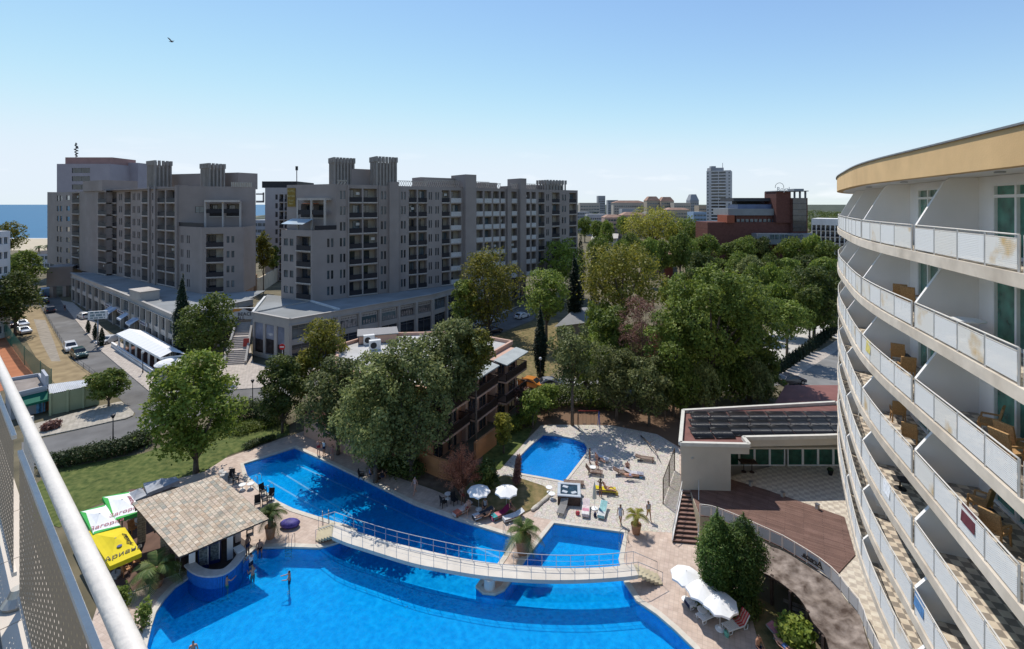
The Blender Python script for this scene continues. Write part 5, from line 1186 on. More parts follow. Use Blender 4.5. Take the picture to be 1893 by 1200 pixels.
# roofs among the trees
SLATE = M('grey slate roof', (.15, .15, .16), .85, .15, 1, dirt=.3)
def hut(name, label, px, h, rh, wallm, roofm):
    P = [G(x, y, h) for x, y in px]; T = thing(name, label, 'building', (P[0].x, P[0].y, 0)); m = MB(); m.prism([(p.x, p.y) for p in P], 0, h); m.build('wall', wallm, T)
    c = sum(P, Vector()) / len(P); e = [c + (p - c) * 1.1 for p in P]; m = MB(); r0, r1 = (e[0] + e[3]) / 2, (e[1] + e[2]) / 2; r0 = r0.lerp(r1, .2); r1 = r1.lerp(r0, .2); r0.z = r1.z = h + rh
    m.add([tuple(p) for p in e] + [tuple(r0), tuple(r1)], [(0, 1, 5, 4), (1, 2, 5), (2, 3, 4, 5), (3, 0, 4)]); m.build('roof', roofm, T); return T
hut('pavilion', 'pavilion with a grey slate roof deep among the park trees', [(1185, 487), (1242, 487), (1240, 474), (1195, 473)], 4.0, 2.0, WALL_T2, SLATE)
T_ = hut('chimney_house', 'small red brick chimney house beside the slate-roofed pavilion', [(1228, 470), (1244, 470), (1244, 464), (1230, 464)], 9.0, .8, M('red house brick', (.22, .07, .05), .85), TERR)
hut('garden_house', 'low house with a plain grey roof right of the tall cypress', [(1030, 602), (1092, 594), (1105, 568), (1075, 570)], 3.2, 1.6, M('garden house wall', (.3, .25, .2), .85), M('pale grey roof sheet', (.25, .25, .25), .8, .08, .5))
hut('flat_roof_shed', 'pale flat-roofed shed behind the trees near the long block', [(1095, 442), (1140, 440), (1142, 430), (1098, 431)], 5, .4, WALL_T2, CONC)
T = thing('red_roof_hall', 'low hall with a plain red-brown roof behind the annexe', 'building', G(1490, 757, 3)); m = MB(); P = [G(1425, 757, 3.2), G(1640, 757, 3.2), G(1640, 712, 3.2), G(1452, 712, 3.2)]; m.prism([(p.x, p.y) for p in P], 0, 3.0, cap=False); m.build('wall', M('hall wall', (.3, .24, .18), .85), T); m = MB(); m.prism([(p.x, p.y) for p in P], 3.0, 3.2); m.build('roof', M('red brown sheet roof', (.23, .1, .085), .85, .12, .6, dirt=.3), T)
# ---------------------------------------------------------------- the street at the left
def car_proto(name, label, paint, kind='suv'):
    """body with arches, greenhouse, glazing, lamps, wheels; x forward, 4.3 m"""
    t = thing(name, label, 'car')
    Lf, Wd = 2.15, .88
    if kind == 'suv': prof = [(-2.15, .35), (-2.2, .95), (-2.05, 1.0), (-1.75, 1.62), (-1.2, 1.7), (.35, 1.66), (1.0, 1.05), (1.95, .92), (2.18, .75), (2.15, .35)]
    else: prof = [(-2.1, .3), (-2.15, .8), (-1.9, .95), (-1.3, 1.38), (-.6, 1.46), (.25, 1.42), (1.0, .98), (1.95, .82), (2.15, .62), (2.1, .3)]
    zb = 1.02 if kind == 'suv' else .93
    def ring(y, shrink): return [(x, y * (1 if z <= zb + .06 else shrink), z) for x, z in prof]
    m = MB(); n = len(prof); rings = [ring(-Wd, .8), ring(-Wd * .97, .8), ring(Wd * .97, .8), ring(Wd, .8)]
    a, b = [Vector(p) for p in rings[0]], [Vector(p) for p in rings[3]]
    m.add(a + b, [(i, (i + 1) % n, n + (i + 1) % n, n + i) for i in range(n)]); m.poly(a); m.poly(b[::-1])
    o = m.build('body', paint, t, False); md = o.modifiers.new('edge', 'BEVEL'); md.width = .07; md.segments = 2; md.limit_method = 'ANGLE'
    g = MB(); s8 = .815; top = prof[4][1] - .1
    if kind == 'suv': side = [(-1.72, 1.1), (-1.55, 1.55), (.3, 1.55), (.82, 1.1)]; fr = [(1.02, 1.06), (.42, 1.6)]; rr = [(-2.06, 1.06), (-1.8, 1.56)]
    else: side = [(-1.6, 1.0), (-1.15, 1.32), (.2, 1.34), (.8, 1.0)]; fr = [(1.0, 1.0), (.32, 1.38)]; rr = [(-1.88, .99), (-1.36, 1.34)]
    for sy in (-1, 1): g.poly([(x, sy * (Wd * (.985 if z < 1.2 else .835)), z) for x, z in side])
    for (p, q), off in ((fr, .02), (rr, -.02)): g.poly([(p[0] + off, -Wd * .84, p[1]), (p[0] + off, Wd * .84, p[1]), (q[0] + off, Wd * .68, q[1] + .03), (q[0] + off, -Wd * .68, q[1] + .03)])
    g.build('windows', Mglass('car glass', (.02, .022, .026), .05), t, False)
    for x in (-1.35, 1.35):
        for sy in (-1, 1):
            w = MB(); w.lathe([(.33, -.11), (.345, -.07), (.345, .07), (.33, .11)], 16); w.v = [(x + v[0], sy * (Wd - .08) + v[2], .345 + v[1]) for v in w.v]; wo = w.build('wheel', BLACK, t, False)
            w = MB(); w.lathe([(.2, -.12), (.21, .125)], 10); w.v = [(x + v[0], sy * (Wd - .08) + v[2], .345 + v[1]) for v in w.v]; w.build('rim', METAL_G, wo, False)
    for sy in (-1, 1):
        h = MB(); h.box((2.13, sy * .62, .74), (.08, .34, .16)); h.build('headlight', M('headlamp glass', (.6, .62, .64), .15, .1, 5), t, False)
        h = MB(); h.box((-2.17, sy * .66, .84), (.06, .26, .24)); h.build('tail_light', M('red lamp glass', (.3, .02, .02), .2, .1, 5), t, False)
    return t
CARW = M('white car paint', (.72, .72, .71), .25, .02, 2, coat=.6); CARG = M('dark green car paint', (.012, .05, .04), .25, .05, 2, coat=.6); CARS = M('silver car paint', (.42, .43, .45), .25, .04, 2, metal=.4, coat=.5)
CARK = M('dark blue car paint', (.02, .025, .045), .25, .04, 2, coat=.6); CARO = M('orange car paint', (.55, .2, .03), .3, .04, 2, coat=.5)
def setmat(o, mat):
    for ch in o.children:
        if ch.name.startswith('body'): ch.data = ch.data.copy(); ch.data.materials[0] = mat
suv = car_proto('parked_car', 'white off-road car parked by the dry lot, in front of the dark green car', CARW); hat = car_proto('parked_car', 'white car parked beside the restaurant terrace on the left street', CARW, 'hatch')
def park(proto, x, y, rz, label, mat=None, first=False, sc=1.0):
    p = G(x, y)
    if first: proto.location = p; proto.rotation_euler.z = rz; tag(proto, label, None, 'parked cars'); c = proto
    else: c = copy_tree(proto, p, rz, label, 'parked cars')
    c.scale = (sc,) * 3
    if mat: setmat(c, mat)
    return c
aS = math.atan2(-(G(170, 691) - G(93, 598)).y, -(G(170, 691) - G(93, 598)).x)   # along the street
park(suv, 130, 648, aS + PI, 'white off-road car parked by the dry lot, behind the dark green car', None, True, 1.0)
park(suv, 146, 660, aS + PI + .08, 'dark green off-road car parked nose to the white one by the dry lot', CARG)
park(suv, 92, 577, aS, 'dark car in the shade of the left block, nearest of the row along the kerb', CARK)
park(suv, 82, 561, aS, 'dark car in the shade of the left block, second in the row along the kerb', CARK)
park(suv, 77, 551, aS, 'dark car at the far end of the row along the kerb, under the blue van', CARK)
park(suv, 155, 589, aS + .12, 'white off-road car in the shade in front of the shops', CARW)
park(hat, 201, 634, aS + 2.2, 'white car parked beside the restaurant terrace, behind a small cypress', None, True)
park(hat, 43, 616, aS + PI + .2, 'silver car on the dry lot by the green fence, nearest of three', CARS); park(hat, 39, 603, aS + PI + .2, 'silver car on the dry lot by the green fence, middle of three', CARS); park(hat, 20, 604, aS + .3, 'dark car on the dry lot under the round tree by the green fence', CARK)
park(hat, 985, 716, -.5, 'orange car at the corner of the orange building', CARO); park(hat, 1020, 716, .1, 'white-roofed car parked right of the orange one behind the trees', CARS); park(hat, 1079, 720, PI + .1, 'silver-white car parked among the trees behind the playground', CARW); park(hat, 1104, 724, .1, 'pale car half hidden by leaves at the right of the parked row', CARS)
park(hat, 965, 588, .9, 'white car on the pale road beside the long block', CARW); park(hat, 886, 602, .9, 'silver car seen through the yellow plane tree', CARS); park(hat, 908, 596, .9, 'white car seen through the yellow plane tree, right of the silver one', CARW); park(hat, 1462, 709, .2, 'dark car with a glinting lamp behind the annexe', CARK); park(hat, 912, 616, .8, 'dark car at the kerb under the yellow plane tree', CARK)
van = thing('van', 'blue and white delivery van at the far end of the left street', 'van', G(84, 548), aS)
m = MB(); m.box((-.6, 0, 1.45), (4.2, 2.0, 2.3)); m.build('cargo_box', M('blue van box', (.2, .3, .42), .5, .1, 1), van, False); m = MB(); m.box((2.1, 0, 1.0), (1.3, 1.9, 1.4)); m.box((1.9, 0, 1.9), (.9, 1.8, .5)); m.build('cab', CARW, van, False)
for x in (-1.8, 1.9):
    for s_ in (-1, 1): m = MB(); m.box((x, s_ * .95, .35), (.7, .2, .7)); m.build('wheel', BLACK, van, False)
# restaurant pavilion with a white canvas roof
c0, c1, c2, c3 = G(215, 617, 3.0), G(296, 661, 3.0), G(345, 655, 3.0), G(268, 608, 3.4)
rs_ = thing('restaurant_pavilion', 'open restaurant pavilion with a long white canvas roof beside the left street', 'pavilion', (c0.x, c0.y, 0))
m = MB(); r0, r1 = c0.lerp(c3, .45), c1.lerp(c2, .45); r0.z = r1.z = 3.75
c2z, c3z = Vector((c2.x, c2.y, 3.0)), Vector((c3.x, c3.y, 3.0))
def strips(a, b, c, d, n):
    for i in range(n):
        p, q = a.lerp(b, i / n), a.lerp(b, (i + 1) / n); r, s_ = d.lerp(c, i / n), d.lerp(c, (i + 1) / n); dz = Vector((0, 0, -.05))
        mid1, mid2 = p.lerp(q, .5) + dz, s_.lerp(r, .5) + dz; m.add([p, mid1, q, s_, mid2, r], [(0, 1, 4, 5), (1, 2, 3, 4)])
strips(c0, c1, r1, r0, 14); strips(r0, r1, c2z, c3z, 14)
for a, b in ((c0, c1), (c1, c2z), (c0, c3z)): m.quad(a, b, b - Vector((0, 0, .35)), a - Vector((0, 0, .35)))
m.build('canvas_roof', FABW, rs_)
for i in range(8):
    p = c0.lerp(c1, i / 7); m = MB(); m.box((p.x * .995, p.y + .2, 1.5), (.3, .3, 3.0), .6); m.build('pillar', WHITE_W, rs_)
for i in range(4):
    p = c3z.lerp(c2z, i / 3); m = MB(); m.box((p.x, p.y - .2, 1.5), (.25, .25, 3.0), .6); m.build('pillar', WHITE_W, rs_)
m = MB(); e0, e1 = G(207, 641), G(284, 694); d = e1 - e0
m.beam((e0.x, e0.y, .42), (e1.x, e1.y, .42), .3, .12); m.beam((e0.x, e0.y, .85), (e1.x, e1.y, .85), .34, .12)
for i in range(40): p = e0.lerp(e1, i / 39); m.box((p.x, p.y, .6), (.16, .16, .5), .6)
m.beam((e0.x, e0.y, .18), (e1.x, e1.y, .18), .3, .36); m.build('balustrade', WHITE_W, rs_)
m = MB(); p4 = [c0, c1, c2z, c3z]; m.sheet([(p.x, p.y) for p in p4], .16); m.build('floor', M('dark red restaurant floor', (.13, .06, .045), .8, .2, 2), rs_)
tp = table_proto('restaurant_table', WOOD_D, 'dark red restaurant table in the shade under the white canvas roof', .5, .75, True)
for i in range(10):
    p = c0.lerp(c1, (i % 5 + .5) / 5).lerp(c3z.lerp(c2z, (i % 5 + .5) / 5), .3 if i < 5 else .7); p.z = .16
    (setattr(tp, 'location', p) if i == 0 else copy_tree(tp, p, .6)); tp['group'] = 'tables under the white canvas roof'
m = MB(); p = G(312, 672, 2.2); m.lathe([(2.0, 0), (1.6, .35), (.7, .65), (.05, .75)], 14, p); t = thing('white_parasol', 'white round parasol beside the restaurant, half hidden by the big green tree', 'parasol', G(312, 700)); m.build('canopy', FABW, t); m = MB(); m.tube([(p.x, p.y, 0), (p.x, p.y, 2.4)], .04, 6); m.build('pole', WHITE_M, t)
# billboard, lamps, signs
bb = thing('billboard', 'white billboard with blue-grey lettering on a post among the pavement cypresses', 'billboard', G(181, 640)); c = bb.location
dx = Vector((.93, .36, 0)); z0, z1 = ZY(590, c.y), ZY(575, c.y); w = .5 * 29 / F * c.y
m = MB(); m.beam(c + Vector((0, 0, (z0 + z1) / 2)) - dx * w, c + Vector((0, 0, (z0 + z1) / 2)) + dx * w, .3, z1 - z0); m.build('board', M('white board', (.68, .68, .68), .5, .05, 1), bb); m = MB(); m.tube([c, c + Vector((0, 0, z0))], .12, 8); m.build('post', METAL_G, bb)
fwd = Vector((dx.y, -dx.x, 0)); txm = M('blue grey board letters', (.12, .2, .24), .5)
m = MB(); cc = c + fwd * .18 + Vector((0, 0, (z0 + z1) / 2))   # three lines too small to read in the photograph
for dz, h_, k in ((.55, .3, 13), (0, .38, 10), (-.52, .24, 15)):
    for i in range(k):
        if i % 5 != 3: u = lerp(-w * .75, w * .75, (i + .5) / k); q = cc + dx * u + Vector((0, 0, dz)); m.beam(q - dx * w * .55 / k, q + dx * w * .55 / k, .03, h_)
m.build('lettering', txm, bb)
def street_lamp(x, y, h, label, globe=False):
    t = thing('street_lamp', label, 'street lamp', G(x, y), group='street lamps'); m = MB(); m.tube([(0, 0, 0), (0, 0, h - .3)], [.07, .045], 8); m.build('pole', METAL_D, t, False)
    m = MB(); m.lathe([(.14, 0), (.12, .1), (.07, .5)], 10); m.build('base', METAL_D, t, False); m = MB()
    if globe: m.ball((0, 0, h - .1), .24); m.build('globe', M('white lamp globe', (.7, .7, .68), .3, .03), t, False)
    else: m.lathe([(.1, h - .42), (.22, h - .12), (.26, h - .1), (.2, h), (.05, h + .06)], 12); m.build('lantern', METAL_D, t, False)
    return t
street_lamp(209, 815, 3.1, 'black street lamp at the kerb beside the hedge, nearest the left handrail'); street_lamp(467, 744, 3.2, 'black street lamp in front of the hedge, below the stairway plaza'); street_lamp(264, 690, 3.6, 'street lamp with a white globe in front of the restaurant balustrade', True); street_lamp(999, 712, 4.2, 'lamp post with a white globe beside the tall cypress', True); street_lamp(1496, 650, 3.0, 'dark lamp post in the cypress row beside the white plaza')
ns = thing('road_sign', 'round no-entry road sign in front of the arcade corner', 'road sign', G(522, 690)); c = ns.location; zt = ZY(641, c.y); m = MB(); m.tube([c, c + Vector((0, 0, zt + .3))], .04, 6); m.build('post', WHITE_M, ns)
m = MB(); m.lathe([(.5, 0), (.5, .04)], 18); m.v = [(c.x + v[0], c.y - .08 - v[2], zt + v[1]) for v in m.v]; m.build('disc', M('red sign paint', (.5, .03, .03), .4), ns); m = MB(); m.box((c.x, c.y - .14, zt), (.7, .02, .16)); m.build('bar', WHITE_P, ns)
# kiosk, green shed, court fence
ki = thing('kiosk', 'flat-roofed grey kiosk with a dark green awning and bright beach goods', 'kiosk', G(70, 772)); K = [G(x, y, 3.3) for x, y in ((20, 730), (87, 714), (72, 692), (10, 702))]
KW = M('pale kiosk wall', (.42, .43, .46), .8, .08, 1, dirt=.3)
m = MB(); m.prism([(p.x, p.y) for p in K], 0, 3.0); m.mat(1); m.sheet([(p.x, p.y) for p in K], 3.02); m.mat(2)
for i in range(4): a, b = K[i], K[(i + 1) % 4]; m.beam((a.x, a.y, 3.2), (b.x, b.y, 3.2), .25, .5)
m.build('wall_and_roof', [KW, M('stained roof felt', (.28, .24, .21), .9, .2, .8, dirt=.6), KW], ki)
d = (K[1] - K[0]).normalized(); nn = Vector((d.y, -d.x, 0)); a, b = K[0].copy(), K[1].copy(); a.z = b.z = 2.7; m = MB(); A2_, B2_ = a + nn * 1.6 - Vector((0, 0, .7)), b + nn * 1.6 - Vector((0, 0, .7)); m.quad(a, b, B2_, A2_); m.quad(A2_, B2_, B2_ - Vector((0, 0, .3)), A2_ - Vector((0, 0, .3))); m.build('awning', M('dark green awning', (.01, .13, .08), .8, .08, 2), ki)
a, b = K[1], K[1] + (K[2] - K[1]) * .55; m = MB(); m.beam((a.x, a.y, 3.9), (b.x, b.y, 3.9), .3, 1.6); m.build('raised_wall', KW, ki)
for i, (col, lab) in enumerate((((.45, .05, .03), 'red'), ((.5, .17, .02), 'orange'), ((.04, .18, .5), 'blue'), ((.1, .25, .4), 'pale blue'), ((.15, .12, .1), 'dark'))):
    t0_ = (.93, .8, .97, .62, .7)[i]; p = K[0].lerp(K[1], t0_) + nn * (1.1 if i != 2 else .6); tw_ = thing('beach_towel', lab + ' beach towel hanging on display under the kiosk awning', 'towel', (p.x, p.y, .3), group='goods hanging at the kiosk'); m = MB(); m.beam((p.x, p.y, 1.05), (p.x + d.x * .85, p.y + d.y * .85, 1.05), .04, 1.5); m.build('cloth', M(lab + ' towel', col, .9, .4, 3), tw_)
sh = thing('shed', 'long pale green shed with a white corrugated roof beside the kiosk', 'shed', G(95, 768)); S0, S1 = G(92, 768), G(183, 747); S2, S3 = G(172, 701, 2.9), G(87, 712, 2.9)
S2.z = S3.z = 0; m = MB(); m.prism([(p.x, p.y) for p in (S0, S1, S2, S3)], 0, 2.75); m.build('wall', M('pale green sheet wall', (.33, .37, .23), .75, .06, .6, dirt=.25), sh)
m = MB(); nr = 26
for i in range(nr):
    p, q = S0.lerp(S1, i / nr), S0.lerp(S1, (i + 1) / nr); r, s_ = S3.lerp(S2, i / nr), S3.lerp(S2, (i + 1) / nr); h = lambda v, z: (v.x, v.y, z)
    mid1, mid2 = p.lerp(q, .5), r.lerp(s_, .5); m.add([h(p, 2.8), h(mid1, 2.87), h(q, 2.8), h(r, 2.95), h(mid2, 3.02), h(s_, 2.95)], [(0, 1, 4, 3), (1, 2, 5, 4)])
m.build('corrugated_roof', M('white corrugated sheet', (.6, .61, .62), .5, .08, 2, dirt=.3), sh)
for f_ in (.02, .36, .68, .985): m = MB(); p = S0.lerp(S1, f_); m.box((p.x, p.y - .05, 1.45), (.25, .25, 2.95), .5); m.build('post', M('pale green sheet wall', (.3, .33, .2)), sh)
for i in range(4): m = MB(); p = S1.lerp(S2, .15 + i * .2); m.box((p.x, p.y, 3.05), (.5, .5, .3), i * .7); m.build('roof_brick', M('old orange brick', (.42, .2, .12), .9, .3, 3), sh)
FNET = Mperf('green court netting', (.008, .15, .09), .12, .03)
fe = thing('court_fence', 'tall green netting fence between the clay court and the dry lot', 'fence', G(40, 660)); fpx = [(0, 612), (20, 640), (45, 675), (75, 706), (95, 722)]; Pn = [G(x, y) for x, y in fpx]
for a, b in zip(Pn, Pn[1:]):
    m = MB(); m.quad((a.x, a.y, .05), (b.x, b.y, .05), (b.x, b.y, 3.2), (a.x, a.y, 3.2)); o = m.build('netting', FNET, fe); uv_panel(o, b - a)
for p in Pn: m = MB(); m.tube([p, p + Vector((0, 0, 3.3))], .05, 6); m.build('post', M('green fence post', (.02, .12, .08), .6), fe)
def rail_fence(name, label, px, h, n, mat, bars=2, z=0.0):
    P = resample([G(x, y, z) for x, y in px], n); t = thing(name, label, 'fence', P[0])
    for k in range(bars): m = MB(); m.tube([p + Vector((0, 0, h * (k + 1) / bars)) for p in P], .022, 5); m.build('rail', mat, t)
    for p in P: m = MB(); m.tube([p, p + Vector((0, 0, h))], .025, 5); m.build('post', mat, t)
    return t
rail_fence('street_fence', 'low dark railing along the kerb between the dry lot and the street', ((76, 570), (94, 601), (114, 635), (137, 669), (171, 694), (196, 716)), 1.0, 26, METAL_D)
# wall of cars' lot: low kerb stones along the path
# ---------------------------------------------------------------- orange building
ORG = M('orange garden wall', (.52, .235, .1), .85, .08, .8, dirt=.35); PNKW = M('salmon pink render', (.56, .36, .27), .85, .07, .8, dirt=.3)
ob = thing('guest_house', 'three-storey terracotta guest house behind the plane trees, with dark wooden balconies', 'guest house', (-5, 58, 0))
B_ = [Vector(p + (0,)) for p in ((0, 68), (-9, 50.5), (-21, 57), (-24.2, 66), (-20.5, 72), (-8, 73))]
m = MB(); m.prism([(p.x, p.y) for p in B_], 0, 8.2, cap=False); m.build('wall', M('terracotta render', (.5, .27, .17), .85, .08, .8, dirt=.3), ob)
m = MB(); m.sheet([(p.x, p.y) for p in B_], 8.1); m.build('flat_roof', M('white grey roof', (.5, .49, .47), .9, .1, .6, dirt=.5), ob)
m = MB()
for i in range(6): a, b = B_[i], B_[(i + 1) % 6]; m.beam((a.x, a.y, 8.3), (b.x, b.y, 8.3), .35, .5)
m.build('parapet', PNKW, ob)
m = MB(); c = G(700, 622, 8.5); m.box((c.x, c.y - .5, 8.75), (5.2, 3.4, 1.1), .3); m.mat(1); m.box((c.x, c.y - .5, 9.35), (5.7, 3.9, .14), .3); m.build('roof_house', [PNKW, M('grey zinc flashing', (.22, .22, .23))], ob)
for i, (x, y) in enumerate(((682, 636), (693, 646), (688, 634))):
    t = thing('air_conditioner', 'white air conditioning box on the guest house roof, ' + ('behind', 'in front, lower', 'smallest')[i], 'air conditioner', G(x, y, 8.15), .4, 'roof air conditioners'); m = MB(); m.box((0, 0, .65 if i < 2 else .4), (1.5, .7, 1.3 if i < 2 else .8)); m.build('casing', WHITE_M, t, False); m = MB(); m.lathe([(.42, 0), (.42, .03)], 14); m.v = [(v[0] - .2, -.36 - v[2], .65 + v[1]) for v in m.v]; m.build('fan_grille', METAL_D, t, False)
dR = (B_[0] - B_[1]).normalized(); nR = Vector((dR.y, -dR.x, 0)); LR = (B_[0] - B_[1]).length
FC = lambda u, z, o=0.0: B_[1] + dR * u + nR * o + Vector((0, 0, z))
bays = [(.6, 6.0, 0), (6.6, 11.6, .6), (12.4, 18.4, 1.4)]
for (u0, u1, o) in bays:
    m = MB(); a, b, c, d = FC(u0 - .2, 8.1, o - .2), FC(u1 + .2, 8.1, o - .2), FC(u1 + .2, 7.75, o + 1.7), FC(u0 - .2, 7.75, o + 1.7); m.quad(a, b, c, d); m.quad(d, c, c - Vector((0, 0, .15)), d - Vector((0, 0, .15))); m.quad(a - Vector((0, 0, .16)), b - Vector((0, 0, .16)), c - Vector((0, 0, .15)), d - Vector((0, 0, .15))); m.build('balcony_canopy', M('grey canopy felt', (.4, .42, .4), .8, .1, 1), ob)
    for z in (2.7, 5.4):
        m = MB(); m.beam(FC(u0, z, o + .75), FC(u1, z, o + .75), 1.6, .22); m.build('balcony_slab', PNKW, ob)
        m = MB()
        for e0, e1 in (((u0, o + 1.5), (u1, o + 1.5)), ((u0, o), (u0, o + 1.5)), ((u1, o), (u1, o + 1.5))):
            m.beam(FC(e0[0], z + 1.1, e0[1]), FC(e1[0], z + 1.1, e1[1]), .1, .08); m.beam(FC(e0[0], z + .2, e0[1]), FC(e1[0], z + .2, e1[1]), .08, .08)
            L = (FC(e1[0], 0, e1[1]) - FC(e0[0], 0, e0[1])).length; k = int(L / .16)
            for i in range(k + 1): p = FC(lerp(e0[0], e1[0], i / k), z + .1, lerp(e0[1], e1[1], i / k)); m.beam(p, p + Vector((0, 0, 1)), .09, .03, (dR.x, dR.y, 0))
        m.build('balcony_railing', WOOD_D, ob)
    for z in (.1, 2.8, 5.5):
        w = (u1 - u0)
        for k in range(2):
            a = u0 + .5 + k * w * .5; m = MB(); m.quad(FC(a, z, .02 + o * .999), FC(a + w * .3, z, .02 + o * .999), FC(a + w * .3, z + 2.1, .02 + o * .999), FC(a, z + 2.1, .02 + o * .999)); m.mat(1)
            for t in (a, a + w * .15, a + w * .3): m.beam(FC(t, z, o + .04), FC(t, z + 2.1, o + .04), .08, .06, (dR.x, dR.y, 0))
            m.build('balcony_door', [GLASS_D, WOOD_M], ob)
    if o: m = MB(); q = [FC(u0, 0, -.1), FC(u1, 0, -.1), FC(u1, 0, o), FC(u0, 0, o)]; m.prism([(p.x, p.y) for p in q], 0, 8.0); m.build('bay_wall', PNKW, ob)
dF = (B_[2] - B_[1]).normalized(); nF = Vector((-dF.y, dF.x, 0)); nF = nF if nF.dot(-B_[1]) > 0 else -nF
for z in (2.7, 5.4):
    for u in (1.2, 6.8):
        m = MB(); p = B_[1] + dF * u + nF * .7; q = p + dF * 4.6; m.beam((p.x, p.y, z), (q.x, q.y, z), 1.5, .2); m.build('balcony_slab', PNKW, ob)
        m = MB(); p, q = p + nF * .7, q + nF * .7; m.beam((p.x, p.y, z + 1.1), (q.x, q.y, z + 1.1), .1, .08)
        for i in range(26): r = p.lerp(q, i / 25); m.box((r.x, r.y, z + .6), (.09, .04, 1.0), .5)
        m.build('balcony_railing', WOOD_D, ob)
        m = MB(); p = B_[1] + dF * (u + .8) + nF * .03; q = p + dF * 2.6; m.quad((p.x, p.y, z + .1), (q.x, q.y, z + .1), (q.x, q.y, z + 2.2), (p.x, p.y, z + 2.2)); m.build('balcony_door', GLASS_D, ob)
# low pink front wing with a dark red pitched roof
w0, w1 = G(562, 805), G(679, 858); dw = (w1 - w0).normalized(); nb = Vector((-dw.y, dw.x, 0)); nb = nb if nb.y > 0 else -nb
lw = thing('pool_house', 'low salmon pink pool house with a dark red pitched roof under the trees', 'pool house', w0)
m = MB(); a, b, c, d = w0, w1, w1 + nb * 5, w0 + nb * 5; m.prism([(p.x, p.y) for p in (a, b, c, d)], 0, 1.75); m.quad((a.x, a.y, 1.75), (b.x, b.y, 1.75), (b.x, b.y, 1.78), (a.x, a.y, 2.6)); m.build('wall', PNKW, lw)
m = MB(); e = [a - nb * .3 + Vector((0, 0, 2.75)), b - nb * .3 + dw * .2 + Vector((0, 0, 1.85)), c + dw * .2 + Vector((0, 0, 3.4)), d + Vector((0, 0, 4.2))]; m.poly(e); m.poly([p + Vector((0, 0, .1)) for p in e]); m.quad(e[0], e[1], e[1] + Vector((0, 0, .1)), e[0] + Vector((0, 0, .1))); m.build('roof', Mbrick('dark red roof tiles', (.09, .03, .03), (.13, .045, .04), (.04, .02, .02), .3, .25, .85, .5, .02, rot=.5), lw)
for i in range(5): m = MB(); p = a + dw * (1 + i * 2.1) - nb * .04; m.box((p.x, p.y, 2.05 - i * .12), (1.2, .06, .45), math.atan2(dw.y, dw.x)); m.build('window', GLASS_D, lw)
m = MB(); p = a + dw * 4.2 - nb * .05; m.box((p.x, p.y, 1.25), (.7, .04, .4), math.atan2(dw.y, dw.x)); m.build('plaque', M('dark green plaque', (.03, .06, .04)), lw)
gw = thing('garden_wall', 'low orange garden wall below the guest house, behind the rust-red shrub', 'wall', G(770, 852)); 
for (x0, y0, x1, y1, h0, h1) in ((766, 862, 812, 882, 1.9, 1.9), (812, 882, 850, 892, 1.9, 1.5), (878, 852, 916, 822, 2.0, 2.0)):
    m = MB(); a, b = G(x0, y0), G(x1, y1); m.beam((a.x, a.y, h0 / 2), (b.x, b.y, h0 / 2), .3, h0); m.build('section', ORG, gw)
# ---------------------------------------------------------------- pool bar
bar = thing('pool_bar', 'swim-up pool bar under a mottled stone tile roof', 'bar', G(330, 1060))
R0, R1, R2, R3 = G(244, 930, 3.0), G(331, 1030, 3.0), G(497, 959, 3.0), G(402, 875, 3.6)
R0b = G(330, 895, 4.0)
SHING = bpy.data.materials.new('mottled stone roof tiles'); _nt, _N, _L = nodes(SHING); _b = _N['Principled BSDF']; _b.inputs['Roughness'].default_value = .9
_g = _N.new('ShaderNodeNewGeometry'); _mp = _N.new('ShaderNodeMapping'); _mp.inputs['Rotation'].default_value = (0, 0, .62); _L.new(_g.outputs['Position'], _mp.inputs[0])
_br = _N.new('ShaderNodeTexBrick'); _br.inputs['Scale'].default_value = 1; _br.inputs['Brick Width'].default_value = .36; _br.inputs['Row Height'].default_value = .3; _br.inputs['Mortar Size'].default_value = .012; _br.inputs['Color1'].default_value = (0, 0, 0, 1); _br.inputs['Color2'].default_value = (1, 1, 1, 1); _br.inputs['Mortar'].default_value = (.1, .1, .1, 1); _L.new(_mp.outputs[0], _br.inputs['Vector'])
_r = _N.new('ShaderNodeValToRGB'); _el = _r.color_ramp.elements; _el[0].color = (.3, .29, .24, 1); _el[1].color = (.62, .5, .38, 1)
for _p, _c in ((.2, (.45, .38, .28, 1)), (.4, (.43, .31, .21, 1)), (.55, (.55, .46, .35, 1)), (.75, (.5, .39, .28, 1))): _e = _el.new(_p); _e.color = _c
_L.new(_br.outputs['Color'], _r.inputs[0]); _no = _N.new('ShaderNodeTexNoise'); _no.inputs['Scale'].default_value = 1.1; _L.new(_g.outputs['Position'], _no.inputs['Vector'])
_mx = _N.new('ShaderNodeMix'); _mx.data_type = 'RGBA'; _mx.blend_type = 'OVERLAY'; _mx.inputs[0].default_value = .5; _L.new(_r.outputs[0], _mx.inputs[6]); _L.new(_no.outputs['Fac'], _mx.inputs[7])
_m2 = _N.new('ShaderNodeMix'); _m2.data_type = 'RGBA'; _L.new(_br.outputs['Fac'], _m2.inputs[0]); _L.new(_mx.outputs[2], _m2.inputs[6]); _m2.inputs[7].default_value = (.12, .09, .07, 1); _L.new(_m2.outputs[2], _b.inputs['Base Color'])
_bp = _N.new('ShaderNodeBump'); _bp.inputs['Strength'].default_value = .7; _bp.inputs['Distance'].default_value = .03; _L.new(_br.outputs['Color'], _bp.inputs['Height']); _L.new(_bp.outputs[0], _b.inputs['Normal'])
m = MB(); top = [R0, R1, R2, R3, R0b]
N_ = 14
def roofpt(u, v):
    a, b = R0.lerp(R1, u), R0b.lerp(R2, u) if False else (R0b.lerp(R3, .0)).lerp(R2, u)
    return a.lerp(b, v)
TOP = [R0, R1, R2, R3]
gridr = []
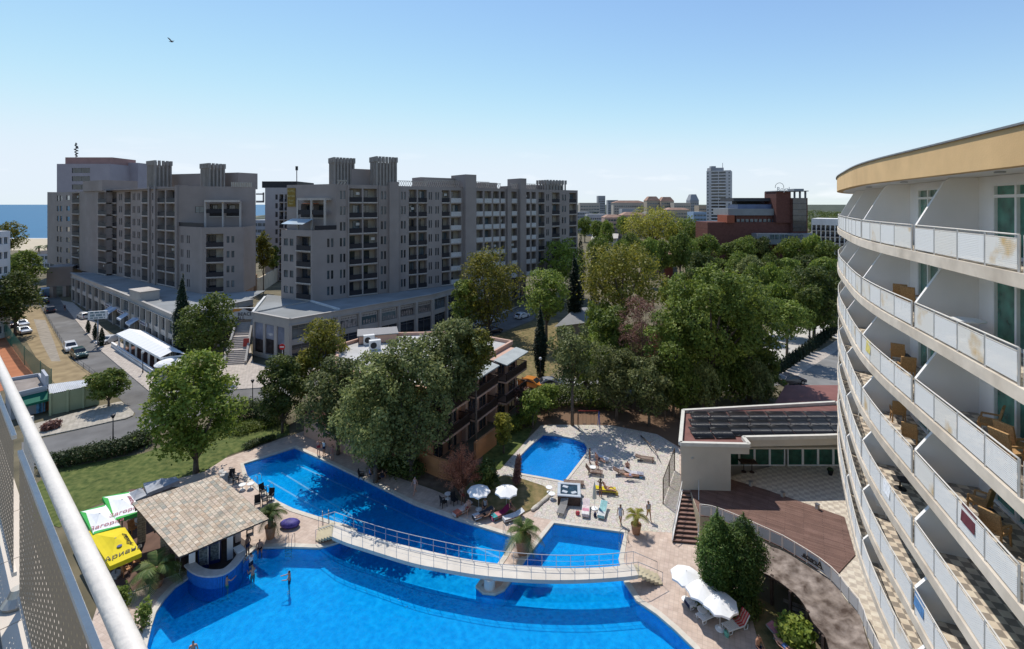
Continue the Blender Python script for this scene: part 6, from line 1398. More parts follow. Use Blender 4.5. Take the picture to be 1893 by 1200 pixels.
for i in range(N_ + 1):
    row = []
    for j in range(N_ + 1):
        u, v = i / N_, j / N_; p = R0.lerp(R1, u).lerp(R3.lerp(R2, u), v); p.z = lerp(lerp(3.25, 2.85, u), lerp(3.75, 3.0, u), v) + .03 * noise.noise(p * 1.3); row.append(p)
    gridr.append(row)
def gq(f):
    for i in range(N_):
        for j in range(N_): f(gridr[i][j], gridr[i + 1][j], gridr[i + 1][j + 1], gridr[i][j + 1])
# keep the picture outline: recompute plan so the corners project where the photograph shows them
def fix(px, z): return G(px[0], px[1], z)
C_ = [fix((244, 930), 3.25), fix((331, 1030), 2.85), fix((497, 959), 3.0), fix((402, 877), 3.75)]
gridr = [[None] * (N_ + 1) for _ in range(N_ + 1)]
for i in range(N_ + 1):
    for j in range(N_ + 1):
        u, v = i / N_, j / N_; p = C_[0].lerp(C_[1], u).lerp(C_[3].lerp(C_[2], u), v); p.z += .04 * noise.noise(p * 1.1); gridr[i][j] = p
gq(lambda a, b, c, d: m.quad(a, b, c, d)); dz = Vector((0, 0, -.12))
m.mat(1); gq(lambda a, b, c, d: m.quad(d + dz, c + dz, b + dz, a + dz))
ed = [gridr[i][0] for i in range(N_ + 1)] + [gridr[N_][j] for j in range(1, N_ + 1)] + [gridr[i][N_] for i in range(N_ - 1, -1, -1)] + [gridr[0][j] for j in range(N_ - 1, 0, -1)]
for i in range(len(ed)): a, b = ed[i], ed[(i + 1) % len(ed)]; m.quad(a, b, b + dz, a + dz)
m.build('tiled_roof', [SHING, WOOD_D], bar)
m = MB()   # ragged ridge stones at the back
for i in range(4): p = C_[3].lerp(C_[2], i / 40 - .02) + Vector((random.uniform(-.3, .3), random.uniform(-.2, .4), .06)); m.box(p, (.36, .3, .1), random.random())
m.build('ridge_stones', M('pale ridge stone', (.5, .47, .42), .9, .2, 3), bar)
STN = Mbrick('tan stone pillar', (.36, .28, .18), (.44, .35, .23), (.2, .16, .11), .4, .2, .9, .5, .02, rz=(PI / 2, 0, 0), bump=.3)
for x, y, h in ((262, 1000, 3.1), (305, 1050, 2.9), (440, 1000, 2.9), (355, 1062, 2.6), (425, 1032, 2.6)):
    p = G(x, y); m = MB(); m.box((p.x, p.y, h / 2), (.55, .55, h) if x < 310 else (.4, .4, h), .6); m.build('pillar', STN if x < 310 else WHITE_W, bar)
for a, b in ((gridr[1][0], gridr[1][N_]), (gridr[7][0], gridr[7][N_]), (gridr[13][0], gridr[13][N_])):
    m = MB(); m.beam(a + Vector((0, 0, -.25)), b + Vector((0, 0, -.25)), .15, .22); m.build('rafter', WOOD_D, bar)
# the counter that curves into the water
cp = smooth_line([G(x, y, 1.0) for x, y in ((349, 1040), (360, 1050), (375, 1057), (395, 1059), (415, 1055), (432, 1042), (446, 1022), (440, 1012))], 5)
m = MB(); k = len(cp)
for i in range(k - 1):
    a, b = cp[i], cp[i + 1]; da = (cp[min(i + 1, k - 1)] - cp[max(i - 1, 0)]).normalized(); db = (cp[min(i + 2, k - 1)] - cp[i]).normalized(); na, nb_ = Vector((-da.y, da.x, 0)) * .32, Vector((-db.y, db.x, 0)) * .32
    m.quad(a - na, b - nb_, b + nb_, a + na); dz = Vector((0, 0, -.12))
    m.quad(a - na, a - na + dz, b - nb_ + dz, b - nb_); m.quad(a + na, a + na + dz, b + nb_ + dz, b + nb_); m.quad(a - na + dz, a + na + dz, b + nb_ + dz, b - nb_ + dz)
m.build('counter_top', M('pale marble counter', (.5, .46, .42), .4, .12, 3), bar)
m = MB()
for i in range(k - 1): a, b = cp[i], cp[i + 1]; m.beam((a.x, a.y, -.1), (b.x, b.y, -.1), .25, 1.95)
m.build('counter_wall', M('blue tiled counter wall', (.02, .16, .5), .4, .15, 6), bar)
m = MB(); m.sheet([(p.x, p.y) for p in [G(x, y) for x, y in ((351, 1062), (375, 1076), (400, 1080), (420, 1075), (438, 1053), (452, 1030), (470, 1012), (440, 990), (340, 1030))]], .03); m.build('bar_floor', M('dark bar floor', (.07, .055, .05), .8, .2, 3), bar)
a, b = G(330, 1030), G(437, 985); m = MB(); m.beam((a.x, a.y, 1.35), (b.x, b.y, 1.35), .2, 2.7); m.build('back_wall', M('tan bar back wall', (.3, .22, .14), .85, .15, 1), bar)
tm = MB(); p = G(432, 1020, 1.02); tm.box((p.x + .25, p.y + .3, 1.03), (.9, .55, .05), -.7); tm.build('serving_tray', WHITE_P, bar)
for i, (x, y) in enumerate(((376, 1052), (397, 1042))):
    t = thing('drinks_fridge', 'blue drinks fridge with a glass door behind the bar, ' + ('left', 'right') [i] + ' of two', 'fridge', G(x, y, .04), -.42 + PI * 0, 'fridges behind the bar'); t.rotation_euler.z = .42
    m = MB(); m.box((0, .3, .98), (.72, .6, 1.92)); m.build('cabinet', M('blue fridge casing', (.02, .04, .16), .5, .1, 3), t, False); m = MB(); m.quad((-.28, -.02, .3), (.28, -.02, .3), (.28, -.02, 1.55), (-.28, -.02, 1.55)); m.build('glass_door', M('pale fridge glass', (.16, .19, .2), .15, .6, 7, spec=.6), t, False); m = MB(); m.box((.31, -.04, .95), (.05, .05, 1.3)); m.build('handle', WHITE_M, t, False); m = MB(); m.box((0, -.02, 1.75), (.66, .04, .22)); m.build('top_sign', WHITE_P, t, False)  # door glass is a pale grey varied at random
# bar stools standing in the water
for x, y, lab in ((360, 1088, 'white bar stool in the pool, leftmost in front of the counter'), (392, 1096, 'white bar stool in the pool, middle of the counter'), (424, 1088, 'white bar stool in the pool, near the bathers at the counter')):
    t = thing('bar_stool', lab, 'stool', G(x, y, -1.15), group='stools in the water'); m = MB(); m.lathe([(.19, 1.32), (.2, 1.36), (.15, 1.39)], 14); m.build('seat', WHITE_P, t, False); m = MB(); m.tube([(0, 0, 0), (0, 0, 1.33)], .04, 8); m.build('post', WHITE_P, t, False)
st_ = thing('bar_stool', 'tall white framed stool on dry ground under the left eave of the bar', 'stool', G(328, 1062), .4); m = MB()
for sx in (-.18, .18):
    for sy in (-.18, .18): m.tube([(sx, sy, 0), (sx * .85, sy * .85, .8)], .016, 5)
m.tube([(-.15, .15, .8), (-.15, .18, 1.15), (.15, .18, 1.15), (.15, .15, .8)], .016, 5); m.build('frame', WHITE_M, st_, False); m = MB(); m.lathe([(.19, .78), (.19, .83)], 12); m.build('seat', WHITE_P, st_, False)
# square promotional parasols left of the bar
YELC = M('yellow canvas', (.72, .56, .02), .85, .05, 1.5); GRNC = M('green canvas border', (.06, .42, .08), .85, .06, 2); SILC = M('grey silver tarpaulin', (.34, .35, .37), .6, .15, 2)
def big_parasol(label, px, z, mat, border=None, texts=(), apex=.45, post=True):
    C = [G(x, y, z) for x, y in px]; c = sum(C, Vector()) / 4; t = thing('square_parasol', label, 'parasol', (c.x, c.y, 0), group='large square parasols by the bar')
    ap = c + Vector((0, 0, apex)); m = MB()
    for i in range(4):
        a, b = C[i], C[(i + 1) % 4]
        n_ = 8
        for s_ in range(n_):
            p, q = a.lerp(b, s_ / n_), a.lerp(b, (s_ + 1) / n_)
            for r_ in range(4):
                f0, f1 = r_ / 4, (r_ + 1) / 4; sg = lambda f: -.08 * math.sin(PI * f)
                v = [p.lerp(ap, f0), q.lerp(ap, f0), q.lerp(ap, f1), p.lerp(ap, f1)]
                for w_, f in zip(v, (f0, f0, f1, f1)): w_.z += sg(f)
                m.poly(v)
    if border: m.mat(1)
    for i in range(4):
        a, b = C[i], C[(i + 1) % 4]
        for s_ in range(8):
            p, q = a.lerp(b, s_ / 8), a.lerp(b, (s_ + 1) / 8); w1, w2 = Vector((0, 0, -.3 - .03 * (s_ % 2))), Vector((0, 0, -.3 - .03 * ((s_ + 1) % 2))); m.quad(p, q, q + w2, p + w1)
        if border and i in (0, 1, 2):
            k = ((a + b) / 2).lerp(ap, .13) if False else None
            for (e0, e1, f0, f1) in ((a, b, .0, .16 if i != 1 else .3),): 
                up = Vector((0, 0, .012)); m.add([a + up, b + up, b.lerp(ap, f1) + up - Vector((0, 0, .05)), a.lerp(ap, f0 + .03) + up], [(0, 1, 2, 3)])
    m.build('canopy', [mat] + ([border] if border else []), t)
    if post: m = MB(); m.tube([(c.x, c.y, 0), (c.x, c.y, z + apex)], .05, 8); m.build('pole', METAL_G, t); m = MB(); m.box((c.x, c.y, .08), (.8, .8, .16)); m.build('base', CONC, t)
    for (i, txt, sz, f, mt, sh_, sx) in texts:
        a, b = C[i], C[(i + 1) % 4]; mid_ = ((a + b) / 2).lerp(ap, f); mid_ += (b - a).normalized() * sx; ux = (b - a).normalized(); uz = (ap - (a + b) / 2).normalized(); n_ = ux.cross(uz); n_ = n_ if n_.z > 0 else -n_
        if ux.cross(uz).z < 0: ux = -ux
        mb_ = text_mb(txt, sz, .015, sh_); bow = -.08 * math.sin(PI * f); place_mb(mb_, mid_ + Vector((0, 0, bow)) + n_ * .05, ux, uz).build('lettering', mt, t)
    return t, C, ap
DKT = M('black beer lettering', (.025, .025, .02), .6); REDT = M('wine red lettering', (.32, .05, .09), .6); GRNT = M('green lettering', (.08, .32, .08), .6)
t, C, ap = big_parasol('yellow square parasol with black lettering beside the bar', [(262, 1022), (203, 1047), (160, 982), (231, 975)][::1], 2.4, YELC, None, [(0, 'Ариана', .62, .3, DKT, .25, 0), (3, 'Ариана', .55, .35, DKT, .25, 0)])
m = MB(); e = (C[0] + C[1]) / 2; q = e.lerp(ap, .62); m.lathe([(.16, 0), (.16, .02)], 14, q + Vector((0, 0, -.02))); m.build('round_emblem', M('blue round emblem', (.04, .06, .2), .5), t)
big_parasol('white and green square parasol with red script next to the yellow one', [(223, 972), (172, 988), (148, 946), (195, 933)], 2.5, FABW, GRNC, [(0, 'Загорка', .55, .32, REDT, .3, -.1)])
big_parasol('white and green square parasol touching the bar roof', [(262, 945), (212, 962), (189, 919), (240, 909)], 2.5, FABW, GRNC, [(0, 'Загорка', .55, .32, REDT, .3, .1), (3, 'Загорка', .5, .32, REDT, .3, 0)])
big_parasol('grey silver parasol tarpaulin behind the bar, left of two', [(272, 915), (248, 926), (236, 912), (262, 901)], 2.5, SILC)
big_parasol('grey silver parasol tarpaulin behind the bar, in the shade of the tree', [(332, 888), (272, 912), (265, 893), (325, 881)], 2.7, SILC)
ORC = M('orange wood chair', (.38, .17, .06), .6, .2, 5)
ch = chair_proto('bar_chair', ORC, 'orange wooden chair under the edge of the yellow parasol, nearest the handrail'); ch.location = G(233, 1062); ch.rotation_euler.z = 2.6; ch['group'] = 'orange chairs by the bar'
for x, y, r, lab in ((252, 1046, 2.2, 'orange wooden chair at the right corner of the yellow parasol'), (219, 1046, .4, 'orange wooden chair in the dark under the yellow parasol'), (246, 985, 1.2, 'orange wooden chair beside the tan pillar of the bar')): copy_tree(ch, G(x, y), r, lab)
tb = table_proto('bar_table', WOOD_D, 'dark bar table in the shade under the yellow parasol', .45, .75, True); tb.location = G(232, 1040)
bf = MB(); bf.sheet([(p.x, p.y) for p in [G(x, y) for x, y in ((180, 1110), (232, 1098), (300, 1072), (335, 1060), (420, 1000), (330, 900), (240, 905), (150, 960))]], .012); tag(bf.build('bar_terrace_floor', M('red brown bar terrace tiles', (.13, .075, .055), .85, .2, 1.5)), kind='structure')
cb = MB(); pts = gp((232, 1101), (258, 1090), (300, 1073), (338, 1058)); cb.tube([p + Vector((0, 0, .05)) for p in pts], .05, 5); tag(cb.build('terrace_kerb', KERB), kind='structure')
# ---------------------------------------------------------------- footbridge
br = thing('footbridge', 'long curved pale footbridge with thin metal railings across the pool', 'footbridge', G(905, 1090))
DZ = 1.0
near = smooth_line([G(x, y, DZ) for x, y in ((614, 992), (640, 1003), (675, 1014), (760, 1040), (820, 1052), (893, 1064), (978, 1071), (1063, 1072), (1148, 1067), (1180, 1063))], 6)
farp = smooth_line([G(x, y, DZ) for x, y in ((618, 967), (645, 977), (675, 987), (732, 1004), (817, 1024), (873, 1035), (936, 1043.5), (1021, 1050), (1106, 1049), (1171, 1043))], 6)
near, farp = resample(near, 48), resample(farp, 48)
m = MB()
for i in range(47):
    a, b, c, d = near[i], near[i + 1], farp[i + 1], farp[i]; lo = Vector((0, 0, -.28)); m.quad(a, b, c, d); m.quad(a, a + lo, b + lo, b); m.quad(d, d + lo, c + lo, c); m.quad(a + lo, d + lo, c + lo, b + lo)
m.build('deck', M('pale bridge concrete', (.62, .57, .5), .85, .08, .9, dirt=.3), br)
RAILB = M('pale steel bridge rail', (.5, .5, .5), .4, .08, 5)
for nm, line in (('near', near), ('far', farp)):
    ln = [line[i] for i in range(0, 48, 2)] + [line[-1]]
    m = MB(); m.tube([p + Vector((0, 0, .95)) for p in ln], .024, 5); m.build('handrail', RAILB, br); m = MB(); m.tube([p + Vector((0, 0, .5)) for p in ln], .009, 4); m.build('wire', RAILB, br)
    for p in ln[::1]: m = MB(); m.tube([p + Vector((0, 0, -.1)), p + Vector((0, 0, .95))], .018, 5); m.build('post', RAILB, br)
p = G(905, 1086); m = MB(); m.lathe([(.42, 0), (.4, .74)], 16, p); m.build('pier', M('white bridge pier', (.62, .6, .56), .7, .05, 2), br)
YST = M('yellowish stair side', (.48, .42, .29), .85, .12, 1.5, dirt=.4)
def end_steps(a_near, a_far, b_near, b_far, n=6):
    for i in range(n):
        f0, f1 = i / n, (i + 1) / n; z = DZ * (1 - f0) - .04; q = [a_near.lerp(b_near, f0), a_near.lerp(b_near, f1), a_far.lerp(b_far, f1), a_far.lerp(b_far, f0)]
        mm = MB(); mm.prism([(v.x, v.y) for v in q], max(0, z - .2), z); mm.build('step', YST, br)
fl = lambda v: Vector((v.x, v.y, 0))
dn = (near[-1] - near[-3]).normalized(); end_steps(fl(near[-1]), fl(farp[-1]), fl(near[-1]) + dn * 1.9, fl(farp[-1]) + dn * 1.9); dn0 = (near[0] - near[2]).normalized(); end_steps(fl(near[0]), fl(farp[0]), fl(near[0]) + dn0 * 1.9, fl(farp[0]) + dn0 * 1.9)
for ln, dd, e in ((near, dn, -1), (farp, dn, -1), (near, dn0, 0), (farp, dn0, 0)):
    a = ln[e] + Vector((0, 0, .95)); b = ln[e] + dd * 1.9; b.z = .95; m = MB(); m.tube([a, b], .024, 5); m.tube([b, Vector((b.x, b.y, 0))], .018, 5); m.build('stair_rail', RAILB, br)
# pool ladders
def ladder(x, y, rz, label):
    t = thing('pool_ladder', label, 'ladder', G(x, y), rz, 'pool ladders')
    for sx in (-.25, .25): m = MB(); m.tube([(sx, -.45, 0), (sx, -.4, .75), (sx, -.1, .9), (sx, .15, .6), (sx, .2, -.9)], .022, 6); m.build('rail', METAL_G, t, False)
    for z in (-.25, -.5, -.75): m = MB(); m.box((0, .2, z), (.5, .08, .03)); m.build('rung', METAL_G, t, False)
ladder(938, 990, PI + .3, 'steel pool ladder at the pointed end of the lane pool'); ladder(474, 893, 1.3, 'steel pool ladder on the left edge of the lane pool, upper'); ladder(496, 911, 1.2, 'steel pool ladder on the left edge of the lane pool, beside the dark chairs'); ladder(602, 960, .3, 'steel pool ladder where the footbridge begins'); ladder(535, 1009, PI, 'steel pool ladder at the shady end of the main pool'); ladder(1150, 1000, 1.7, 'steel pool ladder at the right of the square pool')
# ---------------------------------------------------------------- trees
LG = Mleaf('fresh green leaves', ((0.054, 0.087, 0.014), (0.159, 0.219, 0.035), (0.301, 0.336, 0.063)), .4)
LB = Mleaf('bright green leaves', ((.06, .1, .014), (.17, .235, .032), (.33, .36, .07)), .4)
LD = Mleaf('deep green leaves', ((0.033, 0.056, 0.014), (0.084, 0.118, 0.023), (0.186, 0.195, 0.040)), .35)
LO = Mleaf('grey green plane leaves', ((.062, .08, .028), (.17, .2, .062), (.37, .38, .14)), .4)
LY = Mleaf('yellowing plane leaves', ((0.083, 0.112, 0.019), (0.248, 0.237, 0.035), (0.444, 0.396, 0.052)), .4)
LC = Mleaf('cypress needles', ((.007, .016, .007), (.016, .032, .012), (.03, .05, .018)), .08)
LT = Mleaf('thuja sprays', ((.025, .065, .012), (.075, .145, .022), (.18, .24, .045)), .3)
LR = Mleaf('rust red dead needles', ((.22, .08, .045), (.46, .18, .1), (.6, .3, .18)), .4)
LBR = Mleaf('brown dead twigs', ((.13, .062, .05), (.23, .11, .085), (.31, .165, .125)), .25)
LH = Mleaf('hedge leaves', ((.02, .04, .01), (.05, .08, .018), (.1, .12, .035)), .2)
LP = Mleaf('palm fronds', ((.04, .075, .015), (.085, .13, .03), (.2, .19, .06)), .2)
def leaf_arrays(rng, blobs, n, leaf, gap=.0, up=.35, core=.55, narrow=.6, droop=0.0):
    B = np.array(blobs, float); w = (B[:, 3] * B[:, 4] + B[:, 4] * B[:, 5] + B[:, 3] * B[:, 5]); w /= w.sum()
    idx = rng.choice(len(B), n, p=w); d = rng.normal(size=(n, 3)); d /= np.linalg.norm(d, axis=1)[:, None]
    d[:, 2] = np.where((d[:, 2] < -.25) & (rng.random(n) < .5), -d[:, 2], d[:, 2])
    r = core + (1 - core) * rng.random(n) ** .45; r *= 1 + .11 * rng.normal(size=n) + .22 * (rng.random(n) < .07)
    P = B[idx, :3] + d * B[idx, 3:6] * r[:, None]
    if gap:
        k = np.array([noise.noise(Vector(p) * gap) for p in P]); keep = k > -.22; P, d = P[keep], d[keep]
    n = len(P); N = d * .6 + rng.normal(size=(n, 3)) * .55; N[:, 2] += up; N /= np.linalg.norm(N, axis=1)[:, None]
    t = rng.normal(size=(n, 3)); t[:, 2] -= droop; U = np.cross(N, t); U /= np.linalg.norm(U, axis=1)[:, None] + 1e-9; V = np.cross(N, U)
    s = leaf * (.6 + .8 * rng.random(n))[:, None]; a, b = U * s * .5, V * s * .5 * narrow
    bend = N * s * .12
    verts = np.stack([P - a, P - b - bend, P + a, P + b - bend], 1).reshape(-1, 3)
    return verts
def crown_mesh(name, blobs, n, leaf, mat, seed, **kw):
    v = leaf_arrays(np.random.default_rng(seed), blobs, n, leaf, **kw); return npmesh(name, v, len(v) // 4, 4, mat)
def auto_blobs(rng, h, r, zb, k=16, lump=.42, top=1.0):
    """lumps spread through an egg from zb to h"""
    out = []; hh = (h - zb) / 2; zc = zb + hh
    for i in range(k):
        z = 1 - 2 * (i + .5) / k; a = i * 2.4 + rng.uniform(-.4, .4); q = math.sqrt(max(0, 1 - z * z)) * rng.uniform(.55, .78)
        s = r * lump * rng.uniform(.75, 1.25); wid = (1.0 if z < .2 else top)
        out.append((math.cos(a) * q * r * wid, math.sin(a) * q * r * wid, zc + z * hh * .74, s, s, s * .8))
    out.append((0, 0, zc, r * .55, r * .55, hh * .6)); return out
def trunk_mb(h, zb, r, blobs, rng, lean=(0, 0), forks=6):
    m = MB(); tr = max(.1, r * .055); ct = Vector((lean[0], lean[1], zb + (h - zb) * .35))
    m.tube([(0, 0, -.2), (lean[0] * .2, lean[1] * .2, zb * .5), (lean[0] * .6, lean[1] * .6, zb), ct], [tr * 1.35, tr, tr * .85, tr * .45], 8)
    for bl in rng.sample(blobs, min(forks, len(blobs))):
        s = Vector((lean[0] * .5, lean[1] * .5, zb * rng.uniform(.75, 1.05))); e = Vector(bl[:3]); q = s.lerp(e, .5) + Vector((0, 0, .1 * r)); m.tube([s, q, e], [tr * .55, tr * .35, tr * .12], 6)
    return m
GRP = {}
def tree(x, yb, yt, hw, ycb, mat, label, n=7000, leaf=.34, k=16, seed=None, name='tree', lump=.42, gap=.35, top=1.0, ry=1.0, group=None, forks=6, **kw):
    p = G(x, yb); Y = p.y; h = ZY(yt, Y); r = hw * Y / F; zb = max(.4, ZY(ycb, Y)); seed = seed or int(x * 7 + yb)
    rng = random.Random(seed); bl = auto_blobs(rng, h, r, zb, k, lump, top); bl = [(b[0], b[1] * ry, b[2], b[3], b[4], b[5]) for b in bl]
    T = thing(name, label, 'tree', p, group=group)
    link('crown', crown_mesh('crown', bl, n, leaf, mat, seed, gap=gap, **kw), T)
    trunk_mb(h, zb, r, bl, rng, forks=forks).build('trunk', BARK, T, False); return T
TR = lambda *a, **k: tree(*a, **k)
TR(362, 874, 642, 84, 850, LB, 'big bright green tree on the lawn behind the bar roof', n=15000, leaf=.36, k=26, lump=.34, ry=.9, forks=10)
TR(386, 700, 536, 50, 672, LG, 'dense green tree in front of the stairway, right of the cypress', n=8000, leaf=.42, k=18)
TR(522, 800, 650, 41, 782, LD, 'dark green round tree at the left end of the salmon pool house', n=8000, leaf=.34)
TR(597, 760, 584, 46, 720, LY, 'yellowing plane tree behind the pool house, in front of the shop posters', n=7500, leaf=.36, gap=.5)
TR(556, 770, 655, 28, 740, LY, 'smaller yellow-green plane tree between the dark round tree and the pool house', n=4000, leaf=.34)
TR(625, 840, 655, 58, 815, LO, 'grey-green plane tree leaning over the pool house roof', ry=1.5, n=12000, leaf=.34, k=20, gap=.45)
TR(694, 892, 640, 72, 862, LO, 'grey-green plane tree in front of the guest house, left of the middle', ry=1.35, n=15000, leaf=.34, k=24, gap=.4)
TR(760, 888, 612, 74, 866, LO, 'largest grey-green plane tree in front of the guest house', ry=1.0, n=16000, leaf=.34, k=26, gap=.4)
TR(836, 846, 590, 57, 745, LO, 'grey-green plane tree beside the guest house balconies', n=13000, leaf=.34, k=22, gap=.3)
TR(880, 842, 606, 36, 700, LY, 'yellow-green tree top showing over the guest house roof', n=4500, leaf=.34, gap=.4)
TR(902, 622, 453, 60, 606, LY, 'tall yellow plane tree against the long taupe block', n=11000, leaf=.5, k=24)
TR(860, 628, 508, 26, 612, LG, 'slim green tree touching the left of the tall yellow plane tree', n=4500, leaf=.45)
TR(1010, 640, 500, 46, 590, LG, 'light green spreading tree behind the tall dark cypress', n=7000, leaf=.46)
TR(1040, 560, 440, 42, 530, LB, 'bright green tree at the right end of the long taupe block', n=6500, leaf=.6)
TR(1150, 640, 446, 80, 590, LY, 'broad olive yellow tree in the middle of the park', n=14000, leaf=.5, k=24)
TR(1206, 480, 388, 52, 452, LY, 'large yellow tree far back in the park below the white tower', n=8000, leaf=.9, k=20)
TR(1262, 478, 404, 34, 455, LG, 'green tree far back, right of the large yellow tree', n=5000, leaf=.9)
TR(1318, 762, 484, 106, 680, LG, 'huge bright green tree with many trunks behind the annexe', n=25000, leaf=.42, k=40, lump=.25, ry=.8, forks=16)
TR(1385, 740, 525, 62, 672, LG, 'green tree crowding the right side of the huge tree behind the annexe', n=10000, leaf=.42, k=22)
TR(1245, 770, 560, 48, 742, LG, 'green tree at the left of the huge tree, above the soil bed', n=9000, leaf=.38, k=18)
TR(1188, 745, 538, 40, 690, LBR, 'dead brown tree among the green ones', n=9000, leaf=.3, gap=.6, k=20, narrow=.25)
TR(1218, 752, 600, 26, 715, LR, 'half dead reddish tree beside the dead brown one', n=2600, leaf=.3, gap=.7, narrow=.3)
TR(1058, 786, 596, 48, 716, LO, 'tall grey-green tree with a bare trunk behind the kids pool', n=7000, leaf=.34, gap=.6)
TR(1128, 720, 558, 36, 690, LG, 'green tree left of the dead brown tree', n=6000, leaf=.4)
TR(1140, 775, 640, 50, 752, LO, 'grey-green bushy tree behind the playground', n=7500, leaf=.34, gap=.5)
TR(1200, 788, 655, 46, 765, LO, 'grey-green tree at the edge of the bare soil bed', n=6500, leaf=.34, gap=.5)
TR(1100, 700, 615, 30, 690, LB, 'light green low tree in the park behind the parked cars', n=4500, leaf=.36)
TR(1455, 668, 552, 42, 622, LG, 'wide-branched tree in front of the white plaza', n=5000, leaf=.42, gap=.55, lump=.36)
TR(1505, 630, 488, 52, 604, LD, 'dark tree beside the white plaza, next to the ochre-topped hotel', n=9000, leaf=.5)
TR(1420, 740, 690, 28, 735, LG, 'low bushy tree left of the red-roofed hall', n=3500, leaf=.34)
TR(985, 792, 722, 26, 775, LG, 'small green tree at the top of the kids pool', n=3500, leaf=.3)
TR(1015, 770, 712, 22, 760, LG, 'small green tree in front of the white-roofed parked car', n=3000, leaf=.3)
TR(968, 785, 715, 20, 770, LBR, 'thin brownish shrub tree beside the guest house corner', n=1900, leaf=.3, gap=.7)
TR(931, 838, 760, 17, 824, LY, 'small yellow-green tree beside the guest house wall', n=3200, leaf=.24, gap=0)
TR(201, 752, 680, 31, 740, LG, 'small green tree at the end of the pale green shed', n=4200, leaf=.38, gap=.6)
TR(28, 622, 500, 38, 596, LD, 'round dark tree behind the green court fence', n=7000, leaf=.5, gap=.3)
TR(42, 560, 462, 30, 530, LG, 'green street tree beyond the round dark tree, toward the sea', n=5000, leaf=.6); TR(18, 545, 470, 24, 530, LG, 'green street tree against the white balconied building', n=4000, leaf=.6)
TR(14, 478, 408, 26, 465, LY, 'olive tree behind the white balconied building near the beach', n=4000, leaf=.9); TR(2, 600, 535, 26, 590, LG, 'green tree cut by the left edge above the clay court', n=3500, leaf=.5)
TR(487, 540, 420, 17, 505, LY, 'yellow-green tree in the gap between the two taupe blocks', n=4000, leaf=.6); TR(505, 525, 452, 12, 500, LG, 'small green tree in the gap beside the middle block', n=2500, leaf=.55)
TR(905, 912, 850, 22, 905, LD, 'rounded dark green bush behind the white parasols', n=5000, leaf=.2, name='bush', gap=.4); TR(885, 905, 862, 12, 900, LG, 'small green bush beside the rust-red shrub', n=2000, leaf=.2, name='bush')
# rust-red dead shrub: twigs and sparse needles
def dead_shrub(x, yb, yt, hw, label, n=190, nl=7500):
    p = G(x, yb); h = ZY(yt, p.y); r = hw * p.y / F; T = thing('dead_shrub', label, 'shrub', p); rng = random.Random(5); m = MB(); tips = []
    for i in range(n):
        a = rng.uniform(0, 2 * PI); q = rng.random() ** .6; e = Vector((math.cos(a) * r * q, math.sin(a) * r * q * .8, h * rng.uniform(.45, 1) * (1 - .45 * q * q))); mid = e * .5 + Vector((0, 0, h * .12)); m.tube([(0, 0, 0), mid, e], [.03, .016, .005], 4, False); tips += [(mid.lerp(e, t), t) for t in (.2, .5, .8, 1)]
    m.build('twigs', M('rust red twigs', (.24, .1, .06), .9, .25, 5), T, False)
    bl = [(*t[0], .3, .3, .3) for t in tips]; link('crown', crown_mesh('dead_needles', bl, nl, .17, LR, 9, core=.0, narrow=.22, up=0), T)
dead_shrub(852, 912, 818, 44, 'rust-red dead conifer in front of the orange garden wall')
T = thing('dead_conifer', 'thin rust-brown dead conifer at the corner of the kids pool', 'tree', G(955, 898)); hh = ZY(842, T.location.y)
m = MB(); m.tube([(0, 0, 0), (.05, 0, hh)], [.07, .02], 6); m.build('trunk', BARK, T, False); link('crown', crown_mesh('crown', [(.03 * i, 0, .5 + i * .33, .5 - i * .035, .5 - i * .035, .35) for i in range(int(hh / .33) - 1)], 1900, .22, LBR, 4, narrow=.3, core=.1), T)
# conifers, cypresses
def cypress(x, yb, yt, hw, label, mat=LC, n=4000, leaf=.26, name='cypress', group=None, fat=.35, proto=None):
    p = G(x, yb); h = ZY(yt, p.y); r = hw * p.y / F
    if proto is not None: return copy_tree(proto, p, random.uniform(0, 6), label, group, (r / proto['r'], r / proto['r'], h / proto['h']))
    T = thing(name, label, 'tree', p, group=group); T['r'] = r; T['h'] = h; k = 12; bl = []
    for i in range(k):
        f = i / (k - 1); w = r * (min(1, .55 + f / fat * .45) if f < fat else 1 - ((f - fat) / (1 - fat)) ** 1.5 * .93); bl.append((random.uniform(-.1, .1) * r, random.uniform(-.1, .1) * r, h * (.06 + .9 * f), w, w, h / k * 1.1))
    link('crown', crown_mesh('crown', bl, n, leaf, mat, int(x), core=.7, up=.6, narrow=.4), T); m = MB(); m.tube([(0, 0, -.1), (0, 0, h * .5)], [max(.08, r * .12), .03], 6); m.build('trunk', BARK, T, False); return T
cypress(337, 670, 512, 15, 'tall dark cypress in front of the left arcade corner', n=11000, leaf=.34)
cypress(999, 695, 568, 13, 'tall dark cypress standing alone on the dry lawn', n=9000, leaf=.3)
cypress(1062, 612, 472, 15, 'tall dark conifer in the wood right of the bright green tree', n=8000, leaf=.45); cypress(1074, 560, 430, 9, 'slim dark conifer at the end of the long block', n=2500, leaf=.45); cypress(1097, 560, 452, 9, 'slim dark conifer, further right at the end of the long block', n=2500, leaf=.45)
cypress(1326, 1118, 948, 36, 'dark green thuja beside the stairs, left of two', LT, 17000, .17, 'thuja', fat=.6); cypress(1374, 1122, 955, 40, 'dark green thuja beside the stairs, right of two', LT, 18000, .17, 'thuja', fat=.62)
sc_ = cypress(188, 641, 604, 5, 'small pavement cypress in front of the white parked car', n=1500, leaf=.25, group='small cypresses along the pavement')
cypress(176, 629, 596, 4.5, 'small pavement cypress in front of the billboard post', group='small cypresses along the pavement', proto=sc_); cypress(163, 616, 590, 4, 'small pavement cypress left of the billboard', group='small cypresses along the pavement', proto=sc_)
hp = None
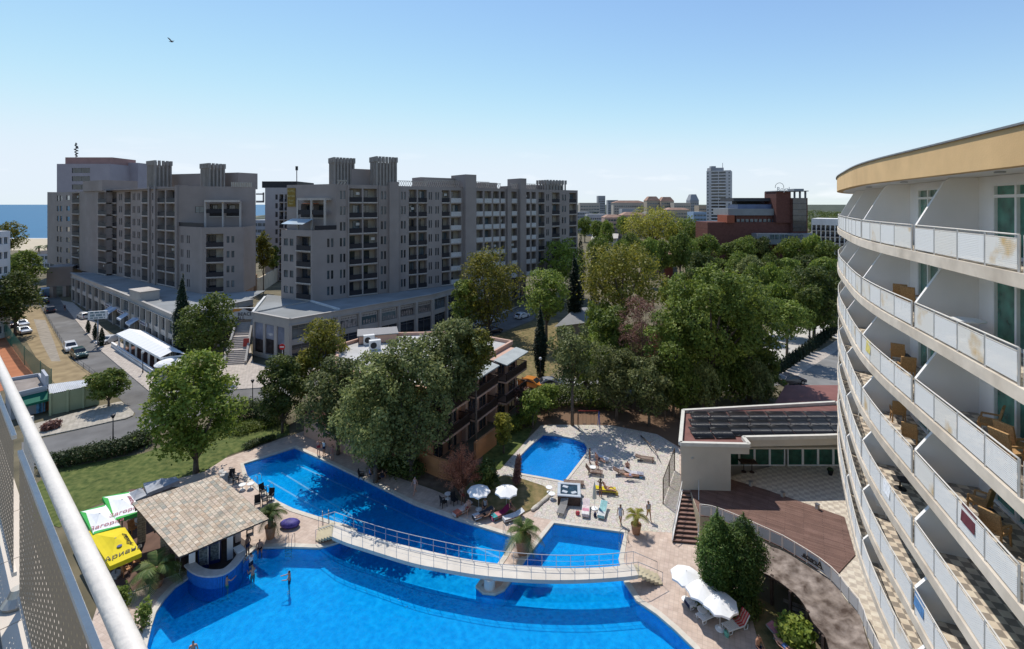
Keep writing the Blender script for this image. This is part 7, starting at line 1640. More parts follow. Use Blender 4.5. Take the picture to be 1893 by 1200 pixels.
for i in range(20):
    f = i / 19; x, y = lerp(1437, 1546, f), lerp(694, 616, f ** 1.1); hp_ = cypress(x, y, y - lerp(30, 26, f), lerp(5.5, 5, f), 'small dark cypress in the row along the white plaza', n=900, leaf=.3, group='cypress row along the plaza', proto=hp)
    hp = hp or hp_
# the park wood behind: copies of a few kinds
def proto(mat, seed, n=5200, k=16, lump=.4, ht=10, r=5, zb=2.2):
    rng = random.Random(seed); bl = auto_blobs(rng, ht, r, zb, k, lump); T = thing('park_tree', 'x', 'tree', (0, 0, 0)); link('crown', crown_mesh('crown', bl, n, .62, mat, seed, gap=.3), T); trunk_mb(ht, zb, r, bl, rng).build('trunk', BARK, T, False); return T
PR = [proto(LG, 11), proto(LB, 12), proto(LD, 13), proto(LG, 14, lump=.34, k=22), proto(LO, 15)]
used = set()
LBL = ['fresh green tree in the park wood behind the annexe', 'bright green tree in the park wood behind the annexe', 'deep green tree in the park wood behind the annexe', 'lumpy green tree in the park wood behind the annexe', 'grey-green tree in the park wood behind the annexe']
def ptree(i, p, s, sz):
    kw = dict(group='trees of the park wood')
    if i in used: copy_tree(PR[i], p, random.uniform(0, 6.28), LBL[i], 'trees of the park wood', (s, s, sz))
    else: used.add(i); PR[i].location = p; PR[i].scale = (s, s, sz); tag(PR[i], LBL[i], None, 'trees of the park wood')
random.seed(21)
rows = [(436, 520, 1100, 1290, 7, 10), (440, 500, 1300, 1545, 8, 11), (470, 545, 1275, 1545, 8, 11), (498, 580, 1260, 1545, 8, 10.5), (530, 625, 1370, 1545, 5, 10), (420, 470, 1225, 1290, 3, 10), (520, 590, 1225, 1300, 3, 10), (560, 650, 1085, 1130, 2, 9), (405, 452, 1080, 1160, 4, 9), (396, 430, 1050, 1110, 3, 8), (640, 738, 1230, 1440, 5, 8), (668, 768, 1205, 1420, 6, 8), (600, 700, 1085, 1200, 3, 8), (575, 675, 1230, 1330, 3, 8), (642, 738, 1075, 1200, 4, 8)]
for (yt, yb, x0, x1, n, h) in rows:
    for i in range(n):
        x = lerp(x0, x1, (i + .5) / n) + random.uniform(-9, 9); p = G(x, yb + random.uniform(-12, 12)); hh = ZY(yt + random.uniform(-7, 9), p.y); s = (x1 - x0) / n * p.y / F * .78 / 5 * random.uniform(.85, 1.2); ptree(random.choice((0, 0, 1, 2, 3, 3, 4)) if i else random.choice((0, 1, 2)), p, s, hh / 10)
# a wood on the skyline that reads as one mass
rng = np.random.default_rng(3); bl = []
for i in range(420):
    Y = 420 + 900 * rng.random() ** 1.5; x = 1380 + rng.random() * 240 if i < 200 else 1060 + rng.random() * 540; p = XY(x, Y); hgt = 8 + 6 * rng.random()
    if i >= 200: p.y += 200; hgt *= .8
    bl.append((p.x, p.y, hgt * .55, 7, 7, hgt * .5))
o = link('distant_wood', crown_mesh('distant_wood', bl, 26000, 2.2, LD, 8)); tag(o, 'far dark wood along the skyline at the right', 'wood', None, 'stuff')
bl = [(XY(1020 + 45 * i + 20 * rng.random(), 1900).x, 1900 + 60 * rng.random(), 6, 60, 20, 10) for i in range(16)]
# hedges
def hedge(name, label, px, w, h, n, leaf=.22, mat=LH):
    P = resample([G(x, y) for x, y in px], max(4, int(len(px) * 5))); T = thing(name, label, 'hedge', P[0]); bl = []
    for p in P: q = p - P[0]; s = random.uniform(.8, 1.2); bl.append((q.x + random.uniform(-.2, .2), q.y + random.uniform(-.2, .2), h * .5 * s, w * s, w * s, h * .55 * s))
    link('foliage', crown_mesh('foliage', bl, n, leaf, mat, n, core=.6), T); m = MB()
    for p in P[::2]: q = p - P[0]; m.tube([q, q + Vector((0, 0, h * .6))], .03, 4)
    m.build('stems', BARK, T, False)
hedge('hedge', 'long clipped hedge between the road and the lawn at the left', [(90, 868), (130, 858), (180, 848), (230, 838), (275, 818)], 1.0, 1.5, 9000)
hedge('hedge', 'loose dark hedge by the road, right of the big bright green tree', [(425, 782), (445, 775), (470, 772), (500, 778), (520, 785)], 1.3, 2.2, 7000)
hedge('low_hedge', 'low dark edging hedge between the lawn and the pool corner', [(455, 830), (480, 820), (505, 812)], .5, .6, 2200, .16)
hedge('shrub_bed', 'bright green low shrubs on the lawn by the lane pool', [(440, 800), (465, 790), (490, 786)], 1.5, .7, 3500, .2, LB)
hedge('shrub_bed', 'dark shrubs along the fence behind the kids pool deck', [(945, 800), (965, 788), (985, 782)], .8, 1.6, 3000, .22, LG)
hedge('shrub_bed', 'green shrubs behind the playground and the parked cars', [(985, 756), (1030, 748), (1080, 752), (1130, 756)], 1.3, 2.4, 8000, .26, LD)
hedge('shrub_bed', 'shady shrubs below the orange wall beside the lane pool', [(700, 868), (735, 878), (770, 885)], 1.0, 1.6, 4000, .22, LD)
hedge('shrub_bed', 'small grass clump by the pergola with thin green blades', [(1462, 1190), (1478, 1205)], .7, 1.5, 2200, .3, LB)
hedge('shrub_bed', 'dark shrubs beneath the two thujas', [(1305, 1118), (1340, 1130), (1385, 1135)], .9, 1.0, 4000, .18, LD)
hedge('shrub_bed', 'spiky dry shrub at the kerb opposite the hedge', [(88, 796), (102, 792)], .6, .9, 900, .3, LBR)
hedge('climbing_plant', 'thin green climbing plant beside the near handrail', [(222, 1142), (226, 1128)], .3, 1.6, 500, .2, LG); hedge('climbing_plant', 'small green plant on the bar terrace near the pool edge', [(262, 1168), (266, 1150)], .3, 1.4, 450, .2, LG)
# palms
def palm(x, yb, hz, fl, nf, label, th=.16, mat=LP, up=.9, seed=1, z0=0.0):
    p = G(x, yb, z0); T = thing('palm_tree', label, 'palm', p); rng = random.Random(seed); m = MB(); m.lathe([(th * 1.3, -.1), (th * 1.45, hz * .2), (th * 1.1, hz * .55), (th * 1.5, hz * .9), (th * .6, hz + .1)], 10); m.build('trunk', M('palm trunk', (.2, .13, .08), .95, .35, 12, bump=.6, bscale=20), T, False); V = []
    for i in range(nf):
        a = i * 2.4 + rng.uniform(-.2, .2); el = up * (1 - i / nf * .85) + rng.uniform(-.1, .1); d = Vector((math.cos(a), math.sin(a), 0)); pts = []; L = fl * rng.uniform(.8, 1.1)
        for k in range(9): t = k / 8; pts.append(Vector((0, 0, hz)) + d * L * t * math.cos(el) * (1 - .1 * t) + Vector((0, 0, L * (math.sin(el) * t - (.55 + .35 * (1 - el)) * t * t))))
        s = Vector((-d.y, d.x, 0))
        for k in range(1, 27):
            t = k / 26; j = min(int(t * 8), 7); c = pts[j].lerp(pts[j + 1], t * 8 - j); tg = (pts[j + 1] - pts[j]).normalized(); w = L * .3 * math.sin(PI * min(1, .12 + t * .86)) ** .6
            for sg in (-1, 1): e = c + (s * sg * .8 + tg * .6).normalized() * w + Vector((0, 0, -w * .3)); o = tg * L * .016; V += [c - o, c + o, e + o * .2, e - o * .2]
        for k in range(8): o = Vector((0, 0, .012)); V += [pts[k] - s * .02, pts[k] + s * .02, pts[k + 1] + s * .012, pts[k + 1] - s * .012]
    link('crown', npmesh('crown', np.array([tuple(v) for v in V]), len(V) // 4, 4, mat), T); return T
def pot(x, y, r, h, label, sq=False):
    T = thing('plant_pot', label, 'pot', G(x, y)); m = MB(); m.lathe([(r * .72, 0), (r * .9, h * .5), (r, h * .9), (r * 1.08, h * .92), (r * 1.08, h), (r * .9, h)], 18); m.build('pot', TERRA, T, False); m = MB(); m.lathe([(r * .9, h - .06), (.02, h - .03)], 14); m.build('soil', M('dark potting soil', (.05, .035, .025), .95, .3, 8), T, False)
pot(290, 1084, .42, .55, 'terracotta pot under the palm beside the pool bar'); palm(290, 1083, 1.3, 2.3, 17, 'leafy palm in a pot beside the yellow parasol and the bar', .14, up=1.0, seed=2)
pot(500, 994, .42, 1.0, 'tall terracotta pot under the palm by the bar roof corner'); palm(500, 994, 2.0, 1.7, 20, 'short thick palm at the right corner of the bar roof', .17, up=1.15, seed=3)
pot(967, 1022, .62, 1.25, 'large ribbed terracotta pot on the path between the pools'); palm(967, 1021, 1.6, 2.2, 15, 'tall palm with arching fronds in the large pot between the pools', .12, up=1.25, seed=4)
pot(1176, 986, .42, .8, 'terracotta pot of the small palm by the square pool'); palm(1176, 985, 1.5, 1.4, 10, 'small fan palm with yellowing tips on the stone paving', .17, LY, up=1.0, seed=6)
for x, y, lab in ((72, 470, 'small palm on the beach, left of two'), (88, 468, 'small palm on the beach, right of two')): palm(x, y, 4, 3.5, 12, lab, .3, seed=x)
# ---------------------------------------------------------------- people
J0 = dict(pelvis=(0, 0, .95), waist=(0, .01, 1.1), chest=(0, 0, 1.3), neck=(0, .01, 1.47), head=(0, -.02, 1.58), crown=(0, -.01, 1.7), nose=(0, -.115, 1.585),
          shL=(.17, 0, 1.42), elL=(.24, .03, 1.14), haL=(.25, -.06, .9), shR=(-.17, 0, 1.42), elR=(-.24, .03, 1.14), haR=(-.25, -.06, .9),
          hiL=(.09, 0, .92), knL=(.1, -.03, .5), anL=(.1, .02, .08), toL=(.12, -.16, .03), hiR=(-.09, 0, .92), knR=(-.1, -.03, .5), anR=(-.1, .02, .08), toR=(-.12, -.16, .03))
RAD = dict(pelvis=.135, waist=.115, chest=.14, neck=.055, head=.095, crown=.075, nose=.014, shL=.06, elL=.04, haL=.032, shR=.06, elR=.04, haR=.032, hiL=.09, knL=.058, anL=.042, toL=.032, hiR=.09, knR=.058, anR=.042, toR=.032)
BON = [('pelvis', 'waist'), ('waist', 'chest'), ('chest', 'neck'), ('neck', 'head'), ('head', 'crown'), ('head', 'nose'), ('chest', 'shL'), ('shL', 'elL'), ('elL', 'haL'), ('chest', 'shR'), ('shR', 'elR'), ('elR', 'haR'),
       ('pelvis', 'hiL'), ('hiL', 'knL'), ('knL', 'anL'), ('anL', 'toL'), ('pelvis', 'hiR'), ('hiR', 'knR'), ('knR', 'anR'), ('anR', 'toR')]
POSE = dict(stand={}, contra=dict(knL=(.13, -.1, .5), anL=(.15, .0, .08), toL=(.2, -.15, .03), haR=(-.16, -.2, 1.0), elR=(-.3, .02, 1.15)),
            walk=dict(knL=(.1, -.17, .52), anL=(.1, -.24, .1), toL=(.11, -.42, .07), knR=(-.1, .04, .5), anR=(-.1, .3, .14), toR=(-.11, .18, .03), haL=(.24, .12, .92), elL=(.24, .1, 1.15), haR=(-.22, -.24, .98), elR=(-.24, -.04, 1.14)),
            armsup=dict(elL=(.33, -.02, 1.36), haL=(.12, -.04, 1.62), elR=(-.33, -.02, 1.36), haR=(-.12, -.04, 1.62)),
            reach=dict(elR=(-.25, -.2, 1.26), haR=(-.2, -.45, 1.3), elL=(.25, -.15, 1.2), haL=(.18, -.4, 1.2)),
            sit=dict(knL=(.13, -.44, .92), anL=(.13, -.46, .5), toL=(.14, -.62, .45), knR=(-.13, -.44, .92), anR=(-.13, -.42, .5), toR=(-.14, -.58, .45), haL=(.16, -.34, .98), haR=(-.16, -.34, .98), elL=(.26, -.06, 1.14), elR=(-.26, -.06, 1.14)),
            lounge=dict(chest=(0, .22, 1.22), waist=(0, .1, 1.06), neck=(0, .32, 1.36), head=(0, .34, 1.47), crown=(0, .36, 1.58), nose=(0, .245, 1.49), shL=(.17, .27, 1.3), shR=(-.17, .27, 1.3), elL=(.27, .2, 1.06), haL=(.22, -.04, 1.02), elR=(-.27, .2, 1.06), haR=(-.22, -.04, 1.02), knL=(.1, -.4, 1.14), anL=(.1, -.72, .9), toL=(.12, -.84, .98), knR=(-.1, -.42, .98), anR=(-.1, -.84, .9), toR=(-.12, -.92, 1.02)),
            lie=dict(waist=(0, .16, .96), chest=(0, .36, .98), neck=(0, .52, 1.0), head=(0, .64, 1.03), crown=(0, .76, 1.03), nose=(0, .62, 1.14), shL=(.17, .46, .98), shR=(-.17, .46, .98), elL=(.27, .2, .92), haL=(.25, -.06, .92), elR=(-.27, .2, .92), haR=(-.25, -.06, .92), knL=(.12, -.42, .99), anL=(.12, -.84, .92), toL=(.14, -.9, 1.05), knR=(-.12, -.42, .96), anR=(-.12, -.84, .92), toR=(-.14, -.9, 1.05)))
SKIN = [M('tanned skin', (.36, .19, .12), .6, .08, 8), M('fair sunburnt skin', (.5, .27, .19), .6, .08, 8), M('brown skin', (.24, .12, .075), .6, .08, 8)]
HAIRM = {'dark': M('dark hair', (.02, .014, .01), .6, .3, 20), 'blond': M('blond hair', (.36, .25, .12), .6, .2, 20), 'brown': M('brown hair', (.1, .055, .03), .6, .3, 20), 'grey': M('grey hair', (.35, .33, .31), .7, .2, 20)}
ZONE = dict(shorts={('pelvis', 'waist'), ('pelvis', 'hiL'), ('pelvis', 'hiR')}, trunks={('pelvis', 'waist'), ('pelvis', 'hiL'), ('pelvis', 'hiR'), ('hiL', 'knL'), ('hiR', 'knR')}, bra={('waist', 'chest')},
            shirt={('pelvis', 'waist'), ('waist', 'chest'), ('chest', 'neck'), ('chest', 'shL'), ('chest', 'shR')}, dress={('pelvis', 'waist'), ('waist', 'chest'), ('pelvis', 'hiL'), ('pelvis', 'hiR'), ('hiL', 'knL'), ('hiR', 'knR'), ('chest', 'shL'), ('chest', 'shR')})
def body_mesh(pose, fat=1.0):
    J = dict(J0); J.update(POSE[pose]); names = list(J); V = [Vector(J[n]) for n in names]; E = [(names.index(a), names.index(b)) for a, b in BON]; R = [RAD[n] * (fat if n in ('pelvis', 'waist', 'chest') else 1) for n in names]
    for sd, el, ha in ((1, 'elL', 'haL'), (-1, 'elR', 'haR')):   # palm and five fingers
        h, e = Vector(J[ha]), Vector(J[el]); d = (h - e).normalized(); s = d.cross(Vector((0, 1, .3))).normalized(); pm = len(V); V.append(h + d * .06); R.append(.03); E.append((names.index(ha), pm)); cur = d.cross(s)
        for k, (off, ln) in enumerate(((-.028, .07), (-.009, .085), (.01, .08), (.028, .062))):
            b = len(V); V.append(h + d * .095 + s * off); R.append(.0095); E.append((pm, b)); V.append(h + d * (.095 + ln) + s * off * 1.15 - cur * .02); R.append(.008); E.append((b, b + 1))
        b = len(V); V.append(h + d * .06 + s * -.05); R.append(.0105); E.append((pm, b))
    me = bpy.data.meshes.new('skeleton'); me.from_pydata(V, E, []); o = bpy.data.objects.new('skeleton', me); COL.objects.link(o)
    o.modifiers.new('skin', 'SKIN'); sv = me.skin_vertices[0].data
    for i, r in enumerate(R): sv[i].radius = (r, r)
    for i, n in enumerate(names):
        if n in ('pelvis', 'waist', 'chest'): sv[i].radius = (R[i] * 1.15, R[i] * .82)
    sv[0].use_root = True; sb = o.modifiers.new('round', 'SUBSURF'); sb.levels = sb.render_levels = 1
    out = bpy.data.meshes.new_from_object(o.evaluated_get(bpy.context.evaluated_depsgraph_get())); bpy.data.objects.remove(o); bpy.data.meshes.remove(me)
    for p in out.polygons: p.use_smooth = True
    near = []
    for v in out.vertices:
        best = None
        for a, b in BON:
            A_, B2 = Vector(J[a]), Vector(J[b]); ab = B2 - A_; t = max(0, min(1, (v.co - A_).dot(ab) / ab.length_squared)); dd = (v.co - A_ - ab * t).length - lerp(RAD[a], RAD[b], t)
            if best is None or dd < best[0]: best = (dd, (a, b), t)
        near.append(best[1:])
    return out, near, J
_B = {}
def person(label, pose, loc, rz, skin=0, hair='dark', clothes=(), fat=1.0, scale=1.0, longhair=False, group='people by the pool', sink=0.0):
    key = (pose, fat)
    if key not in _B: _B[key] = body_mesh(pose, fat)
    me, near, J = _B[key]; T = thing('person', label, 'person', Vector(loc) - Vector((0, 0, sink)), rz, group, scale); b = me.copy(); b.materials.clear(); b.materials.append(SKIN[skin]); link('body', b, T)
    def shell(name, test, off, mat):
        idx = {}; m = MB(); m.smooth = True; vs = me.vertices
        for p in me.polygons:
            if all(test(i) for i in p.vertices):
                f = []
                for i in p.vertices:
                    if i not in idx: idx[i] = len(m.v); m.v.append(tuple(vs[i].co + vs[i].normal * off))
                    f.append(idx[i])
                m.f.append(f); m.mi.append(0); m.sm.append(True)
        if m.f: m.build(name, mat, T, False)
    for zone, col in clothes:
        Z = ZONE[zone]; lim = .55 if zone in ('trunks', 'dress') else 1
        shell(zone if zone != 'bra' else 'swim_top', lambda i: near[i][0] in Z and not (near[i][0][0] in ('hiL', 'hiR') and near[i][1] > lim) and not (zone == 'shorts' and near[i][0][1] == 'waist' and near[i][1] > .45), .014 if zone != 'dress' else .03, M('cloth ' + str(col), col, .9, .15, 9))
    hd = Vector(J['head']); ns = (Vector(J['nose']) - hd).normalized(); up = (Vector(J['crown']) - hd).normalized(); vs = me.vertices
    shell('hair', lambda i: near[i][0] in (('head', 'crown'), ('neck', 'head')) and ((vs[i].co - hd).dot(ns) < .045 or (vs[i].co - hd).dot(up) > .09) and (vs[i].co - hd).dot(up) > (-.02), .016, HAIRM[hair])
    if longhair: m = MB(); m.tube([hd - ns * .07 + up * .08, hd - ns * .1 - up * .04, hd - ns * .11 - up * .2], [.07, .075, .03], 8); m.build('long_hair', HAIRM[hair], T, False)
    return T
RED = (.4, .03, .04); WHT = (.7, .7, .68); BLU = (.12, .2, .42); NAV = (.02, .025, .06); PNK_ = (.55, .2, .22); BLK = (.015, .015, .018); YEL_ = (.55, .4, .12); TEA = (.05, .3, .32); BEI = (.4, .33, .26); GRY_ = (.35, .36, .38)
P_ = lambda x, y, z=0.0: G(x, y, z)
person('person in red shorts by the top corner of the lane pool, left of three', 'stand', P_(589, 840), .3, 1, 'brown', [('trunks', RED)]); person('person in a white shirt by the top corner of the lane pool, middle of three', 'contra', P_(599, 842), -.3, 0, 'dark', [('shirt', WHT), ('trunks', NAV)]); person('person in a pale pink swimsuit by the top of the lane pool, right of three', 'stand', P_(614, 850), .9, 1, 'dark', [('shorts', PNK_), ('bra', PNK_)])
person('person in shorts and a pale top walking on the shaded deck beside the lane pool', 'walk', P_(767, 914), -.6, 1, 'grey', [('shirt', (.5, .36, .33)), ('shorts', (.3, .12, .1))])
for x, y, rz, c, lab in ((684, 884, 2.0, BLU, 'person in a blue shirt seated at the shady table, nearest the pool'), (697, 876, .3, (.25, .4, .55), 'person in a pale blue shirt seated behind the shady table'), (714, 880, -.9, (.3, .4, .6), 'person in a light blue shirt seated at the right of the shady table'), (707, 889, 3.0, BLK, 'person in black seated with their back to the pool at the shady table')): person(lab, 'sit', P_(x, y), rz, 0, 'dark', [('shirt', c), ('trunks', NAV)], sink=.5)
person('woman in a light dress walking left of the small fan palm', 'walk', P_(1147, 969), -.5, 0, 'dark', [('dress', (.6, .56, .56))], longhair=True); person('woman in a grey top and yellow skirt walking right of the small fan palm', 'walk', P_(1199, 962), .2, 0, 'dark', [('shirt', GRY_), ('shorts', YEL_), ('trunks', YEL_)], longhair=True)
person('tanned person standing at the corner of the kids pool', 'stand', P_(1090, 857), 1.4, 2, 'dark', [('shorts', BLK), ('bra', BLK)]); person('child in red shorts sitting on the stone paving by the kids pool', 'sit', P_(1103, 865), .2, 1, 'brown', [('trunks', RED)], scale=.75, sink=.36)
person('person with dark hair standing in front of the yellow lounger', 'armsup', P_(1110, 919), 2.6, 2, 'dark', [('shorts', BLK), ('bra', BLK)], longhair=True); person('person in white shorts sitting on the yellow lounger with knees raised', 'lounge', P_(1122, 905, .42), 1.3, 1, 'brown', [('shorts', WHT)], sink=.86)
person('sunburnt man sitting upright on the dark loungers near the dead branches', 'sit', P_(1160, 872), -.2, 1, 'grey', [('trunks', NAV)], 1.25, sink=.52); person('person lying under a towel on the dark loungers, in front of the sunburnt man', 'lie', P_(1164, 880, .4), 1.5, 1, 'brown', [('trunks', (.35, .35, .5))], sink=.84)
person('person leaning back on the white lounger beside the kids pool', 'lounge', P_(1106, 850, .4), .9, 1, 'grey', [('trunks', NAV)], sink=.86)
person('woman in a dark swimsuit sitting up on the maroon towel lounger', 'sit', P_(943, 948), 1.2, 1, 'blond', [('shorts', NAV), ('bra', NAV), ('shirt', NAV)], sink=.5); person('person in red sitting in the shade left of the white parasols', 'sit', P_(866, 946), -.4, 1, 'brown', [('trunks', RED)], 1.2, sink=.5); person('person in dark red shorts standing among the loungers by the rust-red shrub', 'contra', P_(855, 932), .3, 2, 'dark', [('trunks', (.2, .04, .03))]); person('person in a grey top seated beside the left white parasol', 'sit', P_(897, 944), -.3, 0, 'dark', [('shirt', GRY_), ('trunks', NAV)], sink=.5); person('person lying on the white lounger with a yellow cushion', 'lie', P_(896, 953, .4), -1.1, 0, 'dark', [('trunks', BLK)], sink=.84)
person('bather splashing in the middle of the main pool', 'reach', P_(535, 1072, -.1), -1.2, 1, 'dark', [('trunks', NAV)], sink=1.0); person('bather in dark trunks at the very bottom edge of the picture', 'stand', P_(357, 1205, -.1), .4, 1, 'dark', [('trunks', NAV)], sink=1.0)
person('bather at the bar counter with a green ring, seated in the water', 'reach', P_(419, 1082, -.1), 2.6, 1, 'dark', [('trunks', (.1, .3, .15))], sink=.95); person('bather in dark shorts standing by the bar, tallest of the group', 'stand', P_(458, 1028), -1.9, 2, 'dark', [('trunks', NAV)]); person('bather with a white towel leaning on the bar counter', 'reach', P_(464, 1048, -.1), -2.0, 1, 'dark', [('shirt', WHT), ('trunks', NAV)], sink=.6); person('bather sitting on the pool edge right of the bar', 'sit', P_(480, 1014), .5, 1, 'brown', [('trunks', BLK)], sink=.93); person('bather in the water by the counter end wearing an orange ring', 'reach', P_(467, 1062, -.1), -2.2, 1, 'blond', [('trunks', (.5, .25, .1))], sink=1.05)
person('person sitting at the bottom edge beside the pergola grass, dark hair', 'sit', P_(1402, 1208), .4, 0, 'dark', [('trunks', NAV)], sink=.5); person('person lying on the maroon towel by the pergola grass', 'lie', P_(1450, 1196, .4), .5, 1, 'brown', [('trunks', BLU)], sink=.84)
person('person on the third hotel balcony at the far corner, in pink', 'stand', on_balcony(3, 1583, .7)[0], 1.2, 1, 'brown', [('shirt', (.5, .3, .28)), ('trunks', NAV)], group='people on balconies')
person('man in a dark shirt standing outside the arcade in the shaded left street', 'stand', P_(120, 575), .4, 0, 'dark', [('shirt', NAV), ('trunks', BLK)], group='people on the street')
# ---------------------------------------------------------------- loungers, parasols and the rest of the deck
def lounger(x, y, rz, label, fr, cloth=None, back=.5, plast=False, z=0.0):
    T = thing('sun_lounger', label, 'sun lounger', G(x, y, z), rz, 'sun loungers by the pool'); m = MB(); L0_, L1 = -.95, .35; bx = Vector((0, math.cos(back) * .72, math.sin(back) * .72))
    for sx in (-.31, .31): m.beam((sx, L0_, .33), (sx, L1, .33), .05, .07); m.beam((sx, L1, .33), Vector((sx, L1, .33)) + bx, .05, .06)
    m.build('frame', fr, T, False); m = MB(); n = 12
    for i in range(n): yy = lerp(L0_ + .05, L1 - .05, i / (n - 1)); m.box((0, yy, .36), (.6, .085, .025))
    m.build('seat', fr, T, False); m = MB()
    for i in range(7): p = Vector((0, L1, .36)) + bx * ((i + .6) / 7); m.box(p, (.6, .085, .025), m=Matrix.Rotation(back, 4, 'X'))
    m.build('backrest', fr, T, False)
    for sx in (-.27, .27):
        for yy in (-.75, .5):
            m = MB()
            if plast: m.tube([(sx, yy - .18, .32), (sx, yy - .12, .04), (sx, yy + .12, .04), (sx, yy + .18, .32)], .028, 6)
            else: m.beam((sx, yy, .33), (sx, yy, 0), .06, .06, (0, 1, 0))
            m.build('leg', fr, T, False)
    if cloth:
        col, lab2 = cloth; t = thing('towel', lab2, 'towel', G(x, y, z) + Vector((0, 0, 0)), rz, 'towels on the loungers'); cs_ = col if isinstance(col, list) else [col]
        m = MB(); k = len(cs_) * 3
        for i in range(k):
            m.mat(i // 3); y0, y1 = lerp(L0_, L1, i / k), lerp(L0_, L1, (i + 1) / k); m.quad((-.3, y0, .385), (.3, y0, .385), (.3, y1, .385), (-.3, y1, .385)); m.quad((-.3, y0, .385), (-.3, y1, .385), (-.34, y1, .2), (-.34, y0, .22)); m.quad((.3, y1, .385), (.3, y0, .385), (.34, y0, .2), (.34, y1, .22))
        m.mat(len(cs_) - 1); a, b = Vector((0, L1, .39)), Vector((0, L1, .39)) + bx * .95; u = Vector((.3, 0, 0)); m.quad(a - u, a + u, b + u, b - u); m.quad((-.3, L0_, .385), (.3, L0_, .385), (.3, L0_ - .03, .15), (-.3, L0_ - .03, .15)); m.build('cloth', [M('towel ' + str(c), c, .95, .2, 7) for c in cs_], t, False)
BRW = M('brown lounger slats', (.16, .1, .075), .7, .2, 6); GRL = M('grey lounger slats', (.25, .24, .23), .7, .15, 6)
lounger(1040, 944, -.35, 'grey slatted lounger below the hot tub', GRL, back=.6); lounger(1083, 946, -.2, 'white lounger with a pink patterned towel', WHITE_P, ([(.62, .6, .58), (.55, .25, .32), (.6, .5, .5)], 'white and pink towel on the lounger beside the closed parasol'), back=.3); lounger(1114, 949, -.35, 'white lounger with a pale teal towel, right of the closed parasol', WHITE_P, ([(.5, .52, .5), (.25, .45, .45)], 'pale teal towel on the lounger right of the closed parasol'), back=.3)
lounger(1097, 877, 1.35, 'dark brown wooden lounger with a raised back by the kids pool', BRW, back=.9); lounger(1120, 910, 1.45, 'lounger under a yellow towel', BRW, ([(.62, .5, .02)] * 2, 'yellow towel spread over the lounger'), back=.1); lounger(1152, 878, 1.4, 'dark lounger with the sunburnt man, left of a pair', BRW, back=.4); lounger(1172, 880, 1.3, 'dark lounger with clothes on it, right of the sunburnt man', BRW, ([(.3, .3, .36), (.5, .48, .5)], 'grey and white clothes over the dark lounger'), back=.4); lounger(1193, 852, 1.3, 'dark red-brown lounger in the dappled shade', BRW, back=.2)
lounger(1110, 850, .9, 'white lounger beside the kids pool corner', WHITE_P, ([(.6, .6, .62)], 'white towel on the lounger by the kids pool corner'), back=.8); lounger(1062, 898, 1.5, 'dark lounger behind the hot tub', BRW, back=.1)
lounger(893, 956, -1.05, 'white covered lounger with a striped towel near the left parasol', BRW, ([(.6, .62, .66), (.05, .05, .06)], 'white and black towel near the left parasol'), back=.3); lounger(926, 955, -.95, 'lounger with a teal and maroon towel in front of the right parasol', BRW, ([TEA, PNK_, (.25, .02, .08)], 'teal, pink and maroon striped towel'), back=.5); lounger(949, 960, -1.1, 'lounger with a white towel beside the large potted palm', BRW, ([(.6, .6, .6)], 'white towel beside the large potted palm'), back=.3); lounger(855, 948, -.8, 'lounger with a red and white towel by the rust-red shrub', BRW, ([(.5, .15, .1), (.6, .5, .45)], 'red and white towel by the rust-red shrub'), back=.4)
lounger(1362, 1162, -1.25, 'white plastic lounger with a red striped towel over its raised back', WHITE_P, None, .95, True); lounger(1312, 1142, -1.15, 'white plastic lounger half under the middle parasol', WHITE_P, None, .2, True); lounger(1292, 1118, -1.3, 'white plastic lounger with a navy towel under the upper parasol', WHITE_P, ([(.6, .6, .6), NAV], 'navy towel under the upper parasol'), .2, True); lounger(1450, 1190, .5, 'lounger under a maroon towel at the bottom edge by the grass', GRL, ([(.22, .02, .08), PNK_], 'maroon towel at the bottom edge by the grass'), .3)
T = thing('towel', 'red and white striped towel hung over the raised lounger back', 'towel', G(1362, 1162), -1.25, 'towels on the loungers'); bx = Vector((0, math.cos(.95) * .74, math.sin(.95) * .74)); m = MB()
for i in range(7): m.mat(i % 2); a = Vector((lerp(-.31, .31, i / 7), .33, .4)); b = Vector((lerp(-.31, .31, (i + 1) / 7), .33, .4)); m.quad(a, b, b + bx, a + bx); m.quad(a, b, b + Vector((0, -.4, 0)), a + Vector((0, -.4, 0)))
m.build('cloth', [M('towel red', (.5, .05, .05), .95), M('towel pale stripe', (.55, .3, .26), .95)], T, False)
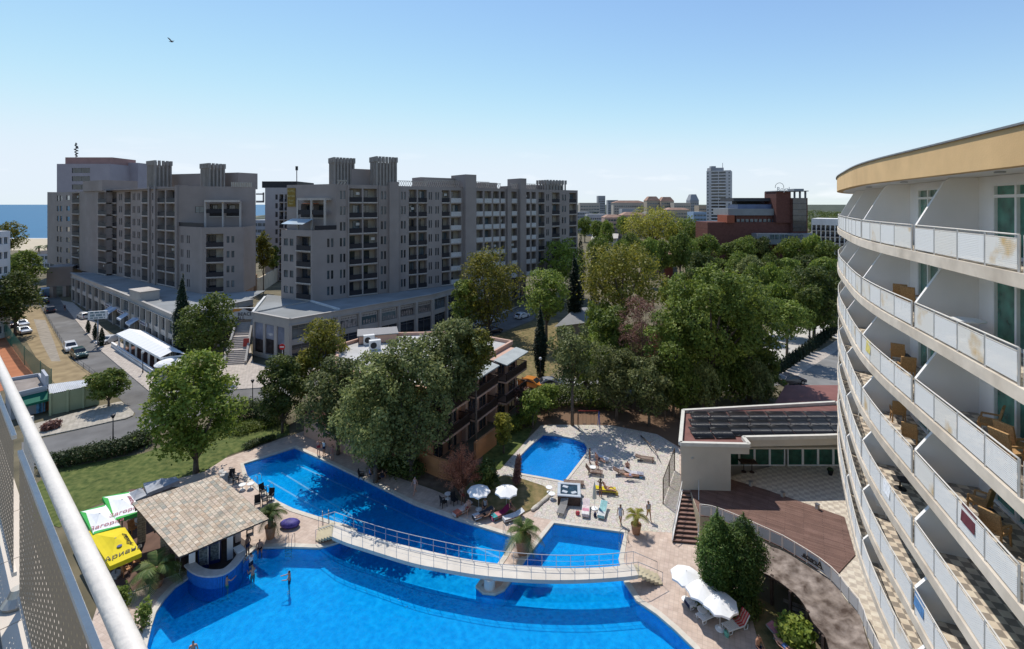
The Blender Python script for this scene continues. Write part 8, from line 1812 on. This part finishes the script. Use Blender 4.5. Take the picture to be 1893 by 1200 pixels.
def parasol(x, y, label, r=1.07, h=2.1, rz=0.0):
    T = thing('white_parasol', label, 'parasol', G(x, y), rz, 'white parasols'); m = MB(); n = 8; ap = (0, 0, h); K = 4
    rim = [Vector((math.cos(2 * PI * i / n) * r, math.sin(2 * PI * i / n) * r, h - .4)) for i in range(n)]
    for i in range(n):
        a, b = rim[i], rim[(i + 1) % n]; md = (a + b) / 2 + Vector((0, 0, .05)); md.xy *= .97
        for k in range(K):
            f0, f1 = k / K, (k + 1) / K; A0_, B0_ = Vector(ap).lerp(a, f0), Vector(ap).lerp(b, f0); A1_, B1_ = Vector(ap).lerp(a, f1), Vector(ap).lerp(b, f1); C0_, C1_ = Vector(ap).lerp(md, f0), Vector(ap).lerp(md, f1)
            for q in ((A0_, A1_, C1_, C0_), (C0_, C1_, B1_, B0_)): m.poly(q)
        m.quad(a, md, md - Vector((0, 0, .13)), a - Vector((0, 0, .14))); m.quad(md, b, b - Vector((0, 0, .14)), md - Vector((0, 0, .13)))
    m.build('canopy', FABW, T, False); m = MB(); m.tube([(0, 0, .05), (0, 0, h + .06)], .022, 6); m.build('pole', WHITE_M, T, False); m = MB(); m.lathe([(.3, 0), (.3, .07), (.12, .12), (.05, .2)], 14); m.build('base', WHITE_P, T, False)
    for i in range(n): m = MB(); m.tube([(0, 0, h - .5), rim[i] * .6 + Vector((0, 0, (h - .2) * .4))], .008, 4); m.build('rib', WHITE_M, T, False)
parasol(885, 942, 'open white parasol on the dry lawn, left of two'); parasol(936, 942, 'open white parasol on the dry lawn, right of two', rz=.3); parasol(1268, 1109, 'white parasol by the thujas, uppermost of three', rz=.2); parasol(1299, 1138, 'white parasol by the thujas, middle of three', 1.12, rz=.5); parasol(1331, 1163, 'white parasol by the thujas, lowest of three', 1.14, rz=.1)
T = thing('closed_parasol', 'closed cream parasol standing between the loungers', 'parasol', G(1099, 941)); m = MB(); m.lathe([(.02, 2.5), (.12, 2.0), (.17, 1.3), (.2, 1.0), (.06, .98)], 10); m.build('canopy', M('cream folded canvas', (.55, .52, .42), .9, .12, 6), T, False); m = MB(); m.tube([(0, 0, .05), (0, 0, 2.6)], .022, 6); m.build('pole', WHITE_M, T, False); m = MB(); m.lathe([(.32, 0), (.32, .08), (.1, .14)], 14); m.build('base', WHITE_P, T, False)
# hot tub
T = thing('hot_tub', 'square hot tub with dark wooden sides beside the kids pool', 'hot tub', G(1052, 922), -.12); m = MB(); s = 1.06
m.box((0, 0, .4), (2 * s, 2 * s, .8)); m.build('cabinet', WOOD_D, T, False); m = MB()
for sx, sy, w, l in ((0, s - .12, 2 * s + .1, .3), (0, -s + .12, 2 * s + .1, .3), (s - .12, 0, .3, 2 * s - .5), (-s + .12, 0, .3, 2 * s - .5)): m.box((sx, sy, .86), (w, l, .12))
o = m.build('rim', M('grey acrylic rim', (.5, .54, .58), .3, .05, 3, coat=.3), T, False); o.modifiers.new('edge', 'BEVEL').width = .04; m = MB(); m.sheet([(-s + .2, -s + .2), (s - .2, -s + .2), (s - .2, s - .2), (-s + .2, s - .2)], .815); m.build('water', M('dark tub water', (.03, .06, .09), .05, .3, 2, spec=.6), T, False)
for x, y in ((-.4, -.4), (.45, -.45), (-.35, .4)): m = MB(); m.box((x, y, .86), (.5, .32, .1), x); m.build('moulded_seat', M('grey acrylic rim', (.5, .54, .58)), T, False)
wt = table_proto('white_table', WHITE_P, 'small round white table beside the hot tub, lower of two', .32, .5); wt.location = G(1020, 922); wt['group'] = 'small white tables'
for x, y, lab in ((1015, 910, 'small round white table beside the hot tub, upper of two'), (828, 922, 'small white table in the shade by the rust-red shrub'), (463, 903, 'white round table on the deck at the left of the lane pool'), (1298, 1140, 'small white table under the middle parasol'), (1096, 872, 'small white table beside the brown lounger')): copy_tree(wt, G(x, y), 0, lab)
# dark furniture, table with seated people, stacks
dkc = chair_proto('dark_chair', METAL_D, 'black metal chair at the left edge of the lane pool, nearest the water'); dkc.location = G(500, 925); dkc['group'] = 'black metal chairs'
for x, y, r, lab in ((486, 915, 1.0, 'black metal chair at the lane pool beside the ladder'), (490, 932, 2.0, 'black metal chair behind the short thick palm'), (476, 938, .5, 'black metal chair at the bar roof edge near the palm'), (428, 888, .3, 'black metal chair in the tree shadow behind the bar, left'), (436, 893, 2.0, 'black metal chair in the tree shadow behind the bar, right'), (840, 932, .7, 'black metal chair on the deck left of the loungers'), (820, 936, 2.2, 'black metal chair on the deck, further left of the loungers'), (668, 886, 1.7, 'thin metal chair left of the shady table'), (462, 985, .6, 'dark chair under the right eave of the bar')): copy_tree(dkc, G(x, y), r, lab)
ft = table_proto('shady_table', WOOD_D, 'dark table in the shade with people seated round it', .6, .75); ft.location = G(700, 885); t2 = copy_tree(wt, G(448, 905), 0, 'white table near the tree shadow behind the bar')
T = thing('beanbag', 'blue and violet air mattress bag on the shady deck', 'beanbag', G(536, 974)); m = MB(); m.ball((0, 0, .3), (.85, .55, .33), 16, 10); m.v = [(x + .08 * noise.noise(Vector((x * 4, y * 4, z * 4))), y, max(0, z + .07 * noise.noise(Vector((x * 5, y * 5, 1))))) for x, y, z in m.v]; m.build('cushion', M('blue violet fabric', (.03, .03, .2), .6, .4, 4, col2=(.09, .07, .32)), T, False)
T = thing('swing_frame', 'playground swing frame with red top bar and blue legs under the trees', 'swing', G(1088, 792)); m = MB(); m.tube([(-1.3, 0, 2.2), (1.3, 0, 2.2)], .05, 6); m.build('top_bar', M('red paint', (.4, .04, .03), .5), T, False)
for sx in (-1.3, 1.3):
    for sy in (-.8, .8): m = MB(); m.tube([(sx, 0, 2.2), (sx, sy, 0)], .05, 6); m.build('leg', M('blue paint', (.03, .12, .4), .5) if sx > 0 else WOOD_M, T, False)
for sx in (-.5, .5): m = MB(); m.box((sx, 0, .55), (.45, .2, .05)); m.tube([(sx - .2, 0, .55), (sx - .2, 0, 2.2)], .012, 4); m.tube([(sx + .2, 0, .55), (sx + .2, 0, 2.2)], .012, 4); m.build('seat', WOOD_D, T, False)
T = thing('net_screen', 'tall dark netting screen on posts left of the deck stairs', 'fence', G(1226, 930)); a, b = G(1226, 932), G(1247, 870); NET = Mperf('dark screen netting', (.035, .03, .028), .05, .018)
m = MB(); m.quad((a.x, a.y, .1), (b.x, b.y, .1), (b.x, b.y, 2.3), (a.x, a.y, 2.3)); o = m.build('netting', NET, T); uv_panel(o, b - a)
for p in (a, a.lerp(b, .5), b): m = MB(); m.tube([p, p + Vector((0, 0, 2.4))], .05, 6); m.build('post', WOOD_D, T)
m = MB(); m.tube([a + Vector((0, 0, 2.35)), b + Vector((0, 0, 2.35))], .04, 6); m.build('top_rail', WOOD_D, T)
T = thing('dead_branch', 'bare fallen branch lying across the stone paving', 'branch', G(1190, 815)); m = MB(); pts = [G(x, y, z) for x, y, z in ((1185, 806, .1), (1200, 820, .5), (1212, 835, .4), (1222, 855, .15))]; m.tube(pts, [.09, .07, .05, .02], 6)
for i in (1, 2):
    for d in (Vector((.8, .3, .3)), Vector((-.3, -.8, .2))): m.tube([pts[i], pts[i] + d], [.04, .01], 5)
m.build('wood', BARK, T)
for i in range(16):
    x, y = random.uniform(985, 1012), 0; x = lerp(985, 1018, i / 15); y = lerp(944, 916, i / 15); p = G(x, y); m = MB(); m.ball((p.x, p.y, .1), (.2 + .1 * random.random(), .2, .14), 7, 5); tag(m.build('edging_stone', CONC), 'pale rough stone in the curved edging of the dry lawn', 'stone', 'edging stones of the dry lawn')
for i, (x, y, c, lab) in enumerate(((1068, 952, (.5, .08, .1), 'red beach bag beside the pink towel lounger'), (1100, 955, NAV, 'navy beach bag by the closed parasol base'), (1140, 915, (.6, .45, .1), 'straw beach bag at the foot of the yellow lounger'), (1185, 884, (.1, .3, .5), 'blue beach bag beside the dark loungers'), (912, 962, (.6, .25, .35), 'pink beach bag between the loungers by the white parasols'), (1343, 1176, (.15, .4, .3), 'green beach bag under the lowest white parasol'), (1128, 868, (.5, .5, .5), 'grey beach bag on the stone paving near the seated child'))):
    T = thing('beach_bag', lab, 'bag', G(x, y), i, 'beach bags'); m = MB(); m.lathe([(.16, 0), (.21, .18), (.17, .32)], 10, sy=.6); m.build('bag_body', M('bag ' + str(c), c, .9, .2, 8), T, False); m = MB(); m.tube([(-.12, 0, .3), (-.08, 0, .48), (.08, 0, .48), (.12, 0, .3)], .014, 5); m.build('handle', WOOD_M, T, False)
# gull
T = thing('bird', 'dark gull flying high in the sky at the upper left', 'bird', XY(317, 60, ZY(77, 60)), 0, scale=.75); m = MB(); m.smooth = True
m.tube([(-.42, 0, .02), (-.28, 0, .02), (-.05, 0, -.03), (.16, 0, -.02), (.3, 0, 0), (.4, 0, .0)], [.035, .045, .09, .1, .06, .015], 10); m.build('body', M('gull grey', (.1, .1, .12), .8, .2, 9), T, False)
for sg in (-1, 1): m = MB(); m.add([(.12, 0, .05), (-.12, 0, .05), (-.2, sg * .4, .3), (.05, sg * .42, .34), (.0, sg * .8, .42), (-.14, sg * .78, .4)], [(0, 1, 2, 3), (3, 2, 5, 4)]); m.build('wing', M('gull grey', (.1, .1, .12)), T, False)
# beach club behind the gap, masts
for x, y, lab in ((500, 512, 'cream parasol on the patio in the gap, left'), (517, 508, 'cream parasol on the patio in the gap, right')):
    p = G(x, y + 8); T = thing('patio_parasol', lab, 'parasol', p, group='cream parasols on the patio'); m = MB(); m.lathe([(2.2, 2.3), (.05, 3.2)], 8); m.build('canopy', M('yellow cream canvas', (.6, .5, .25), .9, .05, 1), T, False); m = MB(); m.tube([(0, 0, 0), (0, 0, 3)], .05, 5); m.build('pole', WHITE_M, T, False)
T = thing('patio_wall', 'cream and brown patio walls in the sunny gap between the taupe blocks', 'wall', G(492, 535)); m = MB(); a, b = G(474, 545), G(512, 520); m.beam((a.x, a.y, 2.4), (b.x, b.y, 2.4), .5, 4.8); m.build('wall', M('cream patio wall', (.55, .45, .33), .85, .12, .5), T); m = MB(); a, b = G(455, 560), G(474, 540); m.beam((a.x, a.y, 3), (b.x, b.y, 3), .5, 5.5); m.build('brown_wall', M('brown patio wall', (.3, .17, .1), .85, .15, .5), T)
